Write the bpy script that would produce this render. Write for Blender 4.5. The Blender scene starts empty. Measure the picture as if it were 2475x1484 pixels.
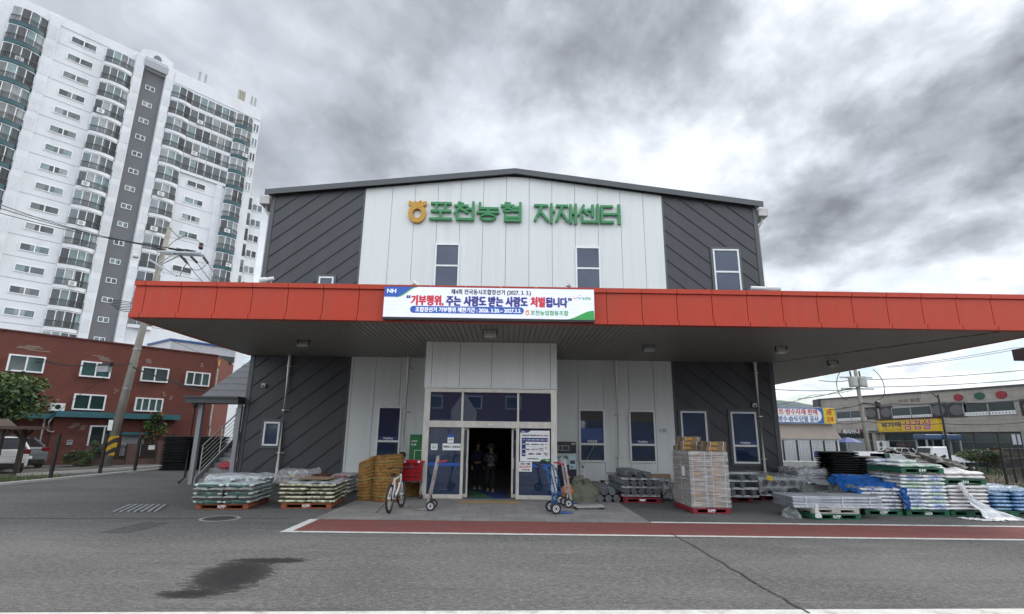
import bpy, bmesh, math, random
from mathutils import Vector, Matrix, Euler, noise as mnoise

SC = bpy.context.scene
COL = SC.collection
rnd = random.Random(7)
R = math.radians

# ------------------------------------------------------------------ camera
CAM_H = 1.8
PITCH, YAW, ROLL = R(13.76), R(0.55), R(0.75)
FPX, CX, CY = 1270.0, 1237.5, 742.0          # focal length in pixels of a 2475 px wide picture
Fw = Vector((math.sin(YAW)*math.cos(PITCH), math.cos(YAW)*math.cos(PITCH), math.sin(PITCH)))
R0 = Fw.cross(Vector((0, 0, 1))).normalized()
U0 = R0.cross(Fw)
Rt = R0*math.cos(ROLL) + U0*math.sin(ROLL)
Up = U0*math.cos(ROLL) - R0*math.sin(ROLL)
cam = bpy.data.cameras.new('camera')
cam.sensor_width = 36.0
cam.lens = 36.0*FPX/2475.0
cam.clip_start, cam.clip_end = 0.05, 9000
camo = bpy.data.objects.new('camera', cam)
COL.objects.link(camo)
camo.matrix_world = Matrix(((Rt.x, Up.x, -Fw.x, 0), (Rt.y, Up.y, -Fw.y, 0), (Rt.z, Up.z, -Fw.z, CAM_H), (0, 0, 0, 1)))
SC.camera = camo

# ------------------------------------------------------------------ sky, sun, exposure
SKYROT, SKYS, SKYA, SKYL, SKYH = -38, 1.0, 0.85, (8.2, 7.1, 1.48), 0.28
SUN_AZ, SUN_EL = R(56), R(48)                 # to the right of the view, high
w = bpy.data.worlds.new('World')
SC.world = w
w.use_nodes = True
nt = w.node_tree
N, L = nt.nodes, nt.links
bg = N['Background']
bg.inputs['Strength'].default_value = 0.1
sky = N.new('ShaderNodeTexSky')
sky.sky_type = 'NISHITA'
sky.sun_disc = False
sky.sun_elevation = SUN_EL
sky.sun_rotation = SUN_AZ
tc = N.new('ShaderNodeTexCoord')
sep = N.new('ShaderNodeSeparateXYZ')
L.new(tc.outputs['Generated'], sep.inputs[0])
def wm(op, a, b=None, c=None):
    n = N.new('ShaderNodeMath'); n.operation = op
    for i, q in enumerate((a, b, c)):
        if q is None: continue
        if isinstance(q, (int, float)): n.inputs[i].default_value = q
        else: L.new(q, n.inputs[i])
    return n.outputs[0]
zc = wm('MAXIMUM', sep.outputs[2], 0.0)
den = wm('ADD', zc, SKYH)
px = wm('DIVIDE', sep.outputs[0], den)
py = wm('DIVIDE', sep.outputs[1], den)
comb = N.new('ShaderNodeCombineXYZ')
L.new(px, comb.inputs[0]); L.new(py, comb.inputs[1])
mp = N.new('ShaderNodeMapping')
mp.inputs['Rotation'].default_value = (0, 0, R(SKYROT))
mp.inputs['Scale'].default_value = (SKYS, SKYS*SKYA, 1)
mp.inputs['Location'].default_value = SKYL
L.new(comb.outputs[0], mp.inputs[0])
def wnoise(scale, detail, rough, dist, vec=None):
    n = N.new('ShaderNodeTexNoise')
    n.inputs['Scale'].default_value = scale
    n.inputs['Detail'].default_value = detail
    n.inputs['Roughness'].default_value = rough
    n.inputs['Distortion'].default_value = dist
    L.new(vec or mp.outputs[0], n.inputs['Vector'])
    return n.outputs[0]
big = wnoise(1.25, 3, 0.5, 0.25)
mid = wnoise(2.9, 8, 0.56, 0.15)
fine = wnoise(8.0, 8, 0.6, 0.1)
dens = wm('ADD', wm('ADD', wm('MULTIPLY', big, 0.37), wm('MULTIPLY', mid, 0.46)), wm('MULTIPLY', fine, 0.17))
# thinner, brighter cloud in the direction of the sun
dp = N.new('ShaderNodeVectorMath'); dp.operation = 'DOT_PRODUCT'
L.new(tc.outputs['Generated'], dp.inputs[0])
dp.inputs[1].default_value = (math.sin(SUN_AZ)*math.cos(SUN_EL), math.cos(SUN_AZ)*math.cos(SUN_EL), math.sin(SUN_EL))
glow = wm('POWER', wm('MAXIMUM', dp.outputs['Value'], 0.0), 9.0)
lowd = N.new('ShaderNodeMapRange')
lowd.inputs['From Min'].default_value = 0.40; lowd.inputs['From Max'].default_value = 0.08
L.new(sep.outputs[2], lowd.inputs['Value'])
dens = wm('SUBTRACT', wm('SUBTRACT', dens, wm('MULTIPLY', glow, 0.03)), wm('MULTIPLY_ADD', lowd.outputs[0], 0.085, 0.022))
wide = wm('POWER', wm('MAXIMUM', dp.outputs['Value'], 0.0), 2.5)
dens = wm('ADD', wm('MULTIPLY', wm('SUBTRACT', dens, 0.5), wm('MULTIPLY_ADD', wide, 1.0, 0.85)), 0.5)
ramp = N.new('ShaderNodeValToRGB')
cr = ramp.color_ramp
cr.elements[0].position = 0.36; cr.elements[0].color = (0.92, 0.95, 1.0, 1)
cr.elements[1].position = 0.66; cr.elements[1].color = (0.205, 0.22, 0.25, 1)
e = cr.elements.new(0.45); e.color = (0.63, 0.67, 0.725, 1)
e = cr.elements.new(0.53); e.color = (0.42, 0.45, 0.50, 1)
L.new(dens, ramp.inputs[0])
# blue gaps, mostly low over the horizon
gap = N.new('ShaderNodeMapRange')
gap.inputs['From Min'].default_value = 0.53; gap.inputs['From Max'].default_value = 0.44
L.new(mid, gap.inputs['Value'])
low = N.new('ShaderNodeMapRange')
low.inputs['From Min'].default_value = 0.34; low.inputs['From Max'].default_value = 0.12
low.inputs['To Min'].default_value = 0.12
L.new(sep.outputs[2], low.inputs['Value'])
gapm = wm('MULTIPLY', gap.outputs[0], low.outputs[0])
# cloud behind the viewpoint is made brighter, added to light the store front
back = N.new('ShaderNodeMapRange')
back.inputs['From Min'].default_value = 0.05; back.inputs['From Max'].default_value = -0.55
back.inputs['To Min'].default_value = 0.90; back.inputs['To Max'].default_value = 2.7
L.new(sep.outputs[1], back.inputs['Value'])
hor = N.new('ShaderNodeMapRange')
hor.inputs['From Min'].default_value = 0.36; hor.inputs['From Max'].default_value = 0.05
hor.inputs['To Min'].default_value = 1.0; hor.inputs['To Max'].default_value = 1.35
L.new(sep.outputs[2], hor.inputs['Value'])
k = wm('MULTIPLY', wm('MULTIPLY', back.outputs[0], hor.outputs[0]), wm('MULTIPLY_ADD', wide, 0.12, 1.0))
cl = N.new('ShaderNodeVectorMath'); cl.operation = 'SCALE'
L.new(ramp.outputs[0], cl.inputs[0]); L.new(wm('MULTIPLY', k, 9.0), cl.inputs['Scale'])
mix = N.new('ShaderNodeMix'); mix.data_type = 'RGBA'
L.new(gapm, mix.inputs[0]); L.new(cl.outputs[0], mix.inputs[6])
skb = N.new('ShaderNodeVectorMath'); skb.operation = 'SCALE'; skb.inputs['Scale'].default_value = 0.9
L.new(sky.outputs[0], skb.inputs[0]); L.new(skb.outputs[0], mix.inputs[7])
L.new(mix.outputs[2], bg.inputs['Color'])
sl = bpy.data.lights.new('sun', 'SUN')
sl.energy = 1.5; sl.angle = R(16); sl.color = (1, 0.96, 0.9)
so = bpy.data.objects.new('sun', sl); COL.objects.link(so)
so.rotation_euler = (math.pi/2 - SUN_EL, 0, math.pi - SUN_AZ)
SC.view_settings.view_transform = 'Standard'
SC.view_settings.look = 'None'
SC.view_settings.exposure = 0.46
SC.view_settings.gamma = 1.0
SC.cycles.use_denoising = True
SC.cycles.max_bounces = 8
SC.cycles.transparent_max_bounces = 16

# ------------------------------------------------------------------ pixel helpers (survey of the photograph)
CAMP = Vector((0, 0, CAM_H))
def ray(x, y): return Fw*FPX + Rt*(x-CX) - Up*(y-CY)
def at(x, y, Y):
    d = ray(x, y); return CAMP + d*(Y/d.y)
def atx(x, y, X):
    d = ray(x, y); return CAMP + d*(X/d.x)
def gnd(x, y, z=0.0):
    d = ray(x, y); return CAMP + d*((z-CAM_H)/d.z)

# ------------------------------------------------------------------ objects
def tag(o, label=None, cat=None, group=None, kind=None):
    if label: o['label'] = label
    if cat: o['category'] = cat
    if group: o['group'] = group
    if kind: o['kind'] = kind
    return o
def thing(name, label, cat, loc=(0, 0, 0), rz=0.0, group=None):
    o = bpy.data.objects.new(name, None); COL.objects.link(o)
    o.empty_display_size = 0.2
    o.location = loc; o.rotation_euler = (0, 0, rz)
    return tag(o, label, cat, group)
def copy_tree(o, parent=None):
    c = o.copy(); COL.objects.link(c)
    if parent: c.parent = parent
    for ch in o.children: copy_tree(ch, c)
    return c
def V(*a): return Vector(a)

class MB:
    def __init__(s): s.v = []; s.f = []; s.m = []
    def add(s, vs, fs, m=0):
        b = len(s.v); s.v += [tuple(p) for p in vs]
        for q in fs: s.f.append(tuple(b+i for i in q)); s.m.append(m)
        return s
    def box(s, x0, x1, y0, y1, z0, z1, m=0):
        vs = [(x, y, z) for z in (z0, z1) for y in (y0, y1) for x in (x0, x1)]
        return s.add(vs, [(0, 2, 3, 1), (4, 5, 7, 6), (0, 1, 5, 4), (2, 6, 7, 3), (0, 4, 6, 2), (1, 3, 7, 5)], m)
    def bar(s, p, q, w, h, m=0, up=(0, 0, 1)):
        p, q = Vector(p), Vector(q); d = (q-p).normalized(); up = Vector(up)
        a = d.cross(up)
        if a.length < 1e-4: a = d.cross(Vector((0, 1, 0)))
        a.normalize(); b = a.cross(d)
        vs = [o + a*(w/2)*sx + b*(h/2)*sz for o in (p, q) for sz in (-1, 1) for sx in (-1, 1)]
        return s.add(vs, [(0, 1, 3, 2), (4, 6, 7, 5), (0, 4, 5, 1), (2, 3, 7, 6), (0, 2, 6, 4), (1, 5, 7, 3)], m)
    def tube(s, pts, r, n=8, m=0, cap=True):
        pts = [Vector(p) for p in pts]; rs = r if isinstance(r, (list, tuple)) else [r]*len(pts)
        rings = []
        for i, p in enumerate(pts):
            d = (pts[min(i+1, len(pts)-1)] - pts[max(i-1, 0)]).normalized()
            a = d.cross(Vector((0, 0, 1)))
            if a.length < 1e-3: a = d.cross(Vector((0, 1, 0)))
            a.normalize(); b = d.cross(a)
            rings.append([p + (a*math.cos(2*math.pi*k/n) + b*math.sin(2*math.pi*k/n))*rs[i] for k in range(n)])
        vs = [q for ring in rings for q in ring]
        fs = [(i*n+k, i*n+(k+1) % n, (i+1)*n+(k+1) % n, (i+1)*n+k) for i in range(len(pts)-1) for k in range(n)]
        if cap: fs += [tuple(range(n))[::-1], tuple((len(pts)-1)*n+k for k in range(n))]
        return s.add(vs, fs, m)
    def prism(s, poly, vec, m=0):
        n = len(poly); vec = Vector(vec); poly = [Vector(p) for p in poly]
        vs = poly + [p+vec for p in poly]
        fs = [tuple(range(n))[::-1], tuple(range(n, 2*n))] + [(i, (i+1) % n, n+(i+1) % n, n+i) for i in range(n)]
        return s.add(vs, fs, m)
    def poly(s, pts, m=0): return s.add(pts, [tuple(range(len(pts)))], m)
    def lathe(s, prof, c=(0, 0, 0), n=16, m=0, axis='z', sx=1, sy=1, cap=True):
        vs = []
        for r, h in prof:
            for k in range(n):
                a = 2*math.pi*k/n; u, v_ = r*math.cos(a)*sx, r*math.sin(a)*sy
                p = (u, v_, h) if axis == 'z' else ((u, h, v_) if axis == 'y' else (h, u, v_))
                vs.append((p[0]+c[0], p[1]+c[1], p[2]+c[2]))
        fs = [(i*n+k, i*n+(k+1) % n, (i+1)*n+(k+1) % n, (i+1)*n+k) for i in range(len(prof)-1) for k in range(n)]
        if cap and prof[0][0] > 1e-6: fs.append(tuple(range(n))[::-1])
        if cap and prof[-1][0] > 1e-6: fs.append(tuple((len(prof)-1)*n+k for k in range(n)))
        return s.add(vs, fs, m)
    def grid(s, fn, nu, nv, m=0):
        vs = [fn(i/nu, j/nv) for j in range(nv+1) for i in range(nu+1)]
        fs = [(j*(nu+1)+i, j*(nu+1)+i+1, (j+1)*(nu+1)+i+1, (j+1)*(nu+1)+i) for j in range(nv) for i in range(nu)]
        return s.add(vs, fs, m)
    def build(s, name, mats, parent=None, off=None, smooth=False, recalc=True, bevel=0, loc=None):
        me = bpy.data.meshes.new(name)
        vs = s.v
        if off is not None: vs = [(x-off[0], y-off[1], z-off[2]) for x, y, z in vs]
        me.from_pydata(vs, [], s.f)
        if not isinstance(mats, (list, tuple)): mats = [mats]
        for q in mats: me.materials.append(q)
        me.polygons.foreach_set('material_index', s.m)
        if recalc:
            b = bmesh.new(); b.from_mesh(me)
            bmesh.ops.recalc_face_normals(b, faces=b.faces); b.to_mesh(me); b.free()
        if smooth: me.polygons.foreach_set('use_smooth', [True]*len(me.polygons))
        o = bpy.data.objects.new(name, me); COL.objects.link(o)
        if parent: o.parent = parent
        if loc is not None: o.location = loc
        if bevel:
            md = o.modifiers.new('bevel', 'BEVEL'); md.width = bevel; md.segments = 2; md.limit_method = 'ANGLE'
        me.update()
        return o

# ------------------------------------------------------------------ materials
def mat(name, col, rough=0.6, metal=0.0, var=0.12, scale=4.0, bump=0.0, bscale=40.0, rand=0.0, spec=0.5, dirt=None, stretch=(1, 1, 1), coords='Object'):
    """Principled with large and small tone variation, optional dirt colour, bump and per-object variation."""
    m = bpy.data.materials.new(name); m.use_nodes = True
    t = m.node_tree; b = t.nodes['Principled BSDF']
    b.inputs['Roughness'].default_value = rough; b.inputs['Metallic'].default_value = metal
    b.inputs['Specular IOR Level'].default_value = spec
    tcn = t.nodes.new('ShaderNodeTexCoord'); mpn = t.nodes.new('ShaderNodeMapping')
    mpn.inputs['Scale'].default_value = stretch
    t.links.new(tcn.outputs[coords], mpn.inputs[0])
    n1 = t.nodes.new('ShaderNodeTexNoise'); n1.inputs['Scale'].default_value = scale; n1.inputs['Detail'].default_value = 6
    n1.inputs['Roughness'].default_value = 0.6
    t.links.new(mpn.outputs[0], n1.inputs['Vector'])
    mr = t.nodes.new('ShaderNodeMapRange')
    mr.inputs['From Min'].default_value = 0.3; mr.inputs['From Max'].default_value = 0.7
    mr.inputs['To Min'].default_value = 1-var; mr.inputs['To Max'].default_value = 1+var
    t.links.new(n1.outputs[0], mr.inputs[0])
    val = mr.outputs[0]
    if rand:
        oi = t.nodes.new('ShaderNodeObjectInfo')
        m2 = t.nodes.new('ShaderNodeMapRange'); m2.inputs['To Min'].default_value = 1-rand; m2.inputs['To Max'].default_value = 1+rand
        t.links.new(oi.outputs['Random'], m2.inputs[0])
        mm = t.nodes.new('ShaderNodeMath'); mm.operation = 'MULTIPLY'
        t.links.new(val, mm.inputs[0]); t.links.new(m2.outputs[0], mm.inputs[1]); val = mm.outputs[0]
    sc = t.nodes.new('ShaderNodeVectorMath'); sc.operation = 'SCALE'
    sc.inputs[0].default_value = col[:3]
    t.links.new(val, sc.inputs['Scale'])
    out = sc.outputs[0]
    if dirt:
        n2 = t.nodes.new('ShaderNodeTexNoise'); n2.inputs['Scale'].default_value = scale*0.7; n2.inputs['Detail'].default_value = 8
        n2.inputs['Roughness'].default_value = 0.7
        t.links.new(mpn.outputs[0], n2.inputs['Vector'])
        r2 = t.nodes.new('ShaderNodeMapRange'); r2.inputs['From Min'].default_value = 0.52; r2.inputs['From Max'].default_value = 0.75
        r2.inputs['To Max'].default_value = dirt[1]
        t.links.new(n2.outputs[0], r2.inputs[0])
        mx = t.nodes.new('ShaderNodeMix'); mx.data_type = 'RGBA'
        t.links.new(r2.outputs[0], mx.inputs[0]); t.links.new(out, mx.inputs[6])
        mx.inputs[7].default_value = (*dirt[0], 1); out = mx.outputs[2]
    t.links.new(out, b.inputs['Base Color'])
    if bump:
        n3 = t.nodes.new('ShaderNodeTexNoise'); n3.inputs['Scale'].default_value = bscale; n3.inputs['Detail'].default_value = 4
        t.links.new(mpn.outputs[0], n3.inputs['Vector'])
        bp = t.nodes.new('ShaderNodeBump'); bp.inputs['Strength'].default_value = bump; bp.inputs['Distance'].default_value = 0.02
        t.links.new(n3.outputs[0], bp.inputs['Height']); t.links.new(bp.outputs[0], b.inputs['Normal'])
    return m
def glow_mat(name, col, s):
    m = bpy.data.materials.new(name); m.use_nodes = True
    b = m.node_tree.nodes['Principled BSDF']
    b.inputs['Base Color'].default_value = (*[c*0.3 for c in col], 1)
    b.inputs['Emission Color'].default_value = (*col, 1); b.inputs['Emission Strength'].default_value = s
    b.inputs['Roughness'].default_value = 0.5
    return m
def glass_mat(name, tint, a=0.35, rough=0.02):
    """Tinted pane: partly see-through, mirror-like at the surface."""
    m = bpy.data.materials.new(name); m.use_nodes = True
    t = m.node_tree; t.nodes.remove(t.nodes['Principled BSDF'])
    o = t.nodes['Material Output']
    tr = t.nodes.new('ShaderNodeBsdfTransparent'); tr.inputs[0].default_value = (*tint, 1)
    df = t.nodes.new('ShaderNodeBsdfDiffuse'); df.inputs[0].default_value = (*[c*0.25 for c in tint], 1)
    m1 = t.nodes.new('ShaderNodeMixShader'); m1.inputs[0].default_value = a
    t.links.new(tr.outputs[0], m1.inputs[1]); t.links.new(df.outputs[0], m1.inputs[2])
    g = t.nodes.new('ShaderNodeBsdfGlossy'); g.inputs['Roughness'].default_value = rough; g.inputs[0].default_value = (0.8, 0.88, 1, 1)
    fr = t.nodes.new('ShaderNodeFresnel'); fr.inputs[0].default_value = 1.6
    ad = t.nodes.new('ShaderNodeMath'); ad.operation = 'MULTIPLY_ADD'; ad.inputs[1].default_value = 1.0; ad.inputs[2].default_value = 0.06
    t.links.new(fr.outputs[0], ad.inputs[0])
    m2 = t.nodes.new('ShaderNodeMixShader')
    t.links.new(ad.outputs[0], m2.inputs[0]); t.links.new(m1.outputs[0], m2.inputs[1]); t.links.new(g.outputs[0], m2.inputs[2])
    t.links.new(m2.outputs[0], o.inputs[0])
    return m
def film_mat(name, col, alpha=0.35, scale=(2, 2, 18), tintvar=0.6, rough=0.22):
    """Stretch film: see-through with whitish streaks and creases."""
    m = bpy.data.materials.new(name); m.use_nodes = True
    t = m.node_tree; b = t.nodes['Principled BSDF']
    b.inputs['Base Color'].default_value = (*col, 1); b.inputs['Roughness'].default_value = rough
    tcn = t.nodes.new('ShaderNodeTexCoord'); mpn = t.nodes.new('ShaderNodeMapping'); mpn.inputs['Scale'].default_value = scale
    t.links.new(tcn.outputs['Object'], mpn.inputs[0])
    n1 = t.nodes.new('ShaderNodeTexNoise'); n1.inputs['Scale'].default_value = 2.0; n1.inputs['Detail'].default_value = 7; n1.inputs['Roughness'].default_value = 0.65
    n1.inputs['Distortion'].default_value = 0.8
    t.links.new(mpn.outputs[0], n1.inputs['Vector'])
    mr = t.nodes.new('ShaderNodeMapRange'); mr.inputs['From Min'].default_value = 0.42; mr.inputs['From Max'].default_value = 0.68
    mr.inputs['To Min'].default_value = alpha*(1-tintvar); mr.inputs['To Max'].default_value = min(1, alpha*(1+tintvar))
    t.links.new(n1.outputs[0], mr.inputs[0]); t.links.new(mr.outputs[0], b.inputs['Alpha'])
    bp = t.nodes.new('ShaderNodeBump'); bp.inputs['Strength'].default_value = 0.5; bp.inputs['Distance'].default_value = 0.03
    t.links.new(n1.outputs[0], bp.inputs['Height']); t.links.new(bp.outputs[0], b.inputs['Normal'])
    return m

def nodes_of(m):
    t = m.node_tree; return t, t.nodes, t.links, t.nodes['Principled BSDF']
def mnode(t, op, a, b=None, c=None):
    n = t.nodes.new('ShaderNodeMath'); n.operation = op
    for i, q in enumerate((a, b, c)):
        if q is None: continue
        if isinstance(q, (int, float)): n.inputs[i].default_value = q
        else: t.links.new(q, n.inputs[i])
    return n.outputs[0]
def rng(t, v, a, b, c=0.0, d=1.0, smooth=False):
    n = t.nodes.new('ShaderNodeMapRange')
    if smooth: n.interpolation_type = 'SMOOTHSTEP'
    for i, q in zip((1, 2, 3, 4), (a, b, c, d)): n.inputs[i].default_value = q
    t.links.new(v, n.inputs[0]); return n.outputs[0]
def mixc(t, f, a, b):
    n = t.nodes.new('ShaderNodeMix'); n.data_type = 'RGBA'
    if isinstance(f, (int, float)): n.inputs[0].default_value = f
    else: t.links.new(f, n.inputs[0])
    for i, q in ((6, a), (7, b)):
        if isinstance(q, tuple): n.inputs[i].default_value = (*q[:3], 1)
        else: t.links.new(q, n.inputs[i])
    return n.outputs[2]
def noi(t, vec, scale, detail=5, rough=0.6, dist=0.0):
    n = t.nodes.new('ShaderNodeTexNoise')
    for kk, q in (('Scale', scale), ('Detail', detail), ('Roughness', rough), ('Distortion', dist)): n.inputs[kk].default_value = q
    t.links.new(vec, n.inputs['Vector']); return n.outputs[0]

def asphalt_mat():
    m = bpy.data.materials.new('asphalt'); m.use_nodes = True
    t, Nn, Ll, b = nodes_of(m)
    g = Nn.new('ShaderNodeNewGeometry'); pos = g.outputs['Position']
    def mapped(sc, rot=0):
        n = Nn.new('ShaderNodeMapping'); n.inputs['Scale'].default_value = sc; n.inputs['Rotation'].default_value = (0, 0, rot)
        Ll.new(pos, n.inputs[0]); return n.outputs[0]
    blot = noi(t, mapped((0.22, 0.4, 1)), 1.0, 6, 0.62, 0.5)
    streak = noi(t, mapped((0.5, 3.2, 1), R(6)), 1.0, 8, 0.7, 0.6)
    grit = noi(t, pos, 55, 3, 0.7)
    coarse = noi(t, mapped((11, 26, 1)), 1.0, 5, 0.8)
    track = noi(t, mapped((0.16, 5.5, 1), R(-4)), 1.0, 5, 0.6, 0.3)
    vo = Nn.new('ShaderNodeTexVoronoi'); vo.inputs['Scale'].default_value = 75; Ll.new(pos, vo.inputs['Vector'])
    c = mixc(t, rng(t, blot, 0.32, 0.7), (0.092, 0.090, 0.087), (0.205, 0.199, 0.187))
    c = mixc(t, rng(t, streak, 0.56, 0.74, 0, 0.6), c, (0.33, 0.315, 0.285))
    c = mixc(t, rng(t, streak, 0.44, 0.28, 0, 0.5), c, (0.085, 0.084, 0.082))
    c = mixc(t, rng(t, grit, 0.35, 0.7, 0, 0.7), c, (0.085, 0.084, 0.082))
    c = mixc(t, rng(t, vo.outputs['Color'], 0.75, 0.95, 0, 0.6), c, (0.36, 0.35, 0.335))
    c = mixc(t, rng(t, coarse, 0.50, 0.66, 0, 0.7), c, (0.31, 0.30, 0.28))
    c = mixc(t, rng(t, coarse, 0.48, 0.33, 0, 0.75), c, (0.060, 0.074, 0.072))
    c = mixc(t, rng(t, track, 0.57, 0.66, 0, 0.42), c, (0.09, 0.088, 0.085))
    sp = Nn.new('ShaderNodeSeparateXYZ'); Ll.new(pos, sp.inputs[0])
    # canopy shade painted into the asphalt along the foot of the store
    canopy_shade = mnode(t, 'MULTIPLY', rng(t, sp.outputs[1], 11.6, 14.5), rng(t, sp.outputs[1], 24, 21))
    canopy_shade = mnode(t, 'MULTIPLY', canopy_shade, rng(t, sp.outputs[0], -13, -7.5))
    c = mixc(t, mnode(t, 'MULTIPLY', canopy_shade, 0.55), c, (0.045, 0.044, 0.043))
    # damp patch with a ragged edge
    def ell(cx, cy, rx, ry, rot=0):
        x = mnode(t, 'SUBTRACT', sp.outputs[0], cx); y = mnode(t, 'SUBTRACT', sp.outputs[1], cy)
        ca, sa = math.cos(rot), math.sin(rot)
        u = mnode(t, 'ADD', mnode(t, 'MULTIPLY', x, ca/rx), mnode(t, 'MULTIPLY', y, sa/rx))
        v_ = mnode(t, 'ADD', mnode(t, 'MULTIPLY', x, -sa/ry), mnode(t, 'MULTIPLY', y, ca/ry))
        return mnode(t, 'SQRT', mnode(t, 'ADD', mnode(t, 'MULTIPLY', u, u), mnode(t, 'MULTIPLY', v_, v_)))
    d = mnode(t, 'MINIMUM', ell(-3.50, 7.50, 0.50, 0.95, R(13)), ell(-3.40, 8.30, 0.62, 0.20, R(3)))
    d = mnode(t, 'MINIMUM', d, ell(-3.55, 6.66, 0.40, 0.20, R(6)))
    jag = noi(t, mapped((6.5, 19, 1)), 1.0, 8, 0.78, 0.2)
    d = mnode(t, 'ADD', d, mnode(t, 'MULTIPLY', mnode(t, 'SUBTRACT', jag, 0.5), 2.7))
    wet = rng(t, d, 0.97, 0.88, 0, 1)
    wet2 = rng(t, d, 0.70, 0.45, 0, 1)
    c = mixc(t, mnode(t, 'MULTIPLY', wet, 0.88), c, (0.020, 0.020, 0.020))
    c = mixc(t, mnode(t, 'MULTIPLY', wet2, 0.6), c, (0.010, 0.010, 0.010))
    Ll.new(c, b.inputs['Base Color'])
    Ll.new(mnode(t, 'SUBTRACT', 0.9, mnode(t, 'MULTIPLY', wet, 0.28)), b.inputs['Roughness'])
    b.inputs['Specular IOR Level'].default_value = 0.3
    bp = Nn.new('ShaderNodeBump'); bp.inputs['Strength'].default_value = 0.8; bp.inputs['Distance'].default_value = 0.014
    Ll.new(mnode(t, 'ADD', mnode(t, 'ADD', grit, vo.outputs['Distance']), coarse), bp.inputs['Height']); Ll.new(bp.outputs[0], b.inputs['Normal'])
    return m
def tile_mat(name, c1, c2, mortar, bw, rh, scale=1.0, msize=0.012, wear=0.5, swap=None, bump=0.3, wearcol=None, wscale=1.3, offset=0.5):
    """Masonry pattern on world position; swap='xz' lays the courses on an upright wall."""
    m = bpy.data.materials.new(name); m.use_nodes = True
    t, Nn, Ll, b = nodes_of(m)
    tcn = Nn.new('ShaderNodeTexCoord'); pos = tcn.outputs['Object']
    if swap:
        s_ = Nn.new('ShaderNodeSeparateXYZ'); Ll.new(pos, s_.inputs[0]); cb = Nn.new('ShaderNodeCombineXYZ')
        Ll.new(mnode(t, 'ADD', s_.outputs[0], s_.outputs[1]), cb.inputs[0]); Ll.new(s_.outputs[2], cb.inputs[1]); vec = cb.outputs[0]
    else: vec = pos
    br = Nn.new('ShaderNodeTexBrick'); Ll.new(vec, br.inputs['Vector'])
    br.inputs['Color1'].default_value = (*c1, 1); br.inputs['Color2'].default_value = (*c2, 1); br.inputs['Mortar'].default_value = (*mortar, 1)
    br.inputs['Scale'].default_value = scale; br.inputs['Mortar Size'].default_value = msize
    br.inputs['Brick Width'].default_value = bw; br.inputs['Row Height'].default_value = rh; br.inputs['Bias'].default_value = 0
    br.offset = offset
    n1 = noi(t, pos, wscale, 7, 0.65)
    c = mixc(t, rng(t, n1, 0.35, 0.7, 0, wear), br.outputs[0], wearcol or tuple(q*0.55 for q in c1))
    n2 = noi(t, pos, 30, 4, 0.6)
    c = mixc(t, rng(t, n2, 0.35, 0.7, 0, 0.25), c, tuple(min(1, q*1.5) for q in c2))
    Ll.new(c, b.inputs['Base Color']); b.inputs['Roughness'].default_value = 0.85; b.inputs['Specular IOR Level'].default_value = 0.3
    bp = Nn.new('ShaderNodeBump'); bp.inputs['Strength'].default_value = bump; bp.inputs['Distance'].default_value = 0.01
    Ll.new(mnode(t, 'SUBTRACT', mnode(t, 'MULTIPLY', n2, 0.4), br.outputs['Fac']), bp.inputs['Height']); Ll.new(bp.outputs[0], b.inputs['Normal'])
    return m
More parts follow.
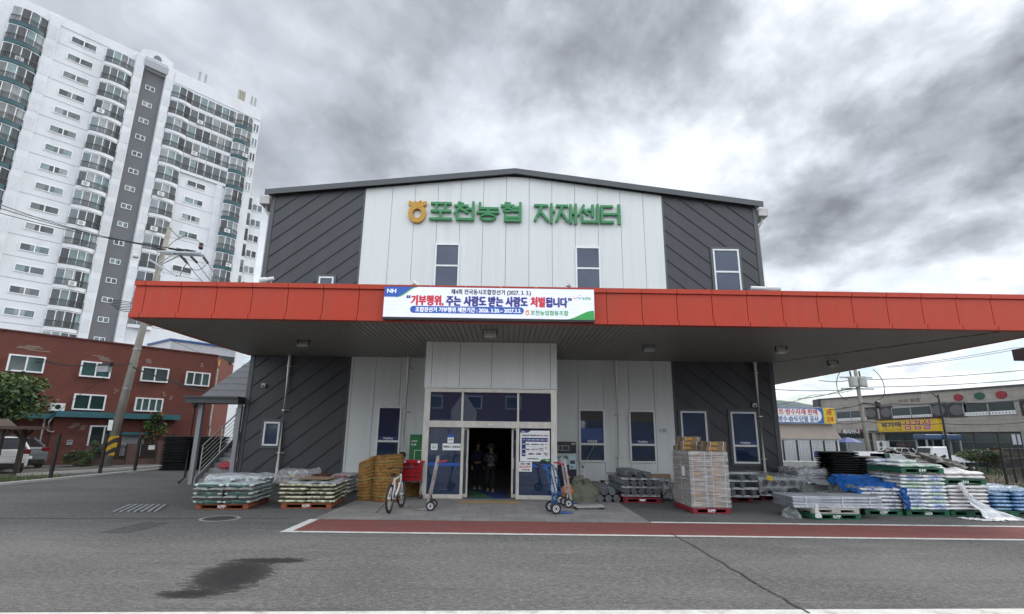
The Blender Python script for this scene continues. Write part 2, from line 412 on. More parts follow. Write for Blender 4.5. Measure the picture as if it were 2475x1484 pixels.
def sack_mat(name, base, label, ends, band=0.34, ink=None, rough=0.35, seed=0.0, dirt=0.25, speckle=None, side_only=False):
    """Woven-plastic sack: body colour, printed panel across the middle, plain ends (local x runs 0..1 along the sack)."""
    m = bpy.data.materials.new(name); m.use_nodes = True
    t, Nn, Ll, b = nodes_of(m)
    tcn = Nn.new('ShaderNodeTexCoord'); oi = Nn.new('ShaderNodeObjectInfo')
    s_ = Nn.new('ShaderNodeSeparateXYZ'); Ll.new(tcn.outputs['Object'], s_.inputs[0])
    of = Nn.new('ShaderNodeVectorMath'); of.operation = 'ADD'
    Ll.new(tcn.outputs['Object'], of.inputs[0])
    cv = Nn.new('ShaderNodeCombineXYZ'); Ll.new(mnode(t, 'MULTIPLY', oi.outputs['Random'], 37.0), cv.inputs[0]); Ll.new(cv.outputs[0], of.inputs[1])
    ax = mnode(t, 'ABSOLUTE', s_.outputs[0])
    c = mixc(t, rng(t, ax, band-0.01, band+0.01), label, ends)
    c = mixc(t, rng(t, mnode(t, 'ABSOLUTE', s_.outputs[2]), 0.022, 0.034), c, base)
    n1 = noi(t, of.outputs[0], 9, 5, 0.6, 0.5)
    if ink:
        # blocks of print: short stripes on the label
        wv = Nn.new('ShaderNodeTexBrick'); Ll.new(of.outputs[0], wv.inputs['Vector'])
        wv.inputs['Scale'].default_value = 1; wv.inputs['Brick Width'].default_value = 0.045; wv.inputs['Row Height'].default_value = 0.05
        wv.inputs['Mortar Size'].default_value = 0.008
        wv.inputs['Color1'].default_value = (0, 0, 0, 1); wv.inputs['Color2'].default_value = (1, 1, 1, 1); wv.inputs['Mortar'].default_value = (0, 0, 0, 1)
        f = mnode(t, 'MULTIPLY', mnode(t, 'GREATER_THAN', wv.outputs[0], 0.45), rng(t, ax, band*0.7, band*0.65))
        c = mixc(t, mnode(t, 'MULTIPLY', f, 0.85), c, ink)
    if speckle: c = mixc(t, rng(t, n1, 0.50, 0.56, 0, 0.85), c, speckle)
    c = mixc(t, rng(t, n1, 0.45, 0.75, 0, dirt), c, tuple(q*0.5 for q in base))
    mr = rng(t, oi.outputs['Random'], 0, 1, 0.82, 1.12)
    sc = Nn.new('ShaderNodeVectorMath'); sc.operation = 'SCALE'; Ll.new(c, sc.inputs[0]); Ll.new(mr, sc.inputs['Scale'])
    Ll.new(sc.outputs[0], b.inputs['Base Color']); b.inputs['Roughness'].default_value = rough
    n3 = noi(t, of.outputs[0], 22, 4, 0.6, 1.0)
    bp = Nn.new('ShaderNodeBump'); bp.inputs['Strength'].default_value = 0.55; bp.inputs['Distance'].default_value = 0.02
    Ll.new(n3, bp.inputs['Height']); Ll.new(bp.outputs[0], b.inputs['Normal'])
    return m
def curtain_glass(name, cols, cell, rough=0.06, spec=0.6):
    """House windows: each pane takes one of several tones (dark room, tinted glass, drawn curtain)."""
    m = bpy.data.materials.new(name); m.use_nodes = True
    t, Nn, Ll, b = nodes_of(m)
    tcn = Nn.new('ShaderNodeTexCoord'); oi = Nn.new('ShaderNodeObjectInfo')
    s_ = Nn.new('ShaderNodeSeparateXYZ'); Ll.new(tcn.outputs['Object'], s_.inputs[0])
    cb = Nn.new('ShaderNodeCombineXYZ')
    Ll.new(mnode(t, 'FLOOR', mnode(t, 'DIVIDE', s_.outputs[0], cell)), cb.inputs[0])
    Ll.new(mnode(t, 'MULTIPLY', oi.outputs['Random'], 91.0), cb.inputs[1])
    wn = Nn.new('ShaderNodeTexWhiteNoise'); Ll.new(cb.outputs[0], wn.inputs['Vector'])
    rp = Nn.new('ShaderNodeValToRGB'); rp.color_ramp.interpolation = 'CONSTANT'
    els = rp.color_ramp.elements
    els[0].color = (*cols[0], 1); els[1].position = 1/len(cols); els[1].color = (*cols[1], 1)
    for i in range(2, len(cols)):
        e_ = els.new(i/len(cols)); e_.color = (*cols[i], 1)
    Ll.new(wn.outputs['Value'], rp.inputs[0])
    n1 = noi(t, tcn.outputs['Object'], 1.5, 4)
    c = mixc(t, rng(t, n1, 0.35, 0.7, 0, 0.5), rp.outputs[0], (0.03, 0.035, 0.04))
    Ll.new(c, b.inputs['Base Color']); b.inputs['Roughness'].default_value = rough; b.inputs['Specular IOR Level'].default_value = spec
    return m

# ------------------------------------------------------------------ lettering
_tc = {}
def glyphs(body):
    if body in _tc: return _tc[body]
    c = bpy.data.curves.new('txt', 'FONT'); c.body = body; c.size = 1; c.resolution_u = 3
    o = bpy.data.objects.new('txt', c); COL.objects.link(o)
    bpy.context.view_layer.update()
    dg = bpy.context.evaluated_depsgraph_get()
    me = bpy.data.meshes.new_from_object(o.evaluated_get(dg))
    vs = [(v.co.x, v.co.y) for v in me.vertices]; fs = [tuple(p.vertices) for p in me.polygons]
    bpy.data.objects.remove(o); bpy.data.curves.remove(c); bpy.data.meshes.remove(me)
    _tc[body] = (vs, fs); return _tc[body]
def letter(mb, body, x0, x1, z0, z1, y, m=0, bold=0.0, frame=None, slant=0.0):
    """Fit body into the rectangle; frame(u, v, d) maps plane coordinates to space, default upright facing -Y."""
    vs, fs = glyphs(body)
    ax, bx = min(v[0] for v in vs), max(v[0] for v in vs); az, bz = min(v[1] for v in vs), max(v[1] for v in vs)
    offs = [(0, 0)] if not bold else [(0, 0), (-bold, 0), (bold, 0), (0, -bold*0.7), (0, bold*0.7)]
    for i, (ox, oz) in enumerate(offs):
        P = []
        for vx, vz in vs:
            u = x0 + (vx-ax)/(bx-ax)*(x1-x0) + ox; v_ = z0 + (vz-az)/(bz-az)*(z1-z0) + oz
            u += slant*(v_-z0); d = y - i*0.0006
            P.append(frame(u, v_, d) if frame else (u, d, v_))
        mb.add(P, fs, m)
    return mb

# ================================================================== MATERIALS
Mt = {}
Mt['asphalt'] = asphalt_mat()
Mt['red_paint'] = mat('red_lane_paint', (0.20, 0.058, 0.050), 0.8, var=0.14, scale=2.2, bump=0.5, bscale=70, dirt=((0.14, 0.115, 0.105), 0.95), coords='Object', stretch=(0.7, 3, 1))
Mt['white_paint'] = mat('road_line_white', (0.62, 0.61, 0.57), 0.75, var=0.12, scale=5, bump=0.4, bscale=70, dirt=((0.22, 0.21, 0.195), 1.0))
Mt['paving'] = tile_mat('stone_paving', (0.20, 0.19, 0.178), (0.27, 0.258, 0.24), (0.085, 0.08, 0.075), 0.6, 0.6, msize=0.008, wear=0.7, wearcol=(0.12, 0.115, 0.11), wscale=1.6, offset=0.5)
Mt['panel_white'] = mat('white_wall_panel', (0.70, 0.72, 0.70), 0.45, var=0.03, scale=0.8, dirt=((0.52, 0.53, 0.50), 0.45), stretch=(4, 1, 0.25), bump=0.06, bscale=1.5)
Mt['panel_gap'] = mat('panel_joint', (0.06, 0.06, 0.06), 0.9)
Mt['dark_clad'] = mat('charcoal_cladding', (0.047, 0.049, 0.054), 0.5, var=0.07, scale=0.7, bump=0.10, bscale=1.8, dirt=((0.085, 0.085, 0.088), 0.5), stretch=(2, 1, 0.6))
Mt['dark_seam'] = mat('charcoal_seam', (0.022, 0.023, 0.026), 0.5)
Mt['dark_trim'] = mat('charcoal_trim', (0.075, 0.08, 0.085), 0.45, var=0.08)
Mt['gutter'] = mat('pale_gutter', (0.5, 0.49, 0.46), 0.5)
Mt['red_fascia'] = mat('red_fascia_panel', (0.48, 0.050, 0.022), 0.42, spec=0.3, var=0.05, scale=0.9, dirt=((0.36, 0.085, 0.055), 0.5), stretch=(5, 1, 0.45), bump=0.12, bscale=1.6)
Mt['soffit'] = mat('grey_soffit_slat', (0.255, 0.232, 0.198), 0.5, var=0.08, scale=1.2)
Mt['frame_white'] = mat('white_window_frame', (0.80, 0.81, 0.81), 0.4, var=0.04)
Mt['dark_pane'] = mat('dark_window_pane', (0.018, 0.036, 0.085), 0.04, var=0.3, scale=1.1, spec=0.7)
Mt['blue_pane'] = mat('blue_window_pane', (0.035, 0.055, 0.095), 0.05, var=0.1, scale=1.2, spec=0.6)
Mt['steel'] = mat('brushed_stainless', (0.70, 0.68, 0.63), 0.34, 0.55, var=0.12, scale=3, stretch=(8, 8, 0.8))
Mt['door_steel'] = mat('door_stainless', (0.62, 0.59, 0.53), 0.38, 0.35, var=0.16, scale=2.2, stretch=(2, 2, 1))
Mt['glass'] = glass_mat('blue_door_glass', (0.20, 0.34, 0.66), 0.34)
Mt['film_blue'] = mat('blue_film_band', (0.02, 0.065, 0.24), 0.35, var=0.05)
Mt['navy_film'] = mat('navy_film_band', (0.018, 0.035, 0.15), 0.35, var=0.05)
Mt['ink_white'] = mat('white_print', (0.8, 0.8, 0.8), 0.5, var=0.02)
Mt['ink_black'] = mat('black_print', (0.02, 0.02, 0.022), 0.5, var=0.02)
Mt['ink_red'] = mat('red_print', (0.5, 0.025, 0.03), 0.5, var=0.02)
Mt['ink_navy'] = mat('navy_print', (0.015, 0.03, 0.17), 0.5, var=0.02)
Mt['ink_blue'] = mat('blue_print', (0.02, 0.085, 0.36), 0.5, var=0.02)
Mt['ink_green'] = mat('green_print', (0.05, 0.30, 0.08), 0.5, var=0.02)
Mt['ink_yellow'] = mat('yellow_print', (0.62, 0.42, 0.02), 0.5, var=0.02)
Mt['ink_brown'] = mat('rust_red_print', (0.38, 0.10, 0.06), 0.5, var=0.02)
Mt['sign_green'] = mat('green_sign_letter', (0.030, 0.23, 0.075), 0.4, var=0.06, scale=3)
Mt['sign_gold'] = mat('gold_sign_emblem', (0.52, 0.27, 0.018), 0.4, var=0.06)
Mt['black'] = mat('black_plastic', (0.014, 0.014, 0.015), 0.4, var=0.2)
Mt['rubber'] = mat('black_rubber', (0.022, 0.022, 0.022), 0.75, var=0.2)
Mt['grey_plastic'] = mat('grey_plastic', (0.35, 0.36, 0.36), 0.5)
Mt['white_plastic'] = mat('white_plastic', (0.7, 0.7, 0.69), 0.45, var=0.05)
Mt['galv'] = mat('galvanised_steel', (0.34, 0.355, 0.365), 0.45, 0.6, var=0.25, scale=9, rand=0.12)
Mt['alu'] = mat('aluminium', (0.62, 0.62, 0.61), 0.32, 0.85, var=0.12, scale=9)
Mt['concrete'] = mat('concrete', (0.30, 0.295, 0.28), 0.85, var=0.15, scale=2.5, bump=0.3, bscale=40, dirt=((0.16, 0.155, 0.145), 0.5))
Mt['step'] = mat('grey_stair_concrete', (0.33, 0.335, 0.335), 0.8, var=0.08, scale=3)
Mt['post_grey'] = mat('grey_painted_post', (0.26, 0.27, 0.28), 0.45, var=0.06)
Mt['roof_dark'] = mat('dark_roof_sheet', (0.05, 0.052, 0.056), 0.45, var=0.1)
Mt['floor_dark'] = tile_mat('shop_floor_tile', (0.07, 0.07, 0.068), (0.09, 0.088, 0.084), (0.03, 0.03, 0.03), 0.6, 0.6, msize=0.006, wear=0.4)
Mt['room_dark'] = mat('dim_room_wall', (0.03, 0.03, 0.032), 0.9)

# ================================================================== SETTING
FY, EY, KY = 19.7, 16.1, 13.15                 # store front, porch front, canopy edge
g = MB()
xs = [-3000, -60, -30, -20, 14, 22, 30, 60, 120, 3000]; ys = [-3000, -40, 0, 10, 24, 40, 70, 140, 3000]
def gz(x, y):                                  # yard is level; the street to the right lies half a metre lower
    return -0.55*min(1, max(0, (x-16)/8)) if y > -3000 else 0
gv = [(x, y, gz(x, y)) for y in ys for x in xs]
nx = len(xs)
g.add(gv, [(j*nx+i, j*nx+i+1, (j+1)*nx+i+1, (j+1)*nx+i) for j in range(len(ys)-1) for i in range(nx-1)])
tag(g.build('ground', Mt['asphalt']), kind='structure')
# road side of the fence on the left: pale concrete edging
P = [(-16.75, 16.0), (-16.6, 20.5), (-16.55, 24.0), (-16.35, 29.5), (-16.2, 34)]
m = MB()
for (a, b), (c, d) in zip(P, P[1:]):
    m.prism([(a-0.12, b, 0.0), (a+0.12, b, 0.0), (c+0.12, d, 0.0), (c-0.12, d, 0.0)], (0, 0, 0.07))
tag(m.build('kerb', mat('pale_kerb', (0.5, 0.49, 0.46), 0.85, var=0.12, scale=5, bump=0.3)), kind='structure')
m = MB()
for (a, b), (c, d) in zip([(-19.2, 22.0), (-18.2, 25.0), (-17.6, 28.2)], [(-18.2, 25.0), (-17.6, 28.2), (-17.3, 31)]):
    m.prism([(a-0.1, b, 0.0), (a+0.1, b, 0.0), (c+0.1, d, 0.0), (c-0.1, d, 0.0)], (0, 0, 0.10))
tag(m.build('kerb', bpy.data.materials['pale_kerb']), kind='structure')
def sheet(name, pts, z, m_):
    q = MB(); q.poly([(x, y, z) for x, y in pts]); return tag(q.build(name, m_, recalc=False), kind='structure')
sheet('paving', [(-4.1, 12.1), (3.18, 12.1), (3.26, 19.68), (-4.1, 19.68)], 0.006, Mt['paving'])
def strip(x0, x1, y0, y1, z): return [(x0, y0), (x1, y0), (x1, y1), (x0, y1)]
def grid_sheet(name, x0, x1, fy0, fy1, z, m_, n=40):
    q = MB()
    q.grid(lambda u, v_: (x0+(x1-x0)*u, fy0(x0+(x1-x0)*u)*(1-v_)+fy1(x0+(x1-x0)*u)*v_, z + gz(x0+(x1-x0)*u, 11)), n, 1)
    return tag(q.build(name, m_, recalc=False), kind='structure')
grid_sheet('red_lane', -3.96, 26, lambda x: 10.68, lambda x: 12.085, 0.006, Mt['red_paint'])
grid_sheet('lane_line_front', -4.16, 26, lambda x: 10.52, lambda x: 10.66, 0.008, Mt['white_paint'])
grid_sheet('lane_line_back', 3.2, 26, lambda x: 12.10, lambda x: 12.26, 0.010, Mt['white_paint'])
sheet('lane_line_end', [(-4.16, 10.67), (-3.97, 10.67), (-3.97, 12.09), (-4.16, 12.09)], 0.008, Mt['white_paint'])
bl0, bl1 = gnd(-300, 1483.2), gnd(2775, 1471)
sheet('bay_line', [(bl0.x, bl0.y), (bl0.x, bl0.y-.2), (bl1.x, bl1.y-.2), (bl1.x, bl1.y)][::-1], 0.006, Mt['white_paint'])
# long shrinkage crack across the yard
m = MB(); pts = [(3.55, 10.5)] + [(3.55+(4.05-3.55)*i/14 + rnd.uniform(-.03, .03), 10.5-(10.5-4.5)*i/14) for i in range(1, 15)]
pts = [tuple(gnd(1620+(1955-1620)*i/16, 1288+(1484-1288)*i/16)[:2]) for i in range(17)]
pts = [(x+rnd.uniform(-.025, .025), y) for x, y in pts]
for i in range(16):
    w0, w1 = rnd.uniform(.008, .018), rnd.uniform(.008, .018)
    (a, b), (c, d) = pts[i], pts[i+1]
    m.poly([(a-w0, b, .012), (a+w0, b, .012), (c+w1, d, .012), (c-w1, d, .012)])
tag(m.build('pavement_crack', mat('crack_filler', (0.04, 0.04, 0.04), 0.9), recalc=False), kind='structure')
# repaired strips in the asphalt
patch = mat('asphalt_patch', (0.075, 0.074, 0.073), 0.9, var=0.2, scale=3, bump=0.6, bscale=80, dirt=((0.15, 0.147, 0.14), 0.5))
q = [gnd(*p_)[:2] for p_ in ((240, 1288), (318, 1287), (412, 1263), (350, 1262))]
sheet('asphalt_patch', [tuple(p_) for p_ in q], 0.005, patch)
q = [gnd(*p_)[:2] for p_ in ((0, 1253.6), (700, 1253.4), (700, 1252.6), (0, 1252.6))]
sheet('asphalt_joint', [tuple(p_) for p_ in q], 0.005, patch)
# yellow tactile strip at the door
m = MB(); m.box(-1.27, 0.43, 15.28, 15.58, 0.006, 0.014)
for i in range(28):
    for j in range(3): m.box(-1.255+i*.0605, -1.255+i*.0605+.035, 15.30+j*.095, 15.375+j*.095, .014, .020)
tag(m.build('tactile_strip', mat('tactile_yellow', (0.38, 0.235, 0.05), 0.7, var=0.2, scale=6)), 'yellow ribbed tactile strip laid in front of the sliding door', 'tactile paving')
# drain and manhole
t = thing('manhole_cover', 'round iron manhole cover flush in the asphalt before the left pallet', 'manhole', (-6.05, 12.03, 0))
m = MB(); m.lathe([(0.0, .012), (0.33, .012), (0.33, .006)], n=32)
for i in range(-4, 5):
    for j in range(-4, 5):
        if i*i+j*j < 17: m.box(i*.07-.02, i*.07+.02, j*.07-.02, j*.07+.02, .012, .017)
iron = mat('cast_iron', (0.07, 0.068, 0.066), 0.7, 0.3, var=0.2)
m.build('lid', iron, t)
m = MB(); m.lathe([(0.345, .008), (0.40, .008), (0.40, .004)], n=32); m.build('rim', Mt['concrete'], t)
gq = [gnd(*p_) for p_ in ((268, 1237.5), (385, 1237), (409, 1219.5), (310, 1220))]
t = thing('drain_grate', 'steel slatted drain grate set in the yard left of the pallets', 'drain', (gq[0].x, gq[0].y, 0))
m = MB()
A, B, C_, D_ = [V(p_.x-gq[0].x, p_.y-gq[0].y, 0) for p_ in gq]
for i in range(7):
    f0, f1 = (i+.18)/7, (i+.62)/7
    m.prism([A.lerp(B, f0)+V(0, 0, .004), A.lerp(B, f1)+V(0, 0, .004), D_.lerp(C_, f1)+V(0, 0, .004), D_.lerp(C_, f0)+V(0, 0, .004)], (0, 0, .012))
m.build('bars', Mt['galv'], t)
m = MB(); m.poly([A+V(0, 0, .004), B+V(0, 0, .004), C_+V(0, 0, .004), D_+V(0, 0, .004)]); m.build('pit', Mt['black'], t)
# hills on the right horizon
m = MB()
def ridge(u):
    s_ = -0.6+2.6*u
    return s_, (.052+.018*math.sin(s_*5.2+.3)+.009*math.sin(s_*13+1)+.003*mnoise.noise((s_*40, 1, 0)))*2400 + (22 if .45 < s_ < .66 else 0)*math.sin((s_-.45)/.21*math.pi)
def hill(u, v_):
    s_, z = ridge(u); Y = 2400-900*(1-v_)
    return (s_*2400*(Y/2400)**.3, Y, -2+(z+2)*v_**.8+9*mnoise.noise((s_*22, v_*9, 3))*v_*(1-v_*.6))
m.grid(hill, 200, 24)
tag(m.build('hills', mat('wooded_hill', (0.030, 0.055, 0.045), 0.95, var=0.4, scale=0.03, bump=0.6, bscale=0.2), smooth=True), kind='structure')

# ================================================================== STORE
def roofz(x): return 12.37-(0.24-x)*0.112 if x < .24 else 12.37-(x-.24)*0.1275
XL, XR, XA, XB = -9.57, 10.07, -5.81, 6.23
store = thing('store_building', 'wide farm supply store with white middle, charcoal sides and a red canopy', 'store', (0, FY, 0))
OF = (0, FY, 0)
m = MB()
edges = [XA] + [2.68+.925*i for i in range(-9, 4) if XA+.2 < 2.68+.925*i < XB-.1] + [XB]
for a, b in zip(edges, edges[1:]):
    a2, b2 = a+.007, b-.007
    m.prism([(a2, FY, 4.9), (b2, FY, 4.9), (b2, FY, roofz(b2)-.2), (a2, FY, roofz(a2)-.2)], (0, .05, 0))
ed2 = [XA, XA+.1] + [2.69+.945*i for i in range(-8, 4) if XA+.2 < 2.69+.945*i < XB-.15] + [XB]
ed2 = sorted(set([round(e_, 3) for e_ in ed2 if not -2.46 < e_ < 1.55] + [-2.46, 1.55]))
for a, b in zip(ed2, ed2[1:]):
    if a == -2.46: continue
    m.box(a+.007, b-.007, FY, FY+.05, .16, 4.62)
m.build('white_wall', Mt['panel_white'], store, OF)
m = MB()
m.prism([(XL, FY+.06, 4.6), (XR, FY+.06, 4.6), (XR, FY+.06, roofz(XR)-.1), (.24, FY+.06, 12.25), (XL, FY+.06, roofz(XL)-.1)], (0, .2, 0))
m.box(XL, -2.46, FY+.06, FY+.26, 0, 4.598); m.box(1.55, XR, FY+.06, FY+.26, 0, 4.598)
m.build('backing_wall', Mt['panel_gap'], store, OF)
for a, b in ((XA, -2.47), (1.56, XB)):
    m = MB(); m.box(a, b, FY-.03, FY+.055, 0, .155); m.build('plinth', Mt['concrete'], store, OF)
def clip(xa, xb, za, top, x0, z0, s_):
    """piece of the line z=z0+s(x-x0) inside [xa,xb], above za, below the linear top(x)"""
    lo, hi = xa, xb
    t0, t1 = top(xa), top(xb); ts = (t1-t0)/(xb-xa)
    for A_, B_ in ((s_, z0-s_*x0-za), (ts-s_, t0-ts*xa-(z0-s_*x0))):   # A x + B >= 0
        if abs(A_) < 1e-9:
            if B_ < 0: return None
        elif A_ > 0: lo = max(lo, -B_/A_)
        else: hi = min(hi, -B_/A_)
    return (lo, hi) if hi-lo > .05 else None
for xa, xb, sg, refs in ((XL, XA, 1, (at(667.4, 509.9, FY), at(592, 1026.6, FY))), (XB, XR, -1, (at(1602.7, 519.2, FY), at(1710.8, 1014, FY)))):
    m = MB(); se = MB()
    for za, top, ref, dz in ((4.9, lambda x: roofz(x)-.22, refs[0], .63), (.02, lambda x: 4.62, refs[1], .67)):
        m.prism([(xa, FY, za), (xb, FY, za), (xb, FY, top(xb)), (xa, FY, top(xa))], (0, .05, 0))
        for kk in range(-16, 17):
            c = clip(xa+.17 if sg > 0 else xa+.06, xb-.06 if sg > 0 else xb-.17, za, top, ref.x, ref.z+kk*dz, sg*.80)
            if c: se.bar((c[0], FY-.012, ref.z+kk*dz+sg*.80*(c[0]-ref.x)), (c[1], FY-.012, ref.z+kk*dz+sg*.80*(c[1]-ref.x)), .03, .03, up=(0, 0, 1))
    m.build('dark_cladding', Mt['dark_clad'], store, OF)
    se.build('cladding_seams', Mt['dark_seam'], store, OF)
m = MB()
for x in (XL+.08, XR-.08):
    m = MB(); m.box(x-.08, x+.08, FY-.025, FY+.05, .02, roofz(x)-.22); m.build('corner_trim', Mt['dark_trim'], store, OF)
for x in (XA-.03, XB+.03):
    m = MB(); m.box(x-.03, x+.03, FY-.02, FY+.05, .02, roofz(x)-.22); m.build('corner_trim', Mt['dark_trim'], store, OF)
m = MB()
for x in (XL, XR-.2): m.box(x, x+.2, FY+.27, 62, 0, roofz(x)-.12)
m.build('side_wall', Mt['dark_clad'], store, OF)
m = MB()
m.prism([(XL-.17, FY-.2, roofz(XL-.17)), (.24, FY-.2, 12.37), (XR+.17, FY-.2, roofz(XR+.17)), (XR+.17, FY-.2, roofz(XR)-.12), (.24, FY-.2, 12.22), (XL-.17, FY-.2, roofz(XL)-.12)], (0, 42, 0))
m.build('roof', Mt['roof_dark'], store, OF)
m = MB()
for a, b in ((XL-.20, .24), (.24, XR+.20)):
    m.prism([(a, FY-.24, roofz(a)+.03), (b, FY-.24, roofz(b)+.03), (b, FY-.24, roofz(b)-.20), (a, FY-.24, roofz(a)-.20)], (0, .05, 0))
m.build('roof_trim', Mt['dark_trim'], store, OF)
for x0, x1 in ((XL-.42, XL-.04), (XR+.04, XR+.42)):
    m = MB(); z1 = roofz(XL if x0 < 0 else XR)-.26
    m.box(x0, x1, FY-.12, 61, z1-.3, z1); xx = (x0+x1)/2
    m.tube([(xx, FY+.1, z1-.3), (xx, FY+.1, z1-.5), (XL-.07 if x0 < 0 else XR+.07, FY+.14, z1-.75), (XL-.07 if x0 < 0 else XR+.07, FY+.14, 5.4)], .045)
    m.build('gutter', Mt['gutter'], store, OF)
def window(x0, x1, z0, z1, mid=None, pane='dark_pane', film=None, surround=False, fr=.06, text=None, sash=True):
    m = MB(); y0, y1 = FY-.075, FY-.005
    m.box(x0, x1, y0, y1, z1-fr, z1); m.box(x0, x1, y0, y1, z0, z0+fr)
    m.box(x0, x0+fr, y0, y1, z0+fr, z1-fr); m.box(x1-fr, x1, y0, y1, z0+fr, z1-fr)
    if mid: m.box(x0+fr, x1-fr, y0+.004, y1, mid-.035, mid+.035)
    o = m.build('window', Mt['frame_white'], store, OF, bevel=.006)
    m = MB(); m.box(x0+fr, x1-fr, FY-.035, FY-.006, z0+fr, z1-fr); m.build('pane', Mt[pane], o, OF)
    if sash and mid:
        m = MB(); a, b, c, d = x0+fr, x1-fr, z0+fr, mid-.035
        for q_ in ((a, b, d-.05, d), (a, b, c, c+.05)): m.box(q_[0], q_[1], FY-.05, FY-.036, q_[2], q_[3])
        for q_ in ((a, a+.05), (b-.05, b)): m.box(q_[0], q_[1], FY-.05, FY-.036, c+.05, d-.05)
        m.build('sash', Mt['black'], o, OF)
    if film:
        m = MB(); m.box(x0+fr, x1-fr, FY-.039, FY-.0355, mid+.035, mid+.035+film)
        m.box(x0+fr+.02, x1-fr-.02, FY-.0385, FY-.0355, mid+.037+film, mid+.05+film+.38, 1) if text != 'NongHyup' else None
        letter(m, '포천농협' if text != 'NongHyup' else text, (x0+x1)/2-.17, (x0+x1)/2+.17, mid+.06, mid+.06+.085, FY-.041, 2, bold=.004)
        m.build('film_band', [Mt['navy_film'], Mt['film_blue'], Mt['ink_white']], o, OF)
    if text == 'p' or (film and 4 < x0 < 5):
        m = MB(); m.box(x0+fr+.01, x1-fr-.01, FY-.0352, FY-.0345, z1-.42, z1-fr-.01)
        for i in range(7): m.box(x0+fr+.01, x1-fr-.01, FY-.040, FY-.0353, z1-.42+.05*i, z1-.385+.05*i)
        m.build('blind', mat('blind_grey', (.075, .07, .062), .7) if 'blind_grey' not in bpy.data.materials else bpy.data.materials['blind_grey'], o, OF)
    if surround:
        m = MB(); e_ = .09
        m.box(x0-e_, x1+e_, FY-.055, FY-.004, z1, z1+e_); m.box(x0-e_, x1+e_, FY-.055, FY-.004, z0-e_, z0)
        m.box(x0-e_, x0, FY-.055, FY-.004, z0, z1); m.box(x1, x1+e_, FY-.055, FY-.004, z0, z1)
        m.build('surround', Mt['dark_trim'], o, OF)
    return o
window(-2.87, -1.90, 6.4, 9.15, 8.24, 'blue_pane', sash=False); window(2.67, 3.65, 6.4, 9.11, 8.22, 'blue_pane', sash=False)
window(8.13, 9.16, 6.4, 9.11, 8.17, 'blue_pane', sash=False, surround=True); window(-7.32, -6.75, 6.9, 7.71, None, 'blue_pane', surround=True)
window(-4.66, -3.80, .92, 2.79, 1.55, film=.13, text='NongHyup'); window(2.69, 3.64, .92, 2.78, 1.54, film=.13, text='p')
window(4.53, 5.49, .91, 2.77, 1.54, film=.13, text='NongHyup'); window(6.44, 7.39, .92, 2.76, 1.55, surround=True)
window(8.29, 9.23, .93, 2.76, 1.55, film=.13, text='NongHyup', surround=True); window(-8.74, -8.17, 1.34, 2.18, None, surround=True)
for x in (-8.06, -3.64, 4.10, 9.33):
    m = MB(); m.tube([(x, FY-.14, 4.62), (x, FY-.14, .22), (x, FY-.22, .12), (x, FY-.30, .07)], .062, 14)
    for z in (1.1, 2.6, 4.2):
        m.lathe([(.064, z-.02), (.074, z-.02), (.074, z+.02), (.064, z+.02)], (x, FY-.14, 0), 14); m.bar((x+.06, FY-.14, z), (x+.15, FY-.02, z), .02, .03)
    m.build('downpipe', Mt['steel'], store, OF, smooth=False)
m = MB(); m.box(5.62, 5.92, FY-.012, FY-.002, 1.95, 2.16)
m.box(5.64, 5.70, FY-.016, FY-.0121, 1.99, 2.10, 1); m.box(5.74, 5.80, FY-.016, FY-.0121, 1.99, 2.12, 1); m.box(5.82, 5.89, FY-.016, FY-.0121, 1.99, 2.12, 1)
tag(m.build('wall_plate', [Mt['white_plastic'], Mt['grey_plastic']]), 'small pale information plate fixed on the white wall right of the third window', 'plate')

# canopy
CXL, CXR, CZ, CT = -9.6, 14.2, 4.6, 5.56
def mitre_y(x): return 19.62-(x-10.07)*2.2
def mitre_x(y): return 10.07+(19.62-y)/2.2
can = MB()
can.box(CXL+.05, XR+.001, KY+.1, FY-.002, CZ+.1, CT-.09); can.box(XR+.002, CXR-.05, KY+.1, 37, CZ+.1, CT-.09)
canopy = can.build('canopy', Mt['dark_trim'], store, OF)
m = MB(); wdt, gp = .150, .020
x = CXL+.06
while x < CXR-.1:
    a, b = x, min(x+wdt-gp, CXR-.06)
    y1 = FY-.01 if b <= 10.08 else max(KY+.2, mitre_y(b)-.02)
    if y1 > KY+.25: m.box(a, b, KY+.16, y1, CZ+.005, CZ+.03)
    x += wdt
y = KY+.2
while y < 36.9:
    xa = max(mitre_x(y)+.02, 10.09)
    if xa < CXR-.1: m.box(xa, CXR-.06, y, y+wdt-gp, CZ+.005, CZ+.03)
    y += wdt
m.bar((10.08, 19.6, CZ), (13.0, KY+.16, CZ), .05, .012)
m.build('soffit', Mt['soffit'], canopy, OF)
m = MB(); j0 = at(697.8, 691, KY).x; pitch = .915
js = [CXL] + [j0+pitch*i for i in range(-4, 25) if CXL+.15 < j0+pitch*i < CXR-.1] + [CXR]
for a, b in zip(js, js[1:]):
    a2, b2 = a+.008, b-.008
    m.box(a2, b2, KY+.02, KY+.07, CZ+.125, CT-.125)
    m.box(a2, b2, KY-.035, KY+.09, CT-.12, CT); m.box(a2, b2, KY-.06, KY+.155, CZ-.005, CZ+.12)
for X, s_ in ((CXL, 1), (CXR, -1)):
    yy = KY+.1; end = FY-.05 if s_ > 0 else 37
    while yy < end:
        y2 = min(yy+pitch, end)-.014
        for x0, x1, z0, z1 in ((.02, .049, CZ+.125, CT-.125), (-.035, .049, CT-.12, CT), (-.06, .055, CZ-.005, CZ+.12)):
            xa, xb = sorted((X+s_*x0, X+s_*x1)); m.box(xa, xb, yy+.06, y2+.06, z0, z1)
        yy += pitch
m.build('fascia', Mt['red_fascia'], canopy, OF)
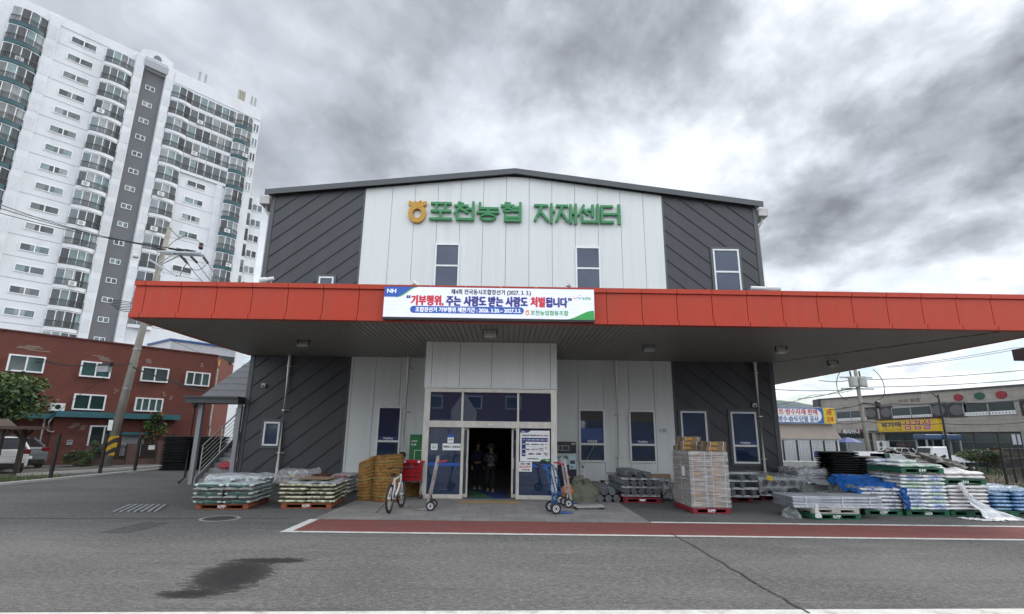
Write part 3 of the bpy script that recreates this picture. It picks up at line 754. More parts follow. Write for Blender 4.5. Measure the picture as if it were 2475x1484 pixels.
m = MB(); m.box(CXL+.05, CXR-.05, KY+.071, KY+.098, CZ+.125, CT-.125); m.build('fascia_backing', Mt['black'], canopy, OF)
pq = V(15.95, 15.4, 0)
pil = thing('canopy_pillar', 'square charcoal pillar with a wider cap at the right edge beyond the red canopy', 'pillar', (pq.x+.2, pq.y+.2, 0))
m = MB(); m.box(-.26, .26, -.26, .26, -.6, CZ-.08)
m.build('shaft', Mt['dark_clad'], pil)
m = MB(); m.box(-.42, .42, -.42, .42, CZ-.35, CZ-.002); m.build('cap', Mt['dark_trim'], pil)

# porch and door
PXL, PXR = -2.48, 1.56
m = MB()
es = [PXL, -2.27, -1.42, -.44, .52, 1.36, PXR]
for a, b in zip(es, es[1:]): m.box(a+.006, b-.006, EY-.03, EY+.02, 3.22, CZ-.003)
m.box(PXL-.01, PXR+.01, EY-.045, EY+.02, 3.18, 3.215)
for x in (PXL, PXR-.1):
    m.box(x, x+.1, EY+.15, FY+.05, 0.02, 4.595)
m.build('porch_wall', Mt['panel_white'], store, OF)
m = MB(); m.box(PXL+.1, PXR-.1, EY+.021, EY+.1, 3.2, 4.59); m.build('porch_lining', Mt['panel_gap'], store, OF)
m = MB(); y0, y1 = EY-.02, EY+.14
m.box(PXL+.05, PXL+.21, y0, y1, 0, 3.175); m.box(PXR-.19, PXR-.02, y0, y1, 0, 3.175)
m.box(PXL+.21, PXR-.19, y0+.004, y1, 3.06, 3.17)
m.box(PXL+.21, PXR-.19, y0-.012, y1, 2.02, 2.21)
for x in (-1.30, .38): m.box(x-.03, x+.03, y0+.004, y1, 2.21, 3.06)
for x0, x1 in ((-1.30, -1.22), (.33, .42)): m.box(x0, x1, y0+.004, y1, 0.01, 2.02)
m.box(PXL+.21, -1.30, y0+.006, y1, .01, .12); m.box(.42, PXR-.19, y0+.006, y1, .01, .12)
df = m.build('door_frame', Mt['door_steel'], store, OF, bevel=.006)
m = MB(); m.box(-.52, -.36, y0-.05, y0-.013, 2.09, 2.14); m.build('door_sensor', Mt['white_plastic'], df, OF)
for x0, x1, z0, z1 in ((PXL+.21, -1.33, 2.21, 3.06), (-1.27, .35, 2.21, 3.06), (.41, PXR-.19, 2.21, 3.06), (PXL+.21, -1.30, .12, 2.02), (.42, PXR-.19, .12, 2.02)):
    q = MB(); q.box(x0, x1, EY+.05, EY+.058, z0, z1); q.build('glass_panel', Mt['glass'], df, OF)
for a, b in ((PXL+.21, -1.305), (.425, PXR-.19)):
    q = MB(); q.box(a, b, EY+.044, EY+.048, .91, 1.0); q.build('film_band', Mt['ink_blue'], df, OF)
for x0, x1, hx in ((-1.98, -1.09, -1.13), (.20, 1.10, .25)):
    q = MB(); yy = EY+.17
    q.box(x0, x0+.05, yy, yy+.04, .03, 2.02); q.box(x1-.05, x1, yy, yy+.04, .03, 2.02); q.box(x0+.05, x1-.05, yy, yy+.04, .03, .13); q.box(x0+.05, x1-.05, yy, yy+.04, 1.95, 2.02)
    d = q.build('sliding_door', Mt['door_steel'], store, OF)
    q = MB(); q.box(x0+.05, x1-.05, yy+.016, yy+.024, .13, 1.95); q.build('glass_panel', Mt['glass'], d, OF)
    q = MB(); q.bar((hx, yy-.04, .85), (hx, yy-.04, 1.15), .025, .025); q.build('handle', Mt['steel'], d, OF)
# shop inside
tag(MB().box(PXL+.11, PXR-.11, EY+.145, FY+.1, -.02, .008).box(XL+.3, XR-.3, FY+.27, 34, -.02, .007).build('shop_floor', Mt['floor_dark']), kind='structure')
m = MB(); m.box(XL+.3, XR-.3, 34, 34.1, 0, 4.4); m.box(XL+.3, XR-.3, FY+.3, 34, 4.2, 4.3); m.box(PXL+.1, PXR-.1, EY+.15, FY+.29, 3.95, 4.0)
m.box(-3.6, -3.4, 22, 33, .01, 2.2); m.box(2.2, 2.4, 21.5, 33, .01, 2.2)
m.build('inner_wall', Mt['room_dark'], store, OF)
lt = thing('strip_light', 'lit white strip lamp on the shop ceiling, front row, left', 'ceiling light', (-1.7, 20.6, 4.14), 0, 'strip lamps on the shop ceiling')
m = MB(); m.box(-.6, .6, -.06, .06, .0, .055); m.build('housing', Mt['white_plastic'], lt)
m = MB(); m.box(-.58, .58, -.04, .04, -.03, -.001); m.build('tube', glow_mat('lamp_tube', (0.9, 0.96, 1), 1.5), lt)
for i, (x, y) in enumerate([(.2, 20.6), (2.0, 20.6), (-1.7, 23), (.2, 23), (2.0, 23), (-1.7, 26), (.2, 26), (2.0, 26), (-4.2, 23), (-4.2, 26)]):
    c = copy_tree(lt); c.location = (x, y, 4.14)
    c['label'] = 'lit white strip lamp on the shop ceiling, %s row, %s' % ({20.6: 'front', 23: 'middle', 26: 'rear'}[y], {-1.7: 'left', .2: 'centre', 2.0: 'right', -4.2: 'far left'}[x])

# ================================================================== SIGNS ON THE STORE
S_ = {
 '포': [(.05, .92, .95, .92), (.28, .92, .28, .52), (.70, .92, .70, .52), (.05, .50, .95, .50), (.49, .5, .49, .08), (0, .07, 1, .07)],
 '천': [(.22, .98, .42, .90), (.04, .80, .64, .80), (.36, .80, .05, .40), (.33, .64, .62, .44), (.62, .62, .88, .62), (.90, 1, .90, .02), (.16, .34, .16, .08), (.14, .07, .9, .07)],
 '농': [(.11, .98, .11, .66), (.09, .68, .95, .68), (.5, .66, .5, .48), (0, .47, 1, .47), ('o', .5, .20, .38, .19)],
 '협': [(.20, .98, .42, .96), (.02, .84, .60, .84), ('o', .31, .62, .22, .13), (.55, .74, .88, .74), (.55, .58, .88, .58), (.90, 1, .90, .40), (.20, .36, .20, .02), (.90, .36, .90, .02), (.2, .20, .9, .20), (.2, .04, .9, .04)],
 '자': [(.0, .92, .64, .92), (.36, .92, .02, .10), (.34, .52, .66, .10), (.84, 1, .84, -.02), (.84, .60, 1.0, .60)],
 '재': [(.0, .92, .54, .92), (.30, .92, .0, .10), (.28, .52, .54, .10), (.70, .97, .70, .0), (.95, 1, .95, -.03), (.70, .52, .95, .52)],
 '센': [(.26, .97, .02, .44), (.24, .74, .48, .46), (.44, .70, .68, .70), (.70, .97, .70, .36), (.96, 1, .96, .02), (.18, .34, .18, .08), (.16, .07, .96, .07)],
 '터': [(.06, .94, .06, .06), (.04, .92, .60, .92), (.06, .50, .58, .50), (.04, .07, .62, .07), (.60, .50, .88, .50), (.92, 1, .92, -.02)],
}
def glyph(ch, x0, w_, z0, h_, y, th=.105, dp=.11):
    q = MB()
    for i, s_ in enumerate(S_[ch]):
        yy = y-i*.003
        if s_[0] == 'o':
            _, cx, cz, rx, rz = s_
            n = 28; X = lambda r_, a: (x0+cx*w_+(rx*w_-r_)*math.cos(a), z0+cz*h_+(rz*h_-r_)*math.sin(a))
            for k_ in range(n):
                a, b = 2*math.pi*k_/n, 2*math.pi*(k_+1)/n
                po = [X(-th*.15, a), X(-th*.15, b), X(th*.75, b), X(th*.75, a)]
                q.prism([(u, yy, v_) for u, v_ in po], (0, dp, 0))
        else:
            a = V(x0+s_[0]*w_, 0, z0+s_[1]*h_); b = V(x0+s_[2]*w_, 0, z0+s_[3]*h_)
            d = (b-a).normalized(); nrm = V(-d.z, 0, d.x)*(th/2); ext = d*(th*.30)
            q.prism([p_+V(0, yy, 0) for p_ in (a-ext+nrm, b+ext+nrm, b+ext-nrm, a-ext-nrm)], (0, dp, 0))
    return q
sign = thing('fascia_lettering', 'raised green Korean shop name with gold emblem high on the white gable', 'sign', (0, FY, 10.1))
SO = (0, FY, 10.1); sy = FY-.15
for i, ch in enumerate('포천농협'): glyph(ch, -3.14+i*.945, .86, 10.12, .79, sy).build('letter', Mt['sign_green'], sign, SO, bevel=.008)
for i, ch in enumerate('자재센터'): glyph(ch, 1.05+i*.885, .80, 10.10, .79, sy).build('letter', Mt['sign_green'], sign, SO, bevel=.008)
def emblem(q, x0, z0, w_, h_, y, dp, m_=0):
    n = 28
    for k_ in range(n):
        a, b = 2*math.pi*k_/n, 2*math.pi*(k_+1)/n
        f = lambda r_, t_: (x0+(.5+r_*math.cos(t_))*w_, y, z0+(.37+r_*.98*math.sin(t_))*h_*.98)
        q.prism([f(.48, a), f(.48, b), f(.245, b), f(.245, a)], (0, dp, 0), m_)
    for s_ in (1, -1):
        P_ = [(.02, .99), (.34, .90), (.52, .62), (.30, .66), (.17, .74), (.02, .80)]
        q.prism([(x0+(u if s_ > 0 else 1-u)*w_, y-.004*(1+(s_ < 0))*(dp > 0), z0+v_*h_) for u, v_ in P_], (0, dp, 0), m_)
    q.prism([(x0+u*w_, y-.012*(dp > 0)-.0006, z0+v_*h_) for u, v_ in ((.30, 1.02), (.50, .92), (.70, 1.02), (.51, .66))], (0, dp, 0), m_)
    return q
emblem(MB(), -4.03, 10.08, .74, .86, sy, .11).build('emblem', Mt['sign_gold'], sign, SO)

LX0, LX1, LZ0, LZ1, LY = -3.13, 2.22, 4.67, 5.47, 12.95
led = thing('led_screen', 'long LED message board with Korean election notice hung on the red fascia', 'screen', (0, LY, LZ0))
LO = (0, LY, LZ0)
m = MB(); m.box(LX0, LX1, LY, KY-.07, LZ0-.06, LZ1); m.build('housing', Mt['black'], led, LO)
def led_bg():
    m_ = glow_mat('led_white', (0.78, 0.82, 0.95), 0.72); t, Nn, Ll, b = nodes_of(m_)
    tcn = Nn.new('ShaderNodeTexCoord'); s_ = Nn.new('ShaderNodeSeparateXYZ'); Ll.new(tcn.outputs['Object'], s_.inputs[0])
    wv = mnode(t, 'SINE', mnode(t, 'MULTIPLY', s_.outputs[2], 2*math.pi*23/.8))
    n1 = noi(t, tcn.outputs['Object'], 2.0, 2)
    f = mnode(t, 'MULTIPLY', rng(t, wv, -0.2, 0.6), rng(t, n1, .3, .6, .5, 1))
    Ll.new(mixc(t, f, (0.80, 0.83, 0.96), (0.52, 0.57, 0.78)), b.inputs['Emission Color'])
    return m_
m = MB(); m.box(LX0+.004, LX1-.004, LY-.006, LY-.001, LZ0, LZ1-.01); m.build('display', led_bg(), led, LO)
LW, LH = LX1-LX0, LZ1-LZ0-.01
U_ = lambda u: LX0+.004+(LW-.008)*(u-90)/2275.0
W_ = lambda v_: LZ0+LH*v_
E_ = {k_: glow_mat('led_'+k_, c_, 0.62) for k_, c_ in dict(navy=(.030, .028, .22), red=(.55, .03, .05), blue=(.03, .10, .42), green=(.04, .33, .07), black=(.035, .04, .05), white=(.85, .9, 1), orange=(.75, .28, .06), leaf=(.12, .42, .05), sky=(.05, .25, .6)).items()}
m = MB(); yb = LY-.008
cur = [(.5+.5*math.sin((i/10-.5)*math.pi)) for i in range(11)]
top_ = [(U_(440-230*i/10), W_(1-.345*cur[i])) for i in range(11)]
m.poly([(U_(90), yb, W_(1)), *[(a, yb, b) for a, b in top_], (U_(90), yb, W_(.655))][::-1], 1)
for (a, b), (c, d) in zip(top_, top_[1:]): m.poly([(a, yb-.001, b), (c, yb-.001, d), (c+.03, yb-.001, d-.012), (a+.05, yb-.001, b)], 2)
cor = [(U_(2050+310*i/10), W_(.30*cur[i])) for i in range(11)]
m.poly([(U_(2364), yb, W_(0)), *[(a, yb, b) for a, b in cor[::-1]]], 0)
n = 12; cx0, cx1, cz, rr = U_(380)+.085, U_(1600)-.085, W_(.255), LH*.118
pill = [(cx0+rr*math.cos(math.pi/2+math.pi*i/n), yb, cz+rr*math.sin(math.pi/2+math.pi*i/n)) for i in range(n+1)] + [(cx1+rr*math.cos(-math.pi/2+math.pi*i/n), yb, cz+rr*math.sin(-math.pi/2+math.pi*i/n)) for i in range(n+1)]
m.poly(pill, 1)
m.build('graphics', [E_['green'], E_['blue'], E_['leaf']], led, LO, recalc=False)
m = MB(); yt = LY-.012
def lt_(s_, u0, u1, v0, v1, mi, b_=0.0): letter(m, s_, U_(u0), U_(u1), W_(v0), W_(v1), yt, mi, b_)
lt_('NH', 120, 214, .79, .92, 4, .006)
lt_('제4회 전국동시조합장선거 (2027. 3. 3.)', 812, 1676, .745, .945, 2, .006)
lt_('“', 336, 372, .62, .72, 0, .012); lt_('기부행위,', 384, 730, .38, .72, 1, .018); lt_('주는', 764, 920, .39, .70, 0, .018)
lt_('사람도', 955, 1192, .39, .71, 0, .018); lt_('받는', 1222, 1376, .39, .71, 0, .018); lt_('사람도', 1408, 1642, .39, .71, 0, .018)
lt_('처벌', 1678, 1828, .39, .72, 1, .018); lt_('됩니다', 1842, 2070, .39, .71, 0, .018); lt_('”', 2084, 2118, .60, .70, 0, .012)
lt_('조합장선거 기부행위 제한기간 : 2026. 3.20.~ 2027.3.3.', 436, 1574, .175, .335, 4, .006)
lt_('포천농업협동조합', 1676, 2082, .12, .275, 3, .005); lt_('농심천심', 2238, 2326, .655, .745, 3, .003)
m.build('lettering', [E_['navy'], E_['red'], E_['black'], E_['green'], E_['white']], led, LO, recalc=False)
m = MB()
emblem(m, U_(1618), W_(.12), U_(1662)-U_(1618), LH*.165, yt, .001, 0)
for u0, mi in ((2140, 0), (2190, 1)):
    for k_ in range(10):
        a, b = math.pi*(1.0+k_/10), math.pi*(1.0+(k_+1)/10)
        f = lambda r_, t_: (U_(u0+18)+r_*math.cos(t_), yt, W_(.74)+r_*math.sin(t_))
        m.prism([f(.05, a), f(.05, b), f(.03, b), f(.03, a)], (0, .001, 0), mi)
m.lathe([(0, .001), (.014, .001), (.014, 0)], (U_(2210), yt-.001, W_(.80)), 12, 1, 'y')
m.build('logo', [E_['orange'], E_['sky']], led, LO, recalc=False)

# lamps and cameras on the store
def floodlight(i, p, lab, grp):
    t = thing('canopy_lamp', lab, 'lamp', p, 0, grp)
    m = MB(); m.box(-.16, .16, -.11, .11, -.10, -.02); m.build('housing', Mt['grey_plastic'], t, bevel=.01)
    m = MB(); m.box(-.14, .14, -.09, .09, -.112, -.101); m.build('lens', mat('lamp_lens_%d' % i, (0.5, 0.5, 0.46), 0.2), t) if i == 0 else m.build('lens', bpy.data.materials['lamp_lens_0'], t)
    m = MB(); m.bar((-.18, 0, -.06), (-.18, 0, .10), .02, .05); m.bar((.18, 0, -.06), (.18, 0, .10), .02, .05); m.bar((-.18, 0, .095), (.18, 0, .095), .05, .012); m.build('bracket', Mt['black'], t)
for i, (q, l_) in enumerate(zip([(-6.31, 16.2), (-.45, 14.1), (4.44, 16.18), (8.52, 16.04), (11.85, 18.86)],
    ['square flood lamp under the canopy before the left downpipe', 'square flood lamp under the canopy just above the entrance porch', 'square flood lamp under the canopy before the white wall right of the porch',
     'square flood lamp under the canopy before the right charcoal wall', 'square flood lamp under the side canopy beyond the store corner'])):
    floodlight(i, (q[0], q[1], CZ-.095), l_, 'flood lamps under the canopy')
def spot(p, d, lab, arm=.35):
    t = thing('roof_lamp', lab, 'lamp', p, 0, 'spot lamps on top of the canopy'); d = Vector(d)
    m = MB(); m.tube([(0, 0, 0), d*.5, d*.52, d], [.055, .055, .075, .085], 12); m.build('body', Mt['white_plastic'], t)
    m = MB(); m.tube([d*.2, d*.2+V(0, .1, -.35)], .02, 6); m.build('stem', Mt['grey_plastic'], t)
spot(at(662, 673, 14.2), (-.35, -.1, -.10), 'white tube spot lamp on the canopy roof at the left charcoal wall')
spot(at(1008, 690, 14.2), (-.12, -.25, .02), 'small white spot lamp on the canopy roof left of the first gable window')
spot(at(1377, 692, 14.2), (-.12, -.25, .02), 'small white spot lamp on the canopy roof left of the second gable window')
spot(at(1815, 696, 14.2), (.75, -.15, -.06), 'long white spot lamp on the canopy roof at the right charcoal corner')
def cctv(p, lab):
    t = thing('security_camera', lab, 'camera', p, 0, 'security cameras on the charcoal walls')
    m = MB(); m.box(-.07, .07, -.12, -.01, -.07, .07); m.build('housing', Mt['white_plastic'], t, bevel=.015)
    m = MB(); m.lathe([(0, -.135), (.04, -.135), (.045, -.121)], (0, 0, -.02), 12, 0, 'y'); m.build('lens', Mt['black'], t)
a = at(640, 932, FY); cctv((a.x, FY-.02, a.z), 'white security camera on the left charcoal wall above the small window')
a = at(1821, 980, FY); cctv((a.x, FY-.02, a.z), 'white security camera on the right charcoal wall beside the downpipe')

# notices on the glass
po = thing('opening_hours_poster', 'white opening hours poster with blue table on the right door glass', 'poster', (.45, EY+.04, 1.07))
PO = (.45, EY+.04, 1.07); x0, x1, z0, z1 = .45, 1.33, 1.07, 1.955; yp = EY+.036
m = MB(); m.box(x0, x1, yp, EY+.045, z0, z1); m.build('sheet', Mt['ink_white'], po, PO)
m = MB(); y2 = yp-.003
X = lambda u: x0+(x1-x0)*u; Z = lambda v_: z0+(z1-z0)*v_
m.poly([(X(0), y2, Z(1)), (X(0), y2, Z(.93)), (X(.25), y2, Z(.93)), (X(.37), y2, Z(1))], 0)
m.poly([(X(1), y2, Z(0)), (X(1), y2, Z(.09)), (X(.76), y2, Z(.09)), (X(.66), y2, Z(0))], 1)
m.poly([(X(.055), y2, Z(.635)), (X(.945), y2, Z(.635)), (X(.945), y2, Z(.765)), (X(.055), y2, Z(.765))], 0)
m.poly([(X(.055), y2, Z(.165)), (X(.185), y2, Z(.165)), (X(.185), y2, Z(.632)), (X(.055), y2, Z(.632))], 0)
for v_ in (.165, .31, .47): m.box(X(.187), X(.945), y2-.001, y2, Z(v_), Z(v_+.006), 2)
for u, a, b in ((.49, .31, .63), (.64, .31, .47), (.79, .165, .63), (.94, .165, .63)): m.box(X(u), X(u+.006), y2-.0022, y2-.0011, Z(a), Z(b), 2)
m.build('table', [Mt['ink_navy'], Mt['ink_green'], Mt['grey_plastic']], po, PO, recalc=False)
m = MB()
def pl(s_, u0, u1, v0, v1, mi, b_=.002): letter(m, s_, X(u0), X(u1), Z(v0), Z(v1), y2-.004, mi, b_)
pl('NH', .05, .15, .945, .985, 0); pl('포천농협 자재센터', .07, .54, .815, .87, 1); pl('영업시간', .56, .78, .815, .87, 2); pl('안내', .81, .935, .815, .87, 1)
pl('구 분', .08, .16, .68, .72, 0); pl('2~5월·9~10월', .20, .47, .68, .72, 0); pl('6~8월', .51, .62, .68, .72, 0); pl('9~10월', .65, .78, .68, .72, 0); pl('11~1월', .81, .93, .68, .72, 0)
pl('평일', .08, .16, .54, .58, 0); pl('토요일', .07, .17, .37, .41, 0); pl('주말', .08, .16, .22, .26, 0)
pl('08:00 ~ 18:00', .20, .48, .53, .57, 1); pl('08:00 ~ 18:00', .50, .78, .53, .57, 1); pl('휴', .84, .90, .52, .58, 2); pl('무', .84, .90, .40, .46, 2)
pl('08:00 ~ 12:00', .20, .48, .37, .41, 1); pl('휴 무', .52, .62, .36, .42, 2); pl('08:00~', .66, .78, .41, .44, 1); pl('12:00', .67, .77, .35, .38, 1)
pl('08:00 ~ 18:00', .29, .70, .215, .275, 1, .003); pl('09:00~', .81, .93, .245, .28, 1); pl('17:00', .82, .92, .195, .23, 1); pl('포천농업협동조합', .24, .62, .07, .11, 1); pl('농협', .86, .96, .025, .065, 0)
m.build('lettering', [Mt['ink_white'], Mt['ink_black'], Mt['ink_brown']], po, PO, recalc=False)
def paper(name, lab, x0, x1, z0, z1, lines, cat='notice', base='ink_white', grp=None):
    t = thing(name, lab, cat, (x0, EY+.04, z0), 0, grp); o_ = (x0, EY+.04, z0)
    m = MB(); m.box(x0, x1, EY+.037, EY+.046, z0, z1); m.build('sheet', Mt[base], t, o_)
    m = MB()
    for s_, u0, u1, v0, v1, mi in lines: letter(m, s_, x0+(x1-x0)*u0, x0+(x1-x0)*u1, z0+(z1-z0)*v0, z0+(z1-z0)*v1, EY+.033, mi, .002)
    m.build('lettering', [Mt['ink_black'], Mt['ink_red'], Mt['ink_green']], t, o_, recalc=False)
    return t
paper('door_notice', 'white paper with black and red writing below the hours poster', .42, .80, .78, 1.055, [('6월~8월', .12, .85, .70, .92, 0), ('일요일휴무', .05, .92, .38, .62, 1), ('포천농협', .22, .82, .10, .28, 0)])
paper('door_notice', 'white paper strip with bold lettering left half of the pair on the left door glass', -1.85, -1.58, 1.36, 1.55, [('택배박스', .08, .92, .32, .68, 0)])
paper('door_notice', 'white paper strip with bold lettering beside the sliding door on the left glass', -1.575, -1.31, 1.36, 1.55, [('판매개시', .08, .92, .32, .68, 0)])
paper('door_notice', 'small square sticker with green writing low on the left door glass', -2.19, -2.0, 1.36, 1.54, [('포천시', .15, .85, .70, .85, 2), ('할인', .2, .8, .25, .58, 2)])
t = paper('door_notice', 'tall paper leaflet with blue photo top on the left door glass', -1.71, -1.53, 1.57, 1.82, [('안내', .2, .8, .3, .45, 0)])
m = MB(); m.box(.0, .18, -.008, -.004, .16, .25); m.build('picture', Mt['ink_blue'], t)

# ================================================================== YARD GOODS
def sack_mesh(name, Ln, Wd, Hh, seed, m_, nu=14, nv=14, sag=.25):
    r_ = random.Random(seed); sd = r_.uniform(0, 99)
    mb = MB()
    def fn(u, v_):
        x = (u*2-1); a = 2*math.pi*v_
        ex = (1-abs(x)**5)**.5 if abs(x) < 1 else 0
        th = .16+.84*ex; wd = .86+.14*(1-abs(x)**8)
        cy, cz = math.cos(a), math.sin(a)
        y = math.copysign(abs(cy)**.62, cy)*Wd/2*wd; z = math.copysign(abs(cz)**.75, cz)*Hh/2*th
        nz = mnoise.noise((x*2.2+sd, y*7, z*5+sd))*.018 + mnoise.noise((x*7+sd, y*16, sd))*.006
        return (x*Ln/2*(1-.012*mnoise.noise((sd, y*14, 2))), y+nz*.8, z+nz*(.9 if z > 0 else .4))
    mb.grid(fn, nu, nv)
    o = mb.build(name, m_, smooth=True, recalc=True)
    me = o.data; bpy.data.objects.remove(o)
    return me
def sack_kind(nm, Ln, Wd, Hh, m_, n=4): return [sack_mesh(nm, Ln, Wd, Hh, 11*i+len(nm), m_) for i in range(n)]
ORD = ['bottom', 'second', 'third', 'fourth', 'fifth', 'sixth', 'seventh', 'eighth', 'ninth', 'tenth', 'eleventh', 'twelfth', 'thirteenth', 'fourteenth', 'fifteenth', 'sixteenth', 'seventeenth', 'eighteenth', 'nineteenth', 'twentieth', 'twenty-first', 'twenty-second']
FRONT = {1: [''], 2: ['left', 'right'], 3: ['left', 'middle', 'right'], 4: ['left end', 'second from left', 'third from left', 'right end']}
BACK = ['front', 'second', 'third', 'fourth', 'fifth', 'sixth', 'seventh']
def place(name, me, p, rz, label, cat, group, tilt=(0, 0)):
    o = bpy.data.objects.new(name, me); COL.objects.link(o)
    o.location = p; o.rotation_euler = (tilt[0], tilt[1], rz)
    return tag(o, label, cat, group)
def sack_stack(name, kinds, center, rz, W_, D_, z0, layers, pitch, desc, stack, group, side, pattern='A', jitter=.012, topall=True, cat='sack', ncol=2):
    """kinds: (meshes along x, meshes along y). side: which flank the photograph shows, -1 left, 1 right."""
    ca, sa = math.cos(rz), math.sin(rz)
    for l in range(layers):
        ty = pattern if pattern in ('A',) else ('A' if l % 2 == 0 else 'B')
        nc = ncol if ty == 'A' else 4; lx = W_/nc
        nr = max(2, round(D_/.38)) if ty == 'A' else max(2, round(D_/.62)); ly = D_/nr
        ks = kinds[0] if ty == 'A' else kinds[1]
        top = l == layers-1
        for r_ in range(nr):
            for c in range(nc):
                edge = r_ == 0 or (side < 0 and c == 0) or (side > 0 and c == nc-1)
                if not (edge or (top and topall)): continue
                x = -W_/2+lx*(c+.5)+rnd.uniform(-jitter, jitter); y = -D_/2+ly*(r_+.5)+rnd.uniform(-jitter, jitter)
                p = (center[0]+x*ca-y*sa, center[1]+x*sa+y*ca, z0+pitch*(l+.5))
                ln = 'top' if top else ORD[l]
                if r_ == 0: pos = ('front '+FRONT[nc][c]).strip()
                elif edge: pos = BACK[r_]+' on '+('left' if side < 0 else 'right')+' flank'
                else: pos = 'inside row '+BACK[r_]+' at '+FRONT[nc][c]
                rot = rz + (math.pi/2 if ty == 'B' else 0) + rnd.uniform(-.03, .03) + (math.pi if rnd.random() < .5 else 0)
                place(name, rnd.choice(ks), p, rot, '%s in %s layer of %s, %s' % (desc, ln, stack, pos), cat, group, (rnd.uniform(-.02, .02), rnd.uniform(-.015, .015)))
def pallet(col, W_, D_, p, rz, label, text='KPP', group='pallets in the yard', matname=None, flip=False, H=.13):
    t = thing('pallet', label, 'pallet', p, rz, group)
    m = MB(); a, b = W_/2, D_/2
    m.box(-a, a, -b, b, H-.035, H)
    for i in (-1, 0, 1):
        m.box(-a if i < 0 else (-.11 if i == 0 else a-.13), -a+.13 if i < 0 else (.11 if i == 0 else a), -b+.002, b-.002, .024, H-.0355)
    for y in (-b, -.09, b-.13): m.box(-a+.002, a-.002, y+.001, y+.13, 0.0, .0235)
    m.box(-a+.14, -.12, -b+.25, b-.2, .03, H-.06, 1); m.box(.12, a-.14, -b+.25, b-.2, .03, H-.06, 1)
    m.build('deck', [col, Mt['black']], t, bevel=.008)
    if text:
        m = MB(); fr = (lambda u, v_, d: (-u, d, .13-v_)) if flip else None
        letter(m, text, -.085, .085, .044, .098, -b-.003, 0, .003, fr); letter(m, 'LOGIS', -.06, .06, .028, .038, -b-.003, 0, 0, fr) if text == 'KPP' else None
        for x in (-a+.05, a-.08) if text == '♥' else (): m.lathe([(0, -b-.003), (.02, -b-.003)], (x, 0, .08), 10, 0, 'y')
        m.build('lettering', Mt['ink_white'], t, recalc=False)
    return t
P_or = mat('rust_orange_pallet', (0.24, 0.070, 0.026), 0.65, var=0.2, dirt=((0.10, 0.05, 0.03), .5)); P_red = mat('red_pallet', (0.22, 0.012, 0.02), 0.5, var=.15, dirt=((.08, .02, .02), .4))
P_gr = mat('green_pallet', (0.016, 0.105, 0.055), 0.5, var=.15, dirt=((.02, .05, .035), .45)); P_wh = mat('pale_pallet', (0.42, 0.39, 0.35), 0.7, var=.15, dirt=((.2, .18, .16), .5))
F_clear = film_mat('clear_film', (.78, .80, .82), .24, (3, 3, 3)); F_wrap = film_mat('streaked_wrap', (.66, .64, .63), .42, (.7, .7, 14), .75); F_white = film_mat('white_film', (.72, .72, .72), .85, (4, 4, 2), .15, .35)
M_tarp = mat('blue_tarp', (.012, .085, .30), .28, var=.3, scale=5, bump=.5, bscale=14); M_blackbag = mat('black_plastic_sheet', (.010, .010, .011), .5, var=.3, bump=.3, bscale=10, spec=.2)
S1a = sack_kind('sack', .66, .41, .105, sack_mat('green_print_sack', (.40, .45, .44), (.035, .12, .10), (.62, .66, .66), .24, (.55, .6, .58), dirt=.2))
S1b = sack_kind('sack', .66, .345, .105, sack_mat('grey_end_sack', (.27, .27, .25), (.10, .16, .145), (.24, .225, .20), .28, None, dirt=.45, speckle=(.38, .41, .40)))
S2 = sack_kind('sack', .68, .43, .102, sack_mat('black_cream_sack', (.022, .026, .026), (.60, .57, .40), (.62, .60, .46), .31, None, dirt=.15, speckle=(.13, .13, .07)))
S4 = sack_kind('sack', .54, .45, .092, sack_mat('white_blue_sack', (.62, .62, .65), (.62, .62, .66), (.70, .70, .72), .14, (.10, .14, .34), dirt=.35))
S5 = sack_kind('sack', .60, .45, .092, sack_mat('white_green_sack', (.76, .78, .77), (.50, .64, .50), (.80, .83, .82), .20, (.22, .40, .28), dirt=.1))
S5b = sack_kind('sack', .60, .45, .092, sack_mat('white_blue_spot_sack', (.74, .77, .79), (.48, .56, .70), (.80, .83, .84), .16, (.12, .2, .45), dirt=.1))
S6 = sack_kind('sack', .54, .45, .092, sack_mat('plain_white_sack', (.74, .71, .70), (.74, .72, .71), (.76, .74, .73), .2, None, dirt=.15))
S7 = sack_kind('sack', .56, .46, .092, sack_mat('blue_sack', (.075, .17, .34), (.20, .36, .58), (.10, .22, .42), .2, (.55, .66, .78), dirt=.4))
SY = sack_kind('sack', .6, .42, .12, sack_mat('yellow_red_sack', (.10, .06, .03), (.50, .32, .02), (.25, .02, .02), .17, (.02, .02, .02), dirt=.3), 3)
SR = sack_kind('sack', .6, .42, .12, sack_mat('red_white_sack', (.42, .40, .40), (.35, .02, .05), (.5, .48, .48), .2, (.6, .6, .6), dirt=.3), 3)
SB = sack_kind('black_bundle', 1.12, 1.02, .085, M_blackbag, 5)
def drape(name, label, cat, m_, fn, nu, nv, group=None, loc=(0, 0, 0), rz=0, thick=0):
    mb = MB(); mb.grid(fn, nu, nv)
    o = mb.build(name, m_, smooth=True, loc=loc); o.rotation_euler = (0, 0, rz)
    if thick: md = o.modifiers.new('solid', 'SOLIDIFY'); md.thickness = thick
    return tag(o, label, cat, group)
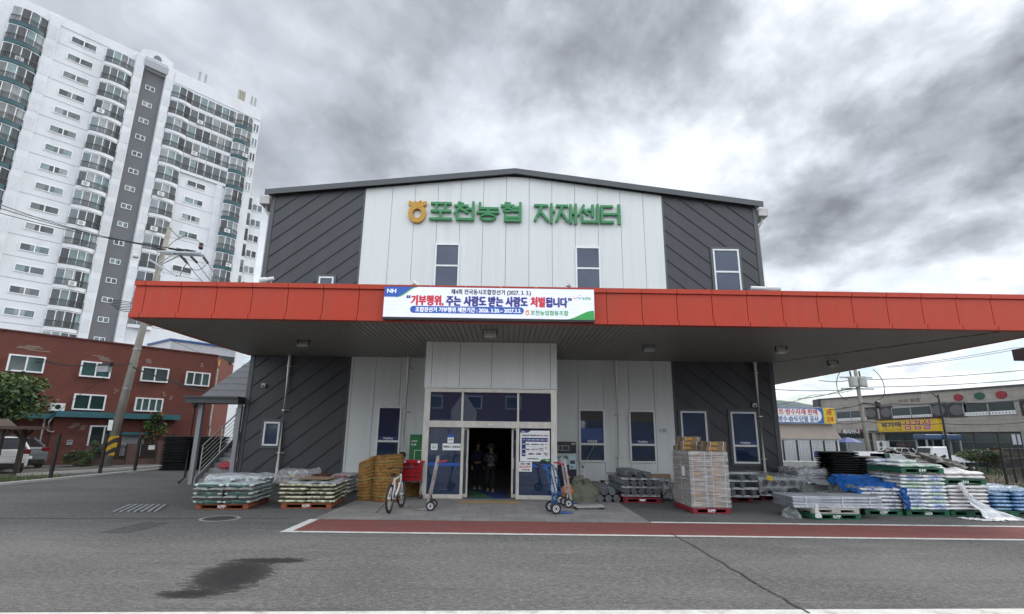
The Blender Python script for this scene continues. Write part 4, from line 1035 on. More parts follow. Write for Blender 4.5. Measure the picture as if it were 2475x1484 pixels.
def cover(name, label, cat, m_, c, rz, W_, D_, zt, drop, seed, amp=.05, n=30, thick=.004, droppow=1.0, rag=.5):
    """sheet lying on a stack top and hanging over its rim"""
    def fn(u, v_):
        a, b = (u*2-1), (v_*2-1); ex = 1+2*drop/W_; ey = 1+2*drop/D_
        x, y = a*ex*W_/2, b*ey*D_/2
        ox = max(0, abs(x)-W_/2); oy = max(0, abs(y)-D_/2); o_ = max(ox, oy)
        nz = mnoise.noise((x*3.3+seed, y*3.3, seed)); n2 = mnoise.noise((x*9+seed, y*9, seed*2)); n3 = mnoise.noise((x*20, y*20, seed))
        dr = o_*(1+rag*mnoise.noise((x*2.6, y*2.6, seed+5)))
        xx = math.copysign(min(abs(x), W_/2+.025+.05*o_+.02*n2), x); yy = math.copysign(min(abs(y), D_/2+.025+.05*o_+.02*n2), y)
        return (xx+.012*n3, yy+.012*n2, zt+amp*nz+amp*.5*n2+amp*.25*n3+.02-dr)
    return drape(name, label, cat, m_, fn, n, n, None, (c[0], c[1], 0), rz, thick)

# ---- two sack pallets on the left
def corner_center(fl, w_, d_, rz): return (fl[0]+w_/2*math.cos(rz)-d_/2*math.sin(rz), fl[1]+w_/2*math.sin(rz)+d_/2*math.cos(rz))
rz = R(5.2); c1 = corner_center((-7.33, 13.34), 1.2, 1.45, rz)
pallet(P_or, 1.2, 1.45, (*c1, 0), rz, 'rust orange pallet under the stack of green printed sacks')
sack_stack('sack', (S1a, S1b), c1, rz, 1.36, 1.56, .13, 5, .094, 'grey-green sack', 'the left pallet', 'sacks on the left pallet', 1, 'AB')
for i, (x, y) in enumerate([(-.32, .35), (.3, .3), (-.3, -.05), (.33, .6), (-.3, .62)]):
    place('sack', S1a[i % 4], (c1[0]+x, c1[1]+y, .13+.094*5.45), rz+rnd.uniform(-.1, .1), 'loose grey-green sack heaped on top of the left pallet, ' + ['middle left', 'middle right', 'front left', 'rear right', 'rear left'][i], 'sack', 'sacks on the left pallet')
cover('plastic_cover', 'crumpled clear plastic film lying over the green sacks on the left pallet', 'plastic film', F_clear, (c1[0], c1[1]+.25), rz, 1.25, 1.15, .72, .12, 3, .05)
rz = R(5.0); c2 = corner_center((-5.44, 13.66), 1.2, 1.5, rz)
pallet(P_or, 1.2, 1.5, (*c2, 0), rz, 'rust orange pallet under the stack of black and cream sacks')
sack_stack('sack', (S2, S2), c2, rz, 1.34, 1.6, .13, 5, .094, 'black-and-cream sack', 'the second pallet', 'sacks on the second pallet', 1, 'A', .03)
cover('plastic_cover', 'crumpled clear plastic film lying over the black and cream sacks', 'plastic film', F_clear, c2, rz, 1.28, 1.5, .60, .08, 8, .045)
m = MB(); m.box(-.42, .42, -.5, .5, 0, .006)
o = m.build('cardboard_sheet', mat('brown_cardboard', (.24, .16, .10), .8, var=.15, rand=.1), loc=(c2[0], c2[1]+.1, .655)); tag(o, 'flat brown cardboard sheet on top of the black and cream sacks', 'cardboard')
Mt['card'] = bpy.data.materials['brown_cardboard']
t_ = pallet(P_or, 1.0, 1.0, (-6.0, 16.75, 0), 0, 'brown pallet half hidden behind the two front sack pallets', text=None)
sack_stack('sack', (SY, SY), (-6.0, 16.75), 0, 1.1, 1.1, .15, 4, .115, 'yellow-red sack', 'the rear left pallet', 'yellow sacks behind', 1, 'A')
cover('plastic_cover', 'crumpled clear plastic bag bulging between the two left pallets', 'plastic film', F_clear, (-6.1, 16.5), 0, .9, .8, .70, .35, 21, .13)
sack_stack('sack', (SR, SR), (-5.05, 17.6), 0, .7, 1.0, .0, 5, .115, 'white-red sack', 'the pile behind the coir rolls', 'white and red sacks behind the rolls', -1, 'A', ncol=1)

# ---- coir rolls
coir = mat('coir_matting', (.26, .135, .035), .95, var=.35, scale=7, bump=1.0, bscale=60, dirt=((.12, .06, .018), .5))
twine = mat('green_twine', (.20, .26, .10), .8)
def coir_roll(p, rx, ry, h_, lab, rz=0, seed=0, tilt=.08):
    t = thing('coir_roll', lab, 'mat roll', p, rz, 'brown coir mat rolls by the bicycle')
    mb = MB(); na, nh = 168, 110
    def fn(u, v_):
        a = 2*math.pi*u; z = h_*v_
        row = v_*h_/.085; k_ = int(row); br = abs(math.cos(math.pi*(row-.5)))*0+math.sin(math.pi*(row % 1))**.6
        col = (u*(24 if rx > .35 else 19)+(.5 if k_ % 2 else 0)) % 1
        b = br*math.sin(math.pi*col)**.6
        r_ = 1+.085*b+.05*mnoise.noise((math.cos(a)*1.5+seed, math.sin(a)*1.5, z*1.2))+.025*mnoise.noise((math.cos(a)*6, math.sin(a)*6, z*7+seed))
        zz = z*(1+tilt*math.cos(a))+.03*mnoise.noise((math.cos(a)*2, math.sin(a)*2, seed))*v_
        return (rx*r_*math.cos(a), ry*r_*math.sin(a), zz)
    mb.grid(fn, na, nh); b0 = len(mb.v)
    mb.grid(lambda u, v_: (lambda q: (q[0]*v_, q[1]*v_, q[2]-.05*(1-v_)+.02*math.sin(v_*30)))(fn(u, 1.0)), na, 10)
    mb.build('matting', coir, t, smooth=True)
    mb = MB()
    for f in (.12, .5, .86):
        n = 40; mb.tube([(rx*1.065*math.cos(2*math.pi*i/n), ry*1.065*math.sin(2*math.pi*i/n), h_*f*(1+tilt*.8*math.cos(2*math.pi*i/n))+.012*math.sin(i)) for i in range(n+1)], .009, 5)
    mb.build('twine', twine, t)
ca_, cb_, cc_ = gnd(880, 1211), gnd(927, 1214), gnd(992, 1206)
coir_roll((ca_.x, ca_.y+.3, 0), .27, .30, 1.10, 'left brown coir mat roll standing against the white wall', 0, 1, .10)
coir_roll((cb_.x+.02, cb_.y+.3, 0), .37, .32, 1.22, 'taller brown coir mat roll right behind the bicycle', 0, 5, .03)
coir_roll((cb_.x+.42, cb_.y+1.6, 0), .30, .25, .95, 'short brown coir mat roll half hidden behind the red cart', 0, 9, .02)
tag(MB().lathe([(0, .0), (.07, .02), (.10, .1), (.08, .18), (0, .2)], n=14).build('black_bag', M_blackbag, smooth=True, loc=(cb_.x+.36, cb_.y+.4, 1.12)), 'small black bag on the right edge of the taller coir roll', 'bag')

# ---- cart
red = mat('cart_red_plastic', (.42, .008, .015), .35, var=.12)
t = thing('shopping_cart', 'red plastic shopping cart beside the left porch jamb', 'shopping cart', (cc_.x, cc_.y+.25, 0))
m = MB()
def taper(z): return .30+.035*(z-.50)/.5
for s_ in (-1, 1):
    m.prism([(s_*.27, -.25, .52), (s_*.27, .28, .52), (s_*.32, .33, 1.02), (s_*.32, -.30, 1.02)], (-s_*.012, 0, 0))
m.prism([(-.27, -.25, .52), (.27, -.25, .52), (.32, -.30, 1.02), (-.32, -.30, 1.02)], (0, .012, 0)); m.prism([(-.27, .28, .52), (.27, .28, .52), (.32, .33, 1.02), (-.32, .33, 1.02)], (0, -.012, 0)); m.box(-.27, .27, -.25, .28, .50, .52)
for z in (.55, .66, .77, .88):                               # ribs
    f = (z-.52)/.5; m.box(-.272-.05*f, .272+.05*f, -.262-.05*f, -.25-.05*f, z, z+.018)
for x in (-.18, 0, .18): m.bar((x, -.262, .54), (x*1.15, -.312, 1.0), .016, .012)
m.build('basket', red, t)
m = MB()
for z, n, h_ in ((.58, 2, .045), (.70, 7, .03), (.80, 7, .05), (.92, 2, .05)):
    f = (z-.52)/.5
    for i in range(n):
        x = (i+.5)/n*.5-.25; w_ = .17/n*1.6 if n > 2 else .14
        m.box(x-w_/2, x+w_/2, -.263-.05*(f+.06), -.257-.05*f, z, z+h_)
m.build('slots', mat('cart_slot_dark', (.05, .003, .004), .6), t)
m = MB(); m.box(-.345, .345, -.335, -.30, 1.0, 1.06); m.box(-.345, .345, .33, .365, 1.0, 1.06); m.box(-.345, -.32, -.30, .33, 1.0, 1.06); m.box(.32, .345, -.30, .33, 1.0, 1.06); m.build('rim', red, t, bevel=.008)
m = MB()
for x in (-.2, .2): m.lathe([(0, -.36), (.035, -.358), (.04, -.336)], (x, 0, 1.03), 12, 0, 'y')
m.build('caps', Mt['white_plastic'], t)
m = MB()
for x in (-.30, .30):
    m.tube([(x, -.30, 1.0), (x, -.28, .48), (x, -.29, .16)], .013, 8); m.tube([(x, .33, 1.0), (x, .30, .48), (x, .31, .16)], .013, 8); m.tube([(x, -.28, .47), (x, .30, .47)], .012, 8); m.tube([(x, -.285, .18), (x, .305, .18)], .012, 8)
for y in (-.285, .305): m.tube([(-.30, y, .47), (.30, y, .47)], .012, 8)
m.build('frame', mat('cart_frame_grey', (.12, .12, .13), .4, .6), t)
for x in (-.30, .30):
    for y in (-.28, .30):
        m = MB(); m.lathe([(.02, -.016), (.065, -.016), (.07, 0), (.065, .016), (.02, .016)], (x, y-.03, .07), 16, 0, 'y'); w_ = m.build('wheel', Mt['rubber'], t)
        m = MB(); m.box(x-.012, x+.012, y-.05, y-.03, .07, .16); m.box(x-.012, x+.012, y-.03, y-.009, .13, .16); m.build('caster', red, w_)
# ---- green standing banner
t = thing('standing_banner', 'green standing banner with white print half hidden behind the left porch jamb', 'banner', (-2.80, 17.5, 0))
m = MB(); m.box(-.26, .26, -.01, .01, .70, 1.80); m.build('panel', mat('banner_green', (.012, .16, .045), .5, var=.08), t)
m = MB(); m.box(-.275, -.26, -.012, .012, .0, 1.82); m.box(.26, .275, -.012, .012, .0, 1.82); m.box(-.275, .275, -.2, .2, 0, .03); m.build('stand', Mt['grey_plastic'], t)
m = MB()
letter(m, '스마트', -.22, -.02, 1.56, 1.62, -.014, 0, .003); letter(m, '농협', -.22, -.06, 1.46, 1.51, -.014, 0, .003); letter(m, '포천', -.17, .0, .78, .83, -.014, 0, .003)
for x0, x1, z0, z1 in ((-.10, .16, 1.30, 1.315), (-.10, .16, 1.0, 1.015), (-.10, -.085, 1.015, 1.30), (.145, .16, 1.015, 1.30)): m.box(x0, x1, -.015, -.011, z0, z1)
m.lathe([(0, -.014), (.03, -.014)], (-.23, 0, .805), 12, 1, 'y')
m.build('lettering', [Mt['ink_white'], Mt['ink_brown']], t, recalc=False)

# ---- bicycle (local x = forward)
tyre = Mt['rubber']; wf = mat('white_bicycle_paint', (.72, .72, .74), .3, var=.04)
bk = thing('bicycle', 'white bicycle with black wheels parked on its stand before the coir rolls', 'bicycle', (-2.68, 13.08, .006), R(86))
def torus(mb, c, Rr, r_, n=36, k=8, m_=0, yaw=0):
    vs = []
    for i in range(n):
        a = 2*math.pi*i/n
        for j in range(k):
            b = 2*math.pi*j/k; q = Rr+r_*math.cos(b); x, y, z = q*math.cos(a), r_*math.sin(b), q*math.sin(a)
            vs.append((c[0]+x*math.cos(yaw)-y*math.sin(yaw), c[1]+x*math.sin(yaw)+y*math.cos(yaw), c[2]+z))
    mb.add(vs, [(i*k+j, i*k+(j+1) % k, ((i+1) % n)*k+(j+1) % k, ((i+1) % n)*k+j) for i in range(n) for j in range(k)], m_)
WR = .325
def wheel(x, yaw):
    m = MB(); torus(m, (x, 0, WR), WR-.02, .021, yaw=yaw); w_ = m.build('wheel', tyre, bk, smooth=True)
    m = MB(); torus(m, (x, 0, WR), WR-.055, .016, yaw=yaw, k=6); m.build('rim', mat('wheel_rim', (.10, .10, .11), .3, .7) if yaw == 0 else bpy.data.materials['wheel_rim'], w_, smooth=True)
    m = MB()
    for i in range(20):
        a = 2*math.pi*i/20; q = .016*(1 if i % 2 else -1)
        m.tube([(x-q*math.sin(yaw), q*math.cos(yaw), WR), (x+(WR-.06)*math.cos(a)*math.cos(yaw), (WR-.06)*math.cos(a)*math.sin(yaw), WR+(WR-.06)*math.sin(a))], .0022, 4)
    d = V(-math.sin(yaw), math.cos(yaw), 0)*.05; m.tube([V(x, 0, WR)-d, V(x, 0, WR)+d], .018, 8)
    m.build('spokes', Mt['steel'], w_)
ST = R(33)
wheel(0, 0); wheel(1.03, ST)
bb, st, ht, hb = V(.42, 0, .28), V(.30, 0, .72), V(.86, 0, .78), V(.90, 0, .64)
m = MB()
m.tube([bb, st+V(-.015, 0, .06)], .018); m.tube([st, ht], .017); m.tube([bb, hb], .021); m.tube([ht+V(-.01, 0, .04), hb+V(.01, 0, -.03)], .022)
for s_ in (-1, 1): m.tube([bb+V(0, s_*.03, 0), V(0, s_*.06, WR)], .011); m.tube([st+V(0, s_*.015, -.02), V(0, s_*.06, WR)], .010)
m.build('frame', wf, bk, smooth=True)
dy = V(-math.sin(ST), math.cos(ST), 0); ax = V(1.03, 0, WR)
m = MB()
for s_ in (-1, 1): m.tube([hb+V(.012, 0, -.04)+dy*(.045*s_), hb+V(.04, .01, -.14)+dy*(.05*s_), ax+dy*(.055*s_)], .013)
m.tube([hb+V(.012, 0, -.04)-dy*.05, hb+V(.012, 0, -.04)+dy*.05], .017)
m.build('fork', wf, bk, smooth=True)
m = MB(); top = ht+V(-.015, 0, .17); fx = V(math.cos(ST), math.sin(ST), 0)
m.tube([ht+V(-.01, 0, .04), top], .014); m.tube([top, top+fx*.08], .016)
c_ = top+fx*.08; m.tube([c_-dy*.30-fx*.10+V(0, 0, .02), c_-dy*.18+V(0, 0, .03), c_, c_+dy*.18+V(0, 0, .03), c_+dy*.30-fx*.10+V(0, 0, .02)], .013)
for s_ in (-1, 1): m.tube([c_+dy*(.22*s_)-fx*.03, c_+dy*(.32*s_)-fx*.11+V(0, 0, .02)], .019); m.tube([c_+dy*(.2*s_)+fx*.02, c_+dy*(.29*s_)+fx*.05-V(0, 0, .03)], .006)
m.build('handlebar', Mt['black'], bk, smooth=True)
m = MB()
m.grid(lambda u, v_: (.16+.27*u, (.075*(1-u)**.7+.018)*math.cos(math.pi*v_), .83+.035*math.sin(math.pi*v_)+.02*(1-u)), 8, 8)
m.tube([st+V(-.01, 0, .05), st+V(-.035, 0, .13)], .014); m.box(.14, .20, -.05, .05, .80, .83)
m.build('saddle', Mt['black'], bk)
m = MB(); m.lathe([(.02, -.07), (.085, -.068), (.085, -.062), (.02, -.06)], (bb.x, 0, bb.z), 20, 0, 'y'); m.bar(bb+V(0, -.07, 0), bb+V(.09, -.09, -.14), .02, .012); m.bar(bb+V(0, .07, 0), bb+V(-.09, .09, .14), .02, .012); m.box(bb.x+.05, bb.x+.13, -.17, -.09, bb.z-.155, bb.z-.135); m.box(bb.x-.13, bb.x-.05, .09, .17, bb.z+.135, bb.z+.155)
m.lathe([(.015, -.05), (.05, -.045), (.05, -.03), (.015, -.025)], (0, 0, WR), 14, 0, 'y'); m.tube([bb+V(0, -.065, .085), V(0, -.04, WR+.05)], .005, 4); m.tube([bb+V(0, -.065, -.085), V(0, -.04, WR-.05)], .005, 4)
m.build('crank', Mt['black'], bk)
m = MB(); m.tube([V(.08, .06, .28), V(-.02, .30, .005)], .009); m.build('kickstand', Mt['black'], bk)

# ---- hand trucks (local: x = towards the toe plate, wheels behind at -x)
def hand_truck(name, lab, p, rz, lean, H, col, gripcol, toe, wr=.115, scripts=None, half=.17, toecol=None, bent=False, sidebars=4):
    t = thing(name, lab, 'hand truck', p, rz, 'hand trucks by the entrance')
    m = MB(); dx = -math.tan(lean)
    rail = lambda s_, z: V(-.02+dx*(z-.05), s_*half, z)
    for s_ in (-1, 1):
        if bent: m.tube([rail(s_, .05), rail(s_, H*.86), rail(s_, H*.86)+V(-.16, 0, H*.10)], .017)
        else: m.bar(rail(s_, .05), rail(s_, H), .035, .05, up=(1, 0, 0))
    for i in range(sidebars):
        z = .22+(H*.82-.22)*i/(sidebars-1); m.bar(rail(-1, z), rail(1, z), .022, .03)
    if not bent: m.bar(rail(-1, H-.02), rail(1, H-.02), .05, .05)
    m.build('frame', col, t)
    for s_ in (-1, 1):
        m = MB(); e_ = rail(s_, H*.86)
        if bent: m.tube([e_+V(-.16, 0, H*.10), e_+V(-.36, 0, H*.17)], .02)
        else: m.tube([rail(s_, H*.84), rail(s_, H*.84)+V(-.10, 0, .07), rail(s_, H*.84)+V(-.24, 0, .085)], [.012, .018, .02])
        m.build('grip', gripcol, t)
    m = MB(); m.prism([(-.02, -half-.02, .012), (toe, -half+.02, .008), (toe, half-.02, .008), (-.02, half+.02, .012)], (0, 0, .012)); m.box(-.035, -.02, -half-.02, half+.02, .012, .13)
    m.build('toe_plate', toecol or col, t)
    wx, wz = -.12, wr
    for s_ in (-1, 1):
        m = MB(); yy = s_*(half+.05)
        m.lathe([(wr*.62, -.032), (wr*.95, -.03), (wr, -.015), (wr, .015), (wr*.95, .03), (wr*.62, .032), (wr*.6, 0), (wr*.62, -.032)], (wx, yy, wz), 24, 0, 'y', cap=False); w_ = m.build('wheel', Mt['rubber'], t)
        m = MB(); m.lathe([(.0, -.034), (wr*.22, -.036), (wr*.22, .036), (0, .034)], (wx, yy, wz), 14, 1, 'y'); m.lathe([(wr*.22, -.022), (wr*.62, -.025), (wr*.62, .025), (wr*.22, .022)], (wx, yy, wz), 24, 0, 'y')
        for i in range(7):
            a = 2*math.pi*i/7; q = V(wx+wr*.42*math.cos(a), yy, wz+wr*.42*math.sin(a))
            for f in (-1, 1): m.lathe([(0, f*.0275), (wr*.11, f*.027)], (q.x, q.y, q.z), 8, 1, 'y')
        m.build('rim', [Mt['white_plastic'], Mt['black']], w_)
    m = MB(); m.tube([(wx, -half-.05, wz), (wx, half+.05, wz)], .012); 
    for s_ in (-1, 1): m.bar((wx, s_*(half-.02), wz), rail(s_*.9, .34), .02, .03)
    m.build('axle', Mt['black'] if not bent else col, t)
    if scripts:
        m = MB()
        for s_ in (-1, 1):
            for f in (-.0262, .0262):
                a_ = math.atan2(1, dx); d = (rail(s_, H)-rail(s_, .05)).normalized(); nr = V(d.z, 0, -d.x)
                letter(m, scripts, .25, H*.72, -.012, .012, 0, 0, .001, (lambda u, v_, dd, s_=s_, f=f: rail(s_, .05)+d*u+nr*v_+V(0, f*.75, 0)))
        m.build('lettering', Mt['ink_red'], t, recalc=False)
    return t
blue_p = mat('blue_truck_paint', (.018, .10, .28), .4, var=.2); grip_r = mat('red_grip', (.38, .015, .02), .45)
hand_truck('hand_truck', 'silver hand truck standing alone by the left door glass', (-1.90, 13.75, .006), math.pi, R(10), 1.28, Mt['alu'], grip_r, .36, scripts='HAND TRUCK', toecol=Mt['alu'])
hand_truck('hand_truck', 'front blue hand truck leaning by the right porch jamb, nearest the red lane', (1.30, 13.45, .006), R(12), R(13), 1.12, blue_p, Mt['black'], .34, .13, bent=True)
hand_truck('hand_truck', 'silver hand truck with long white nose among the blue ones', (1.75, 14.6, .006), R(8), R(9), 1.22, Mt['alu'], grip_r, .34, .115, scripts='HAND TRUCK')
hand_truck('hand_truck', 'rear blue hand truck partly hidden behind the silver one', (1.60, 15.35, .006), R(10), R(12), 1.10, blue_p, Mt['black'], .42, .12, bent=True)
t = thing('folding_ramp', 'long white aluminium nose plate lying beside the blue hand truck wheels', 'ramp', (1.82, 14.05, .006), R(10))
m = MB(); m.box(0, .74, -.03, .03, .05, .10); m.box(0, .74, .17, .23, .05, .10)
for x in (.04, .28, .52, .70): m.box(x-.02, x+.02, -.029, .229, .055, .085)
m.build('rails', Mt['alu'], t)
for a in (0, .69): m = MB(); m.box(a, a+.05, -.02, .22, 0, .049); m.build('support', Mt['black'], t)

# ---- by the right porch corner
t = thing('vending_kiosk', 'tall dark kiosk with leaflets on its front right of the porch', 'kiosk', (2.08, 18.9, 0))
m = MB(); m.box(-.36, .36, -.3, .3, .0, 1.24); m.build('cabinet', mat('kiosk_navy', (.012, .016, .03), .4), t, bevel=.01)
m = MB(); m.box(-.36, .36, -.32, .3, 1.245, 1.62); m.build('head', Mt['black'], t, bevel=.01)
m = MB(); m.box(-.26, .12, -.325, -.321, 1.33, 1.50, 1); m.box(-.24, -.13, -.329, -.326, 1.35, 1.48); m.box(-.11, .10, -.329, -.326, 1.35, 1.48); letter(m, '무인발급', .19, .33, 1.53, 1.58, -.327, 2, .003); m.build('screen', [mat('kiosk_glass', (.02, .02, .025), .1), Mt['grey_plastic'], Mt['ink_white']], t)
for i, (x0, x1, z0, z1, lb) in enumerate([(-.35, -.11, .87, 1.235, 'pale leaflet with blue picture'), (-.105, .11, .87, 1.235, 'pale leaflet with green picture'), (.115, .35, .72, 1.235, 'longest pale leaflet')]):
    m = MB(); m.box(x0, x1, -.312, -.302, z0, z1)
    c_ = (2, 1, 3)[i]
    m.box(x0+.03, x1-.04, -.314, -.3125, z0+.17, z0+.29, c_); m.box(x0+.03, x1-.1, -.314, -.3125, z0+.04, z0+.11, 1 if i != 2 else 2)
    letter(m, '안내문', x0+.03, x0+.14, z1-.05, z1-.02, -.315, 4)
    o = m.build('leaflet', [mat('leaflet_%d' % i, [(.50, .54, .56), (.50, .52, .47), (.50, .60, .64)][i], .6), mat('leaf_green', (.10, .19, .14), .6) if i == 0 else bpy.data.materials['leaf_green'], mat('leaf_blue', (.18, .28, .36), .6) if i == 0 else bpy.data.materials['leaf_blue'], mat('leaf_dark', (.05, .08, .12), .6) if i == 0 else bpy.data.materials['leaf_dark'], Mt['ink_black']], t); o['label'] = lb
def lump(name, lab, cat, m_, p, rx, ry, h_, seed, n=40, amp=.25, f=2.2, group=None, base=.0):
    def fn(u, v_):
        a = 2*math.pi*u; t_ = v_*math.pi/2; c, s_ = math.cos(t_), math.sin(t_)
        q = 1+amp*mnoise.noise((math.cos(a)*f+seed, math.sin(a)*f, s_*f+seed))+amp*.45*mnoise.noise((math.cos(a)*f*3+seed, math.sin(a)*f*3, s_*f*3))
        return (rx*c**.7*q*math.cos(a), ry*c**.7*q*math.sin(a), max(.003, h_*s_*q+base*0))
    mb = MB(); mb.grid(fn, n, 16)
    return tag(mb.build(name, m_, smooth=True, loc=p), lab, cat, group)
lump('tarpaulin', 'crumpled olive green tarpaulin heap beside the hand trucks', 'tarpaulin', mat('olive_canvas', (.12, .125, .09), .8, var=.2, scale=5, bump=.5, bscale=12), (2.32, 16.1, .006), .46, .38, .52, 4, amp=.38, f=1.7)
t = thing('net_bag', 'orange net bag with a knotted neck behind the hand trucks', 'net bag', (1.84, 16.0, .006))
onet = mat('orange_net', (.45, .17, .06), .7, var=.25, scale=14, bump=.8, bscale=40)
m = MB(); m.grid(lambda u, v_: (lambda q, s_: (s_*q*math.cos(2*math.pi*u), s_*q*.9*math.sin(2*math.pi*u), .48*v_))(1+.18*mnoise.noise((math.cos(6.283*u)*2, math.sin(6.283*u)*2, v_*4)), .22*math.sin(math.pi*min(1, v_*1.02)*.97+.09)**.6), 24, 14)
m.build('bag', onet, t, smooth=True)
m = MB(); m.tube([(.0, 0, .42), (.03, 0, .52), (.0, .02, .60), (.05, 0, .66)], [.06, .025, .035, .045], 10); m.build('neck', onet, t, smooth=True)
t = thing('leaning_pole', 'thin silver pole with two wire arms spread like a Y before the kiosk window', 'pole', (2.9, 18.6, .006))
a, b, c, d = [at(x, y, Y) for x, y, Y in ((1418, 1187, 18.6), (1408.7, 1128.7, 18.9), (1389, 1102.8, 19.2), (1436.6, 1075, 19.45))]; of = V(2.9, 18.6, .006)
m = MB(); m.tube([a-of, b-of], .028, 8); m.build('shaft', Mt['alu'], t)
m = MB(); m.tube([b-of, c-of], .008, 6); m.tube([b-of, d-of], .006, 6); m.build('arms', Mt['grey_plastic'], t)
m = MB(); m.lathe([(0, -.04), (.035, -.03), (.035, .03), (0, .04)], (b.x-of.x, b.y-of.y, b.z-of.z), 10); m.build('joint', Mt['black'], t)
tag(MB().lathe([(0, 0), (.085, 0), (.10, .27), (.085, .28), (.07, .03)], n=18).build('plant_pot', mat('ochre_pot', (.26, .20, .11), .6), smooth=False, loc=(3.02, 19.2, .006)), 'small ochre plastic pot standing at the foot of the white wall', 'pot')
t = thing('jug', 'dark green round jug with handle at the foot of the white wall', 'jug', (3.42, 19.2, .006)); gm = mat('dark_green_glaze', (.018, .026, .016), .25)
m = MB(); m.lathe([(0, 0), (.09, 0), (.13, .1), (.11, .2), (.07, .24), (.10, .32), (.08, .32), (.05, .25)], n=20); m.build('body', gm, t, smooth=True)
m = MB(); m.tube([(-.08, 0, .30), (-.16, 0, .27), (-.15, 0, .17), (-.11, 0, .14)], .014, 8); m.build('handle', gm, t)

# ---- pipe goods
strap_w = mat('white_strap', (.6, .6, .6), .5)
def bundle_mesh(Ln, rows, r_, n=8):
    """hexagonal bundle of tubes along local y, centred; returns mesh"""
    mb = MB(); k_ = 0
    for j in range(-rows, rows+1):
        c = 2*rows+1-abs(j)
        for i in range(c):
            x = (i-(c-1)/2)*2*r_; z = j*r_*1.74; l_ = Ln/2+((i*7+j*13) % 5)*.004
            mb.tube([(x, -l_, z), (x, l_, z)], r_*.97, n, 0, cap=False)
            mb.lathe([(r_*.97, -l_), (r_*.72, -l_), (r_*.72, -l_+.05), (0, -l_+.05)], (x, 0, z), n, 1, 'y')
    return mb
def bundle_proto(nm, Ln, rows, r_, matk, lab, grp):
    t = thing(nm, lab, 'pipe bundle', (0, 0, 0), 0, grp)
    bundle_mesh(Ln, rows, r_).build('pipes', [matk, mat(nm+'_ends', (.15, .16, .165), .6, .3)], t)
    m = MB(); rr = (2*rows+1)*r_+.004
    for y in (-Ln/2+.15, 0, Ln/2-.15):
        P_ = [(rr*math.cos(math.pi/3*i), y-.012, rr*math.sin(math.pi/3*i)) for i in range(6)]; Q_ = [(x*.985, y_, z*.985) for x, y_, z in P_]
        for i in range(6): m.prism([P_[i], P_[(i+1) % 6], Q_[(i+1) % 6], Q_[i]], (0, .024, 0))
    m.build('strap', strap_w, t)
    return t
def flat_bundle(nm, Ln, n, r_, layers, matk, lab, grp, axis='x'):
    t = thing(nm, lab, 'pipe bundle', (0, 0, 0), 0, grp); m = MB()
    for l in range(layers):
        for i in range(n):
            o_ = (i-(n-1)/2+.5*(l % 2))*2*r_; z = r_+l*r_*1.75; e_ = Ln/2+((i*5+l*3) % 4)*.006
            m.tube([(-e_, o_, z), (e_, o_, z)] if axis == 'x' else [(o_, -e_, z), (o_, e_, z)], r_*.97, 8, 0)
    m.build('pipes', matk, t)
    m = MB(); wd = n*r_+.006; hh = r_*2+(layers-1)*r_*1.75+.003
    for f in (-.36, .05, .36):
        if axis == 'x': m.box(f*Ln-.012, f*Ln+.012, -wd, wd+r_, hh-.001, hh+.002); m.box(f*Ln-.012, f*Ln+.012, -wd-.003, -wd, .01, hh+.002)
        else: m.box(-wd, wd+r_, f*Ln-.012, f*Ln+.012, hh-.001, hh+.002)
    m.build('strap', strap_w, t)
    return t
def moved(src, p, rz, lab, first=[None]):
    if src.get('_used'): c = copy_tree(src)
    else: c = src; src['_used'] = 1
    c.location = p; c.rotation_euler = (0, 0, rz); c['label'] = lab; return c
def pipe_stack(X0, X1, Y0, Y1, nax, rows, where, grp, z0=.15, ax_r=.0185, first_flat=True, topextra=0, gap=1.0):
    W_, D_ = X1-X0, Y1-Y0; cx, cy = (X0+X1)/2, (Y0+Y1)/2
    hexp = bundle_proto('pipe_bundle', D_, 2, ax_r, Mt['galv'], '', grp); flat = flat_bundle('cross_pipe_bundle', W_, 5, .017, 2, Mt['galv'], '', grp)
    z = z0; hb = ax_r*1.74*5+.004; hf = .017*3.75
    for k_ in range(rows):
        for f, nm in ((0, 'front'), (.5, 'middle'), (1, 'rear')):
            if f == .5: continue
            moved(flat, (cx, Y0+.12+(D_-.24)*f, z), 0, 'cross-laid pipe bundle, %s, tier %d from ground, %s' % (nm, k_+1, where))
        z += hf
        for i in range(nax):
            if gap < 1 and rnd.random() > gap: continue
            moved(hexp, (X0+W_*(i+.5)/nax, cy+rnd.uniform(-.02, .02), z+hb/2), 0, 'hexagonal pipe bundle %s, tier %d from ground, %s' % (['at left end', 'second from left', 'third from left', 'fourth from left', 'at right end'][i if i < nax-1 else 4], k_+1, where))
        z += hb
    moved(flat, (cx, Y1-.12, z), 0, 'cross-laid pipe bundle on top at the rear, %s' % where); moved(flat, (cx, Y0+.12, z), 0, 'cross-laid pipe bundle on top at the front, %s' % where)
    for i in range(topextra):
        moved(hexp, (X0+.28+.22*i, cy-.02, z+hf+hb/2), R(-4+3*i), 'loose pipe bundle %s over the top tier, %s' % (['at left', 'in middle', 'at right'][i], where))
    return z+hf
pallet(P_red, 1.08, 1.08, (3.92, 16.25, 0), 0, 'red pallet with white marks under the pipe stack right of the porch', '♥')
pipe_stack(3.38, 4.46, 15.75, 18.1, 5, 2, 'on red pallet by porch', 'galvanised pipe bundles by the porch', topextra=3)
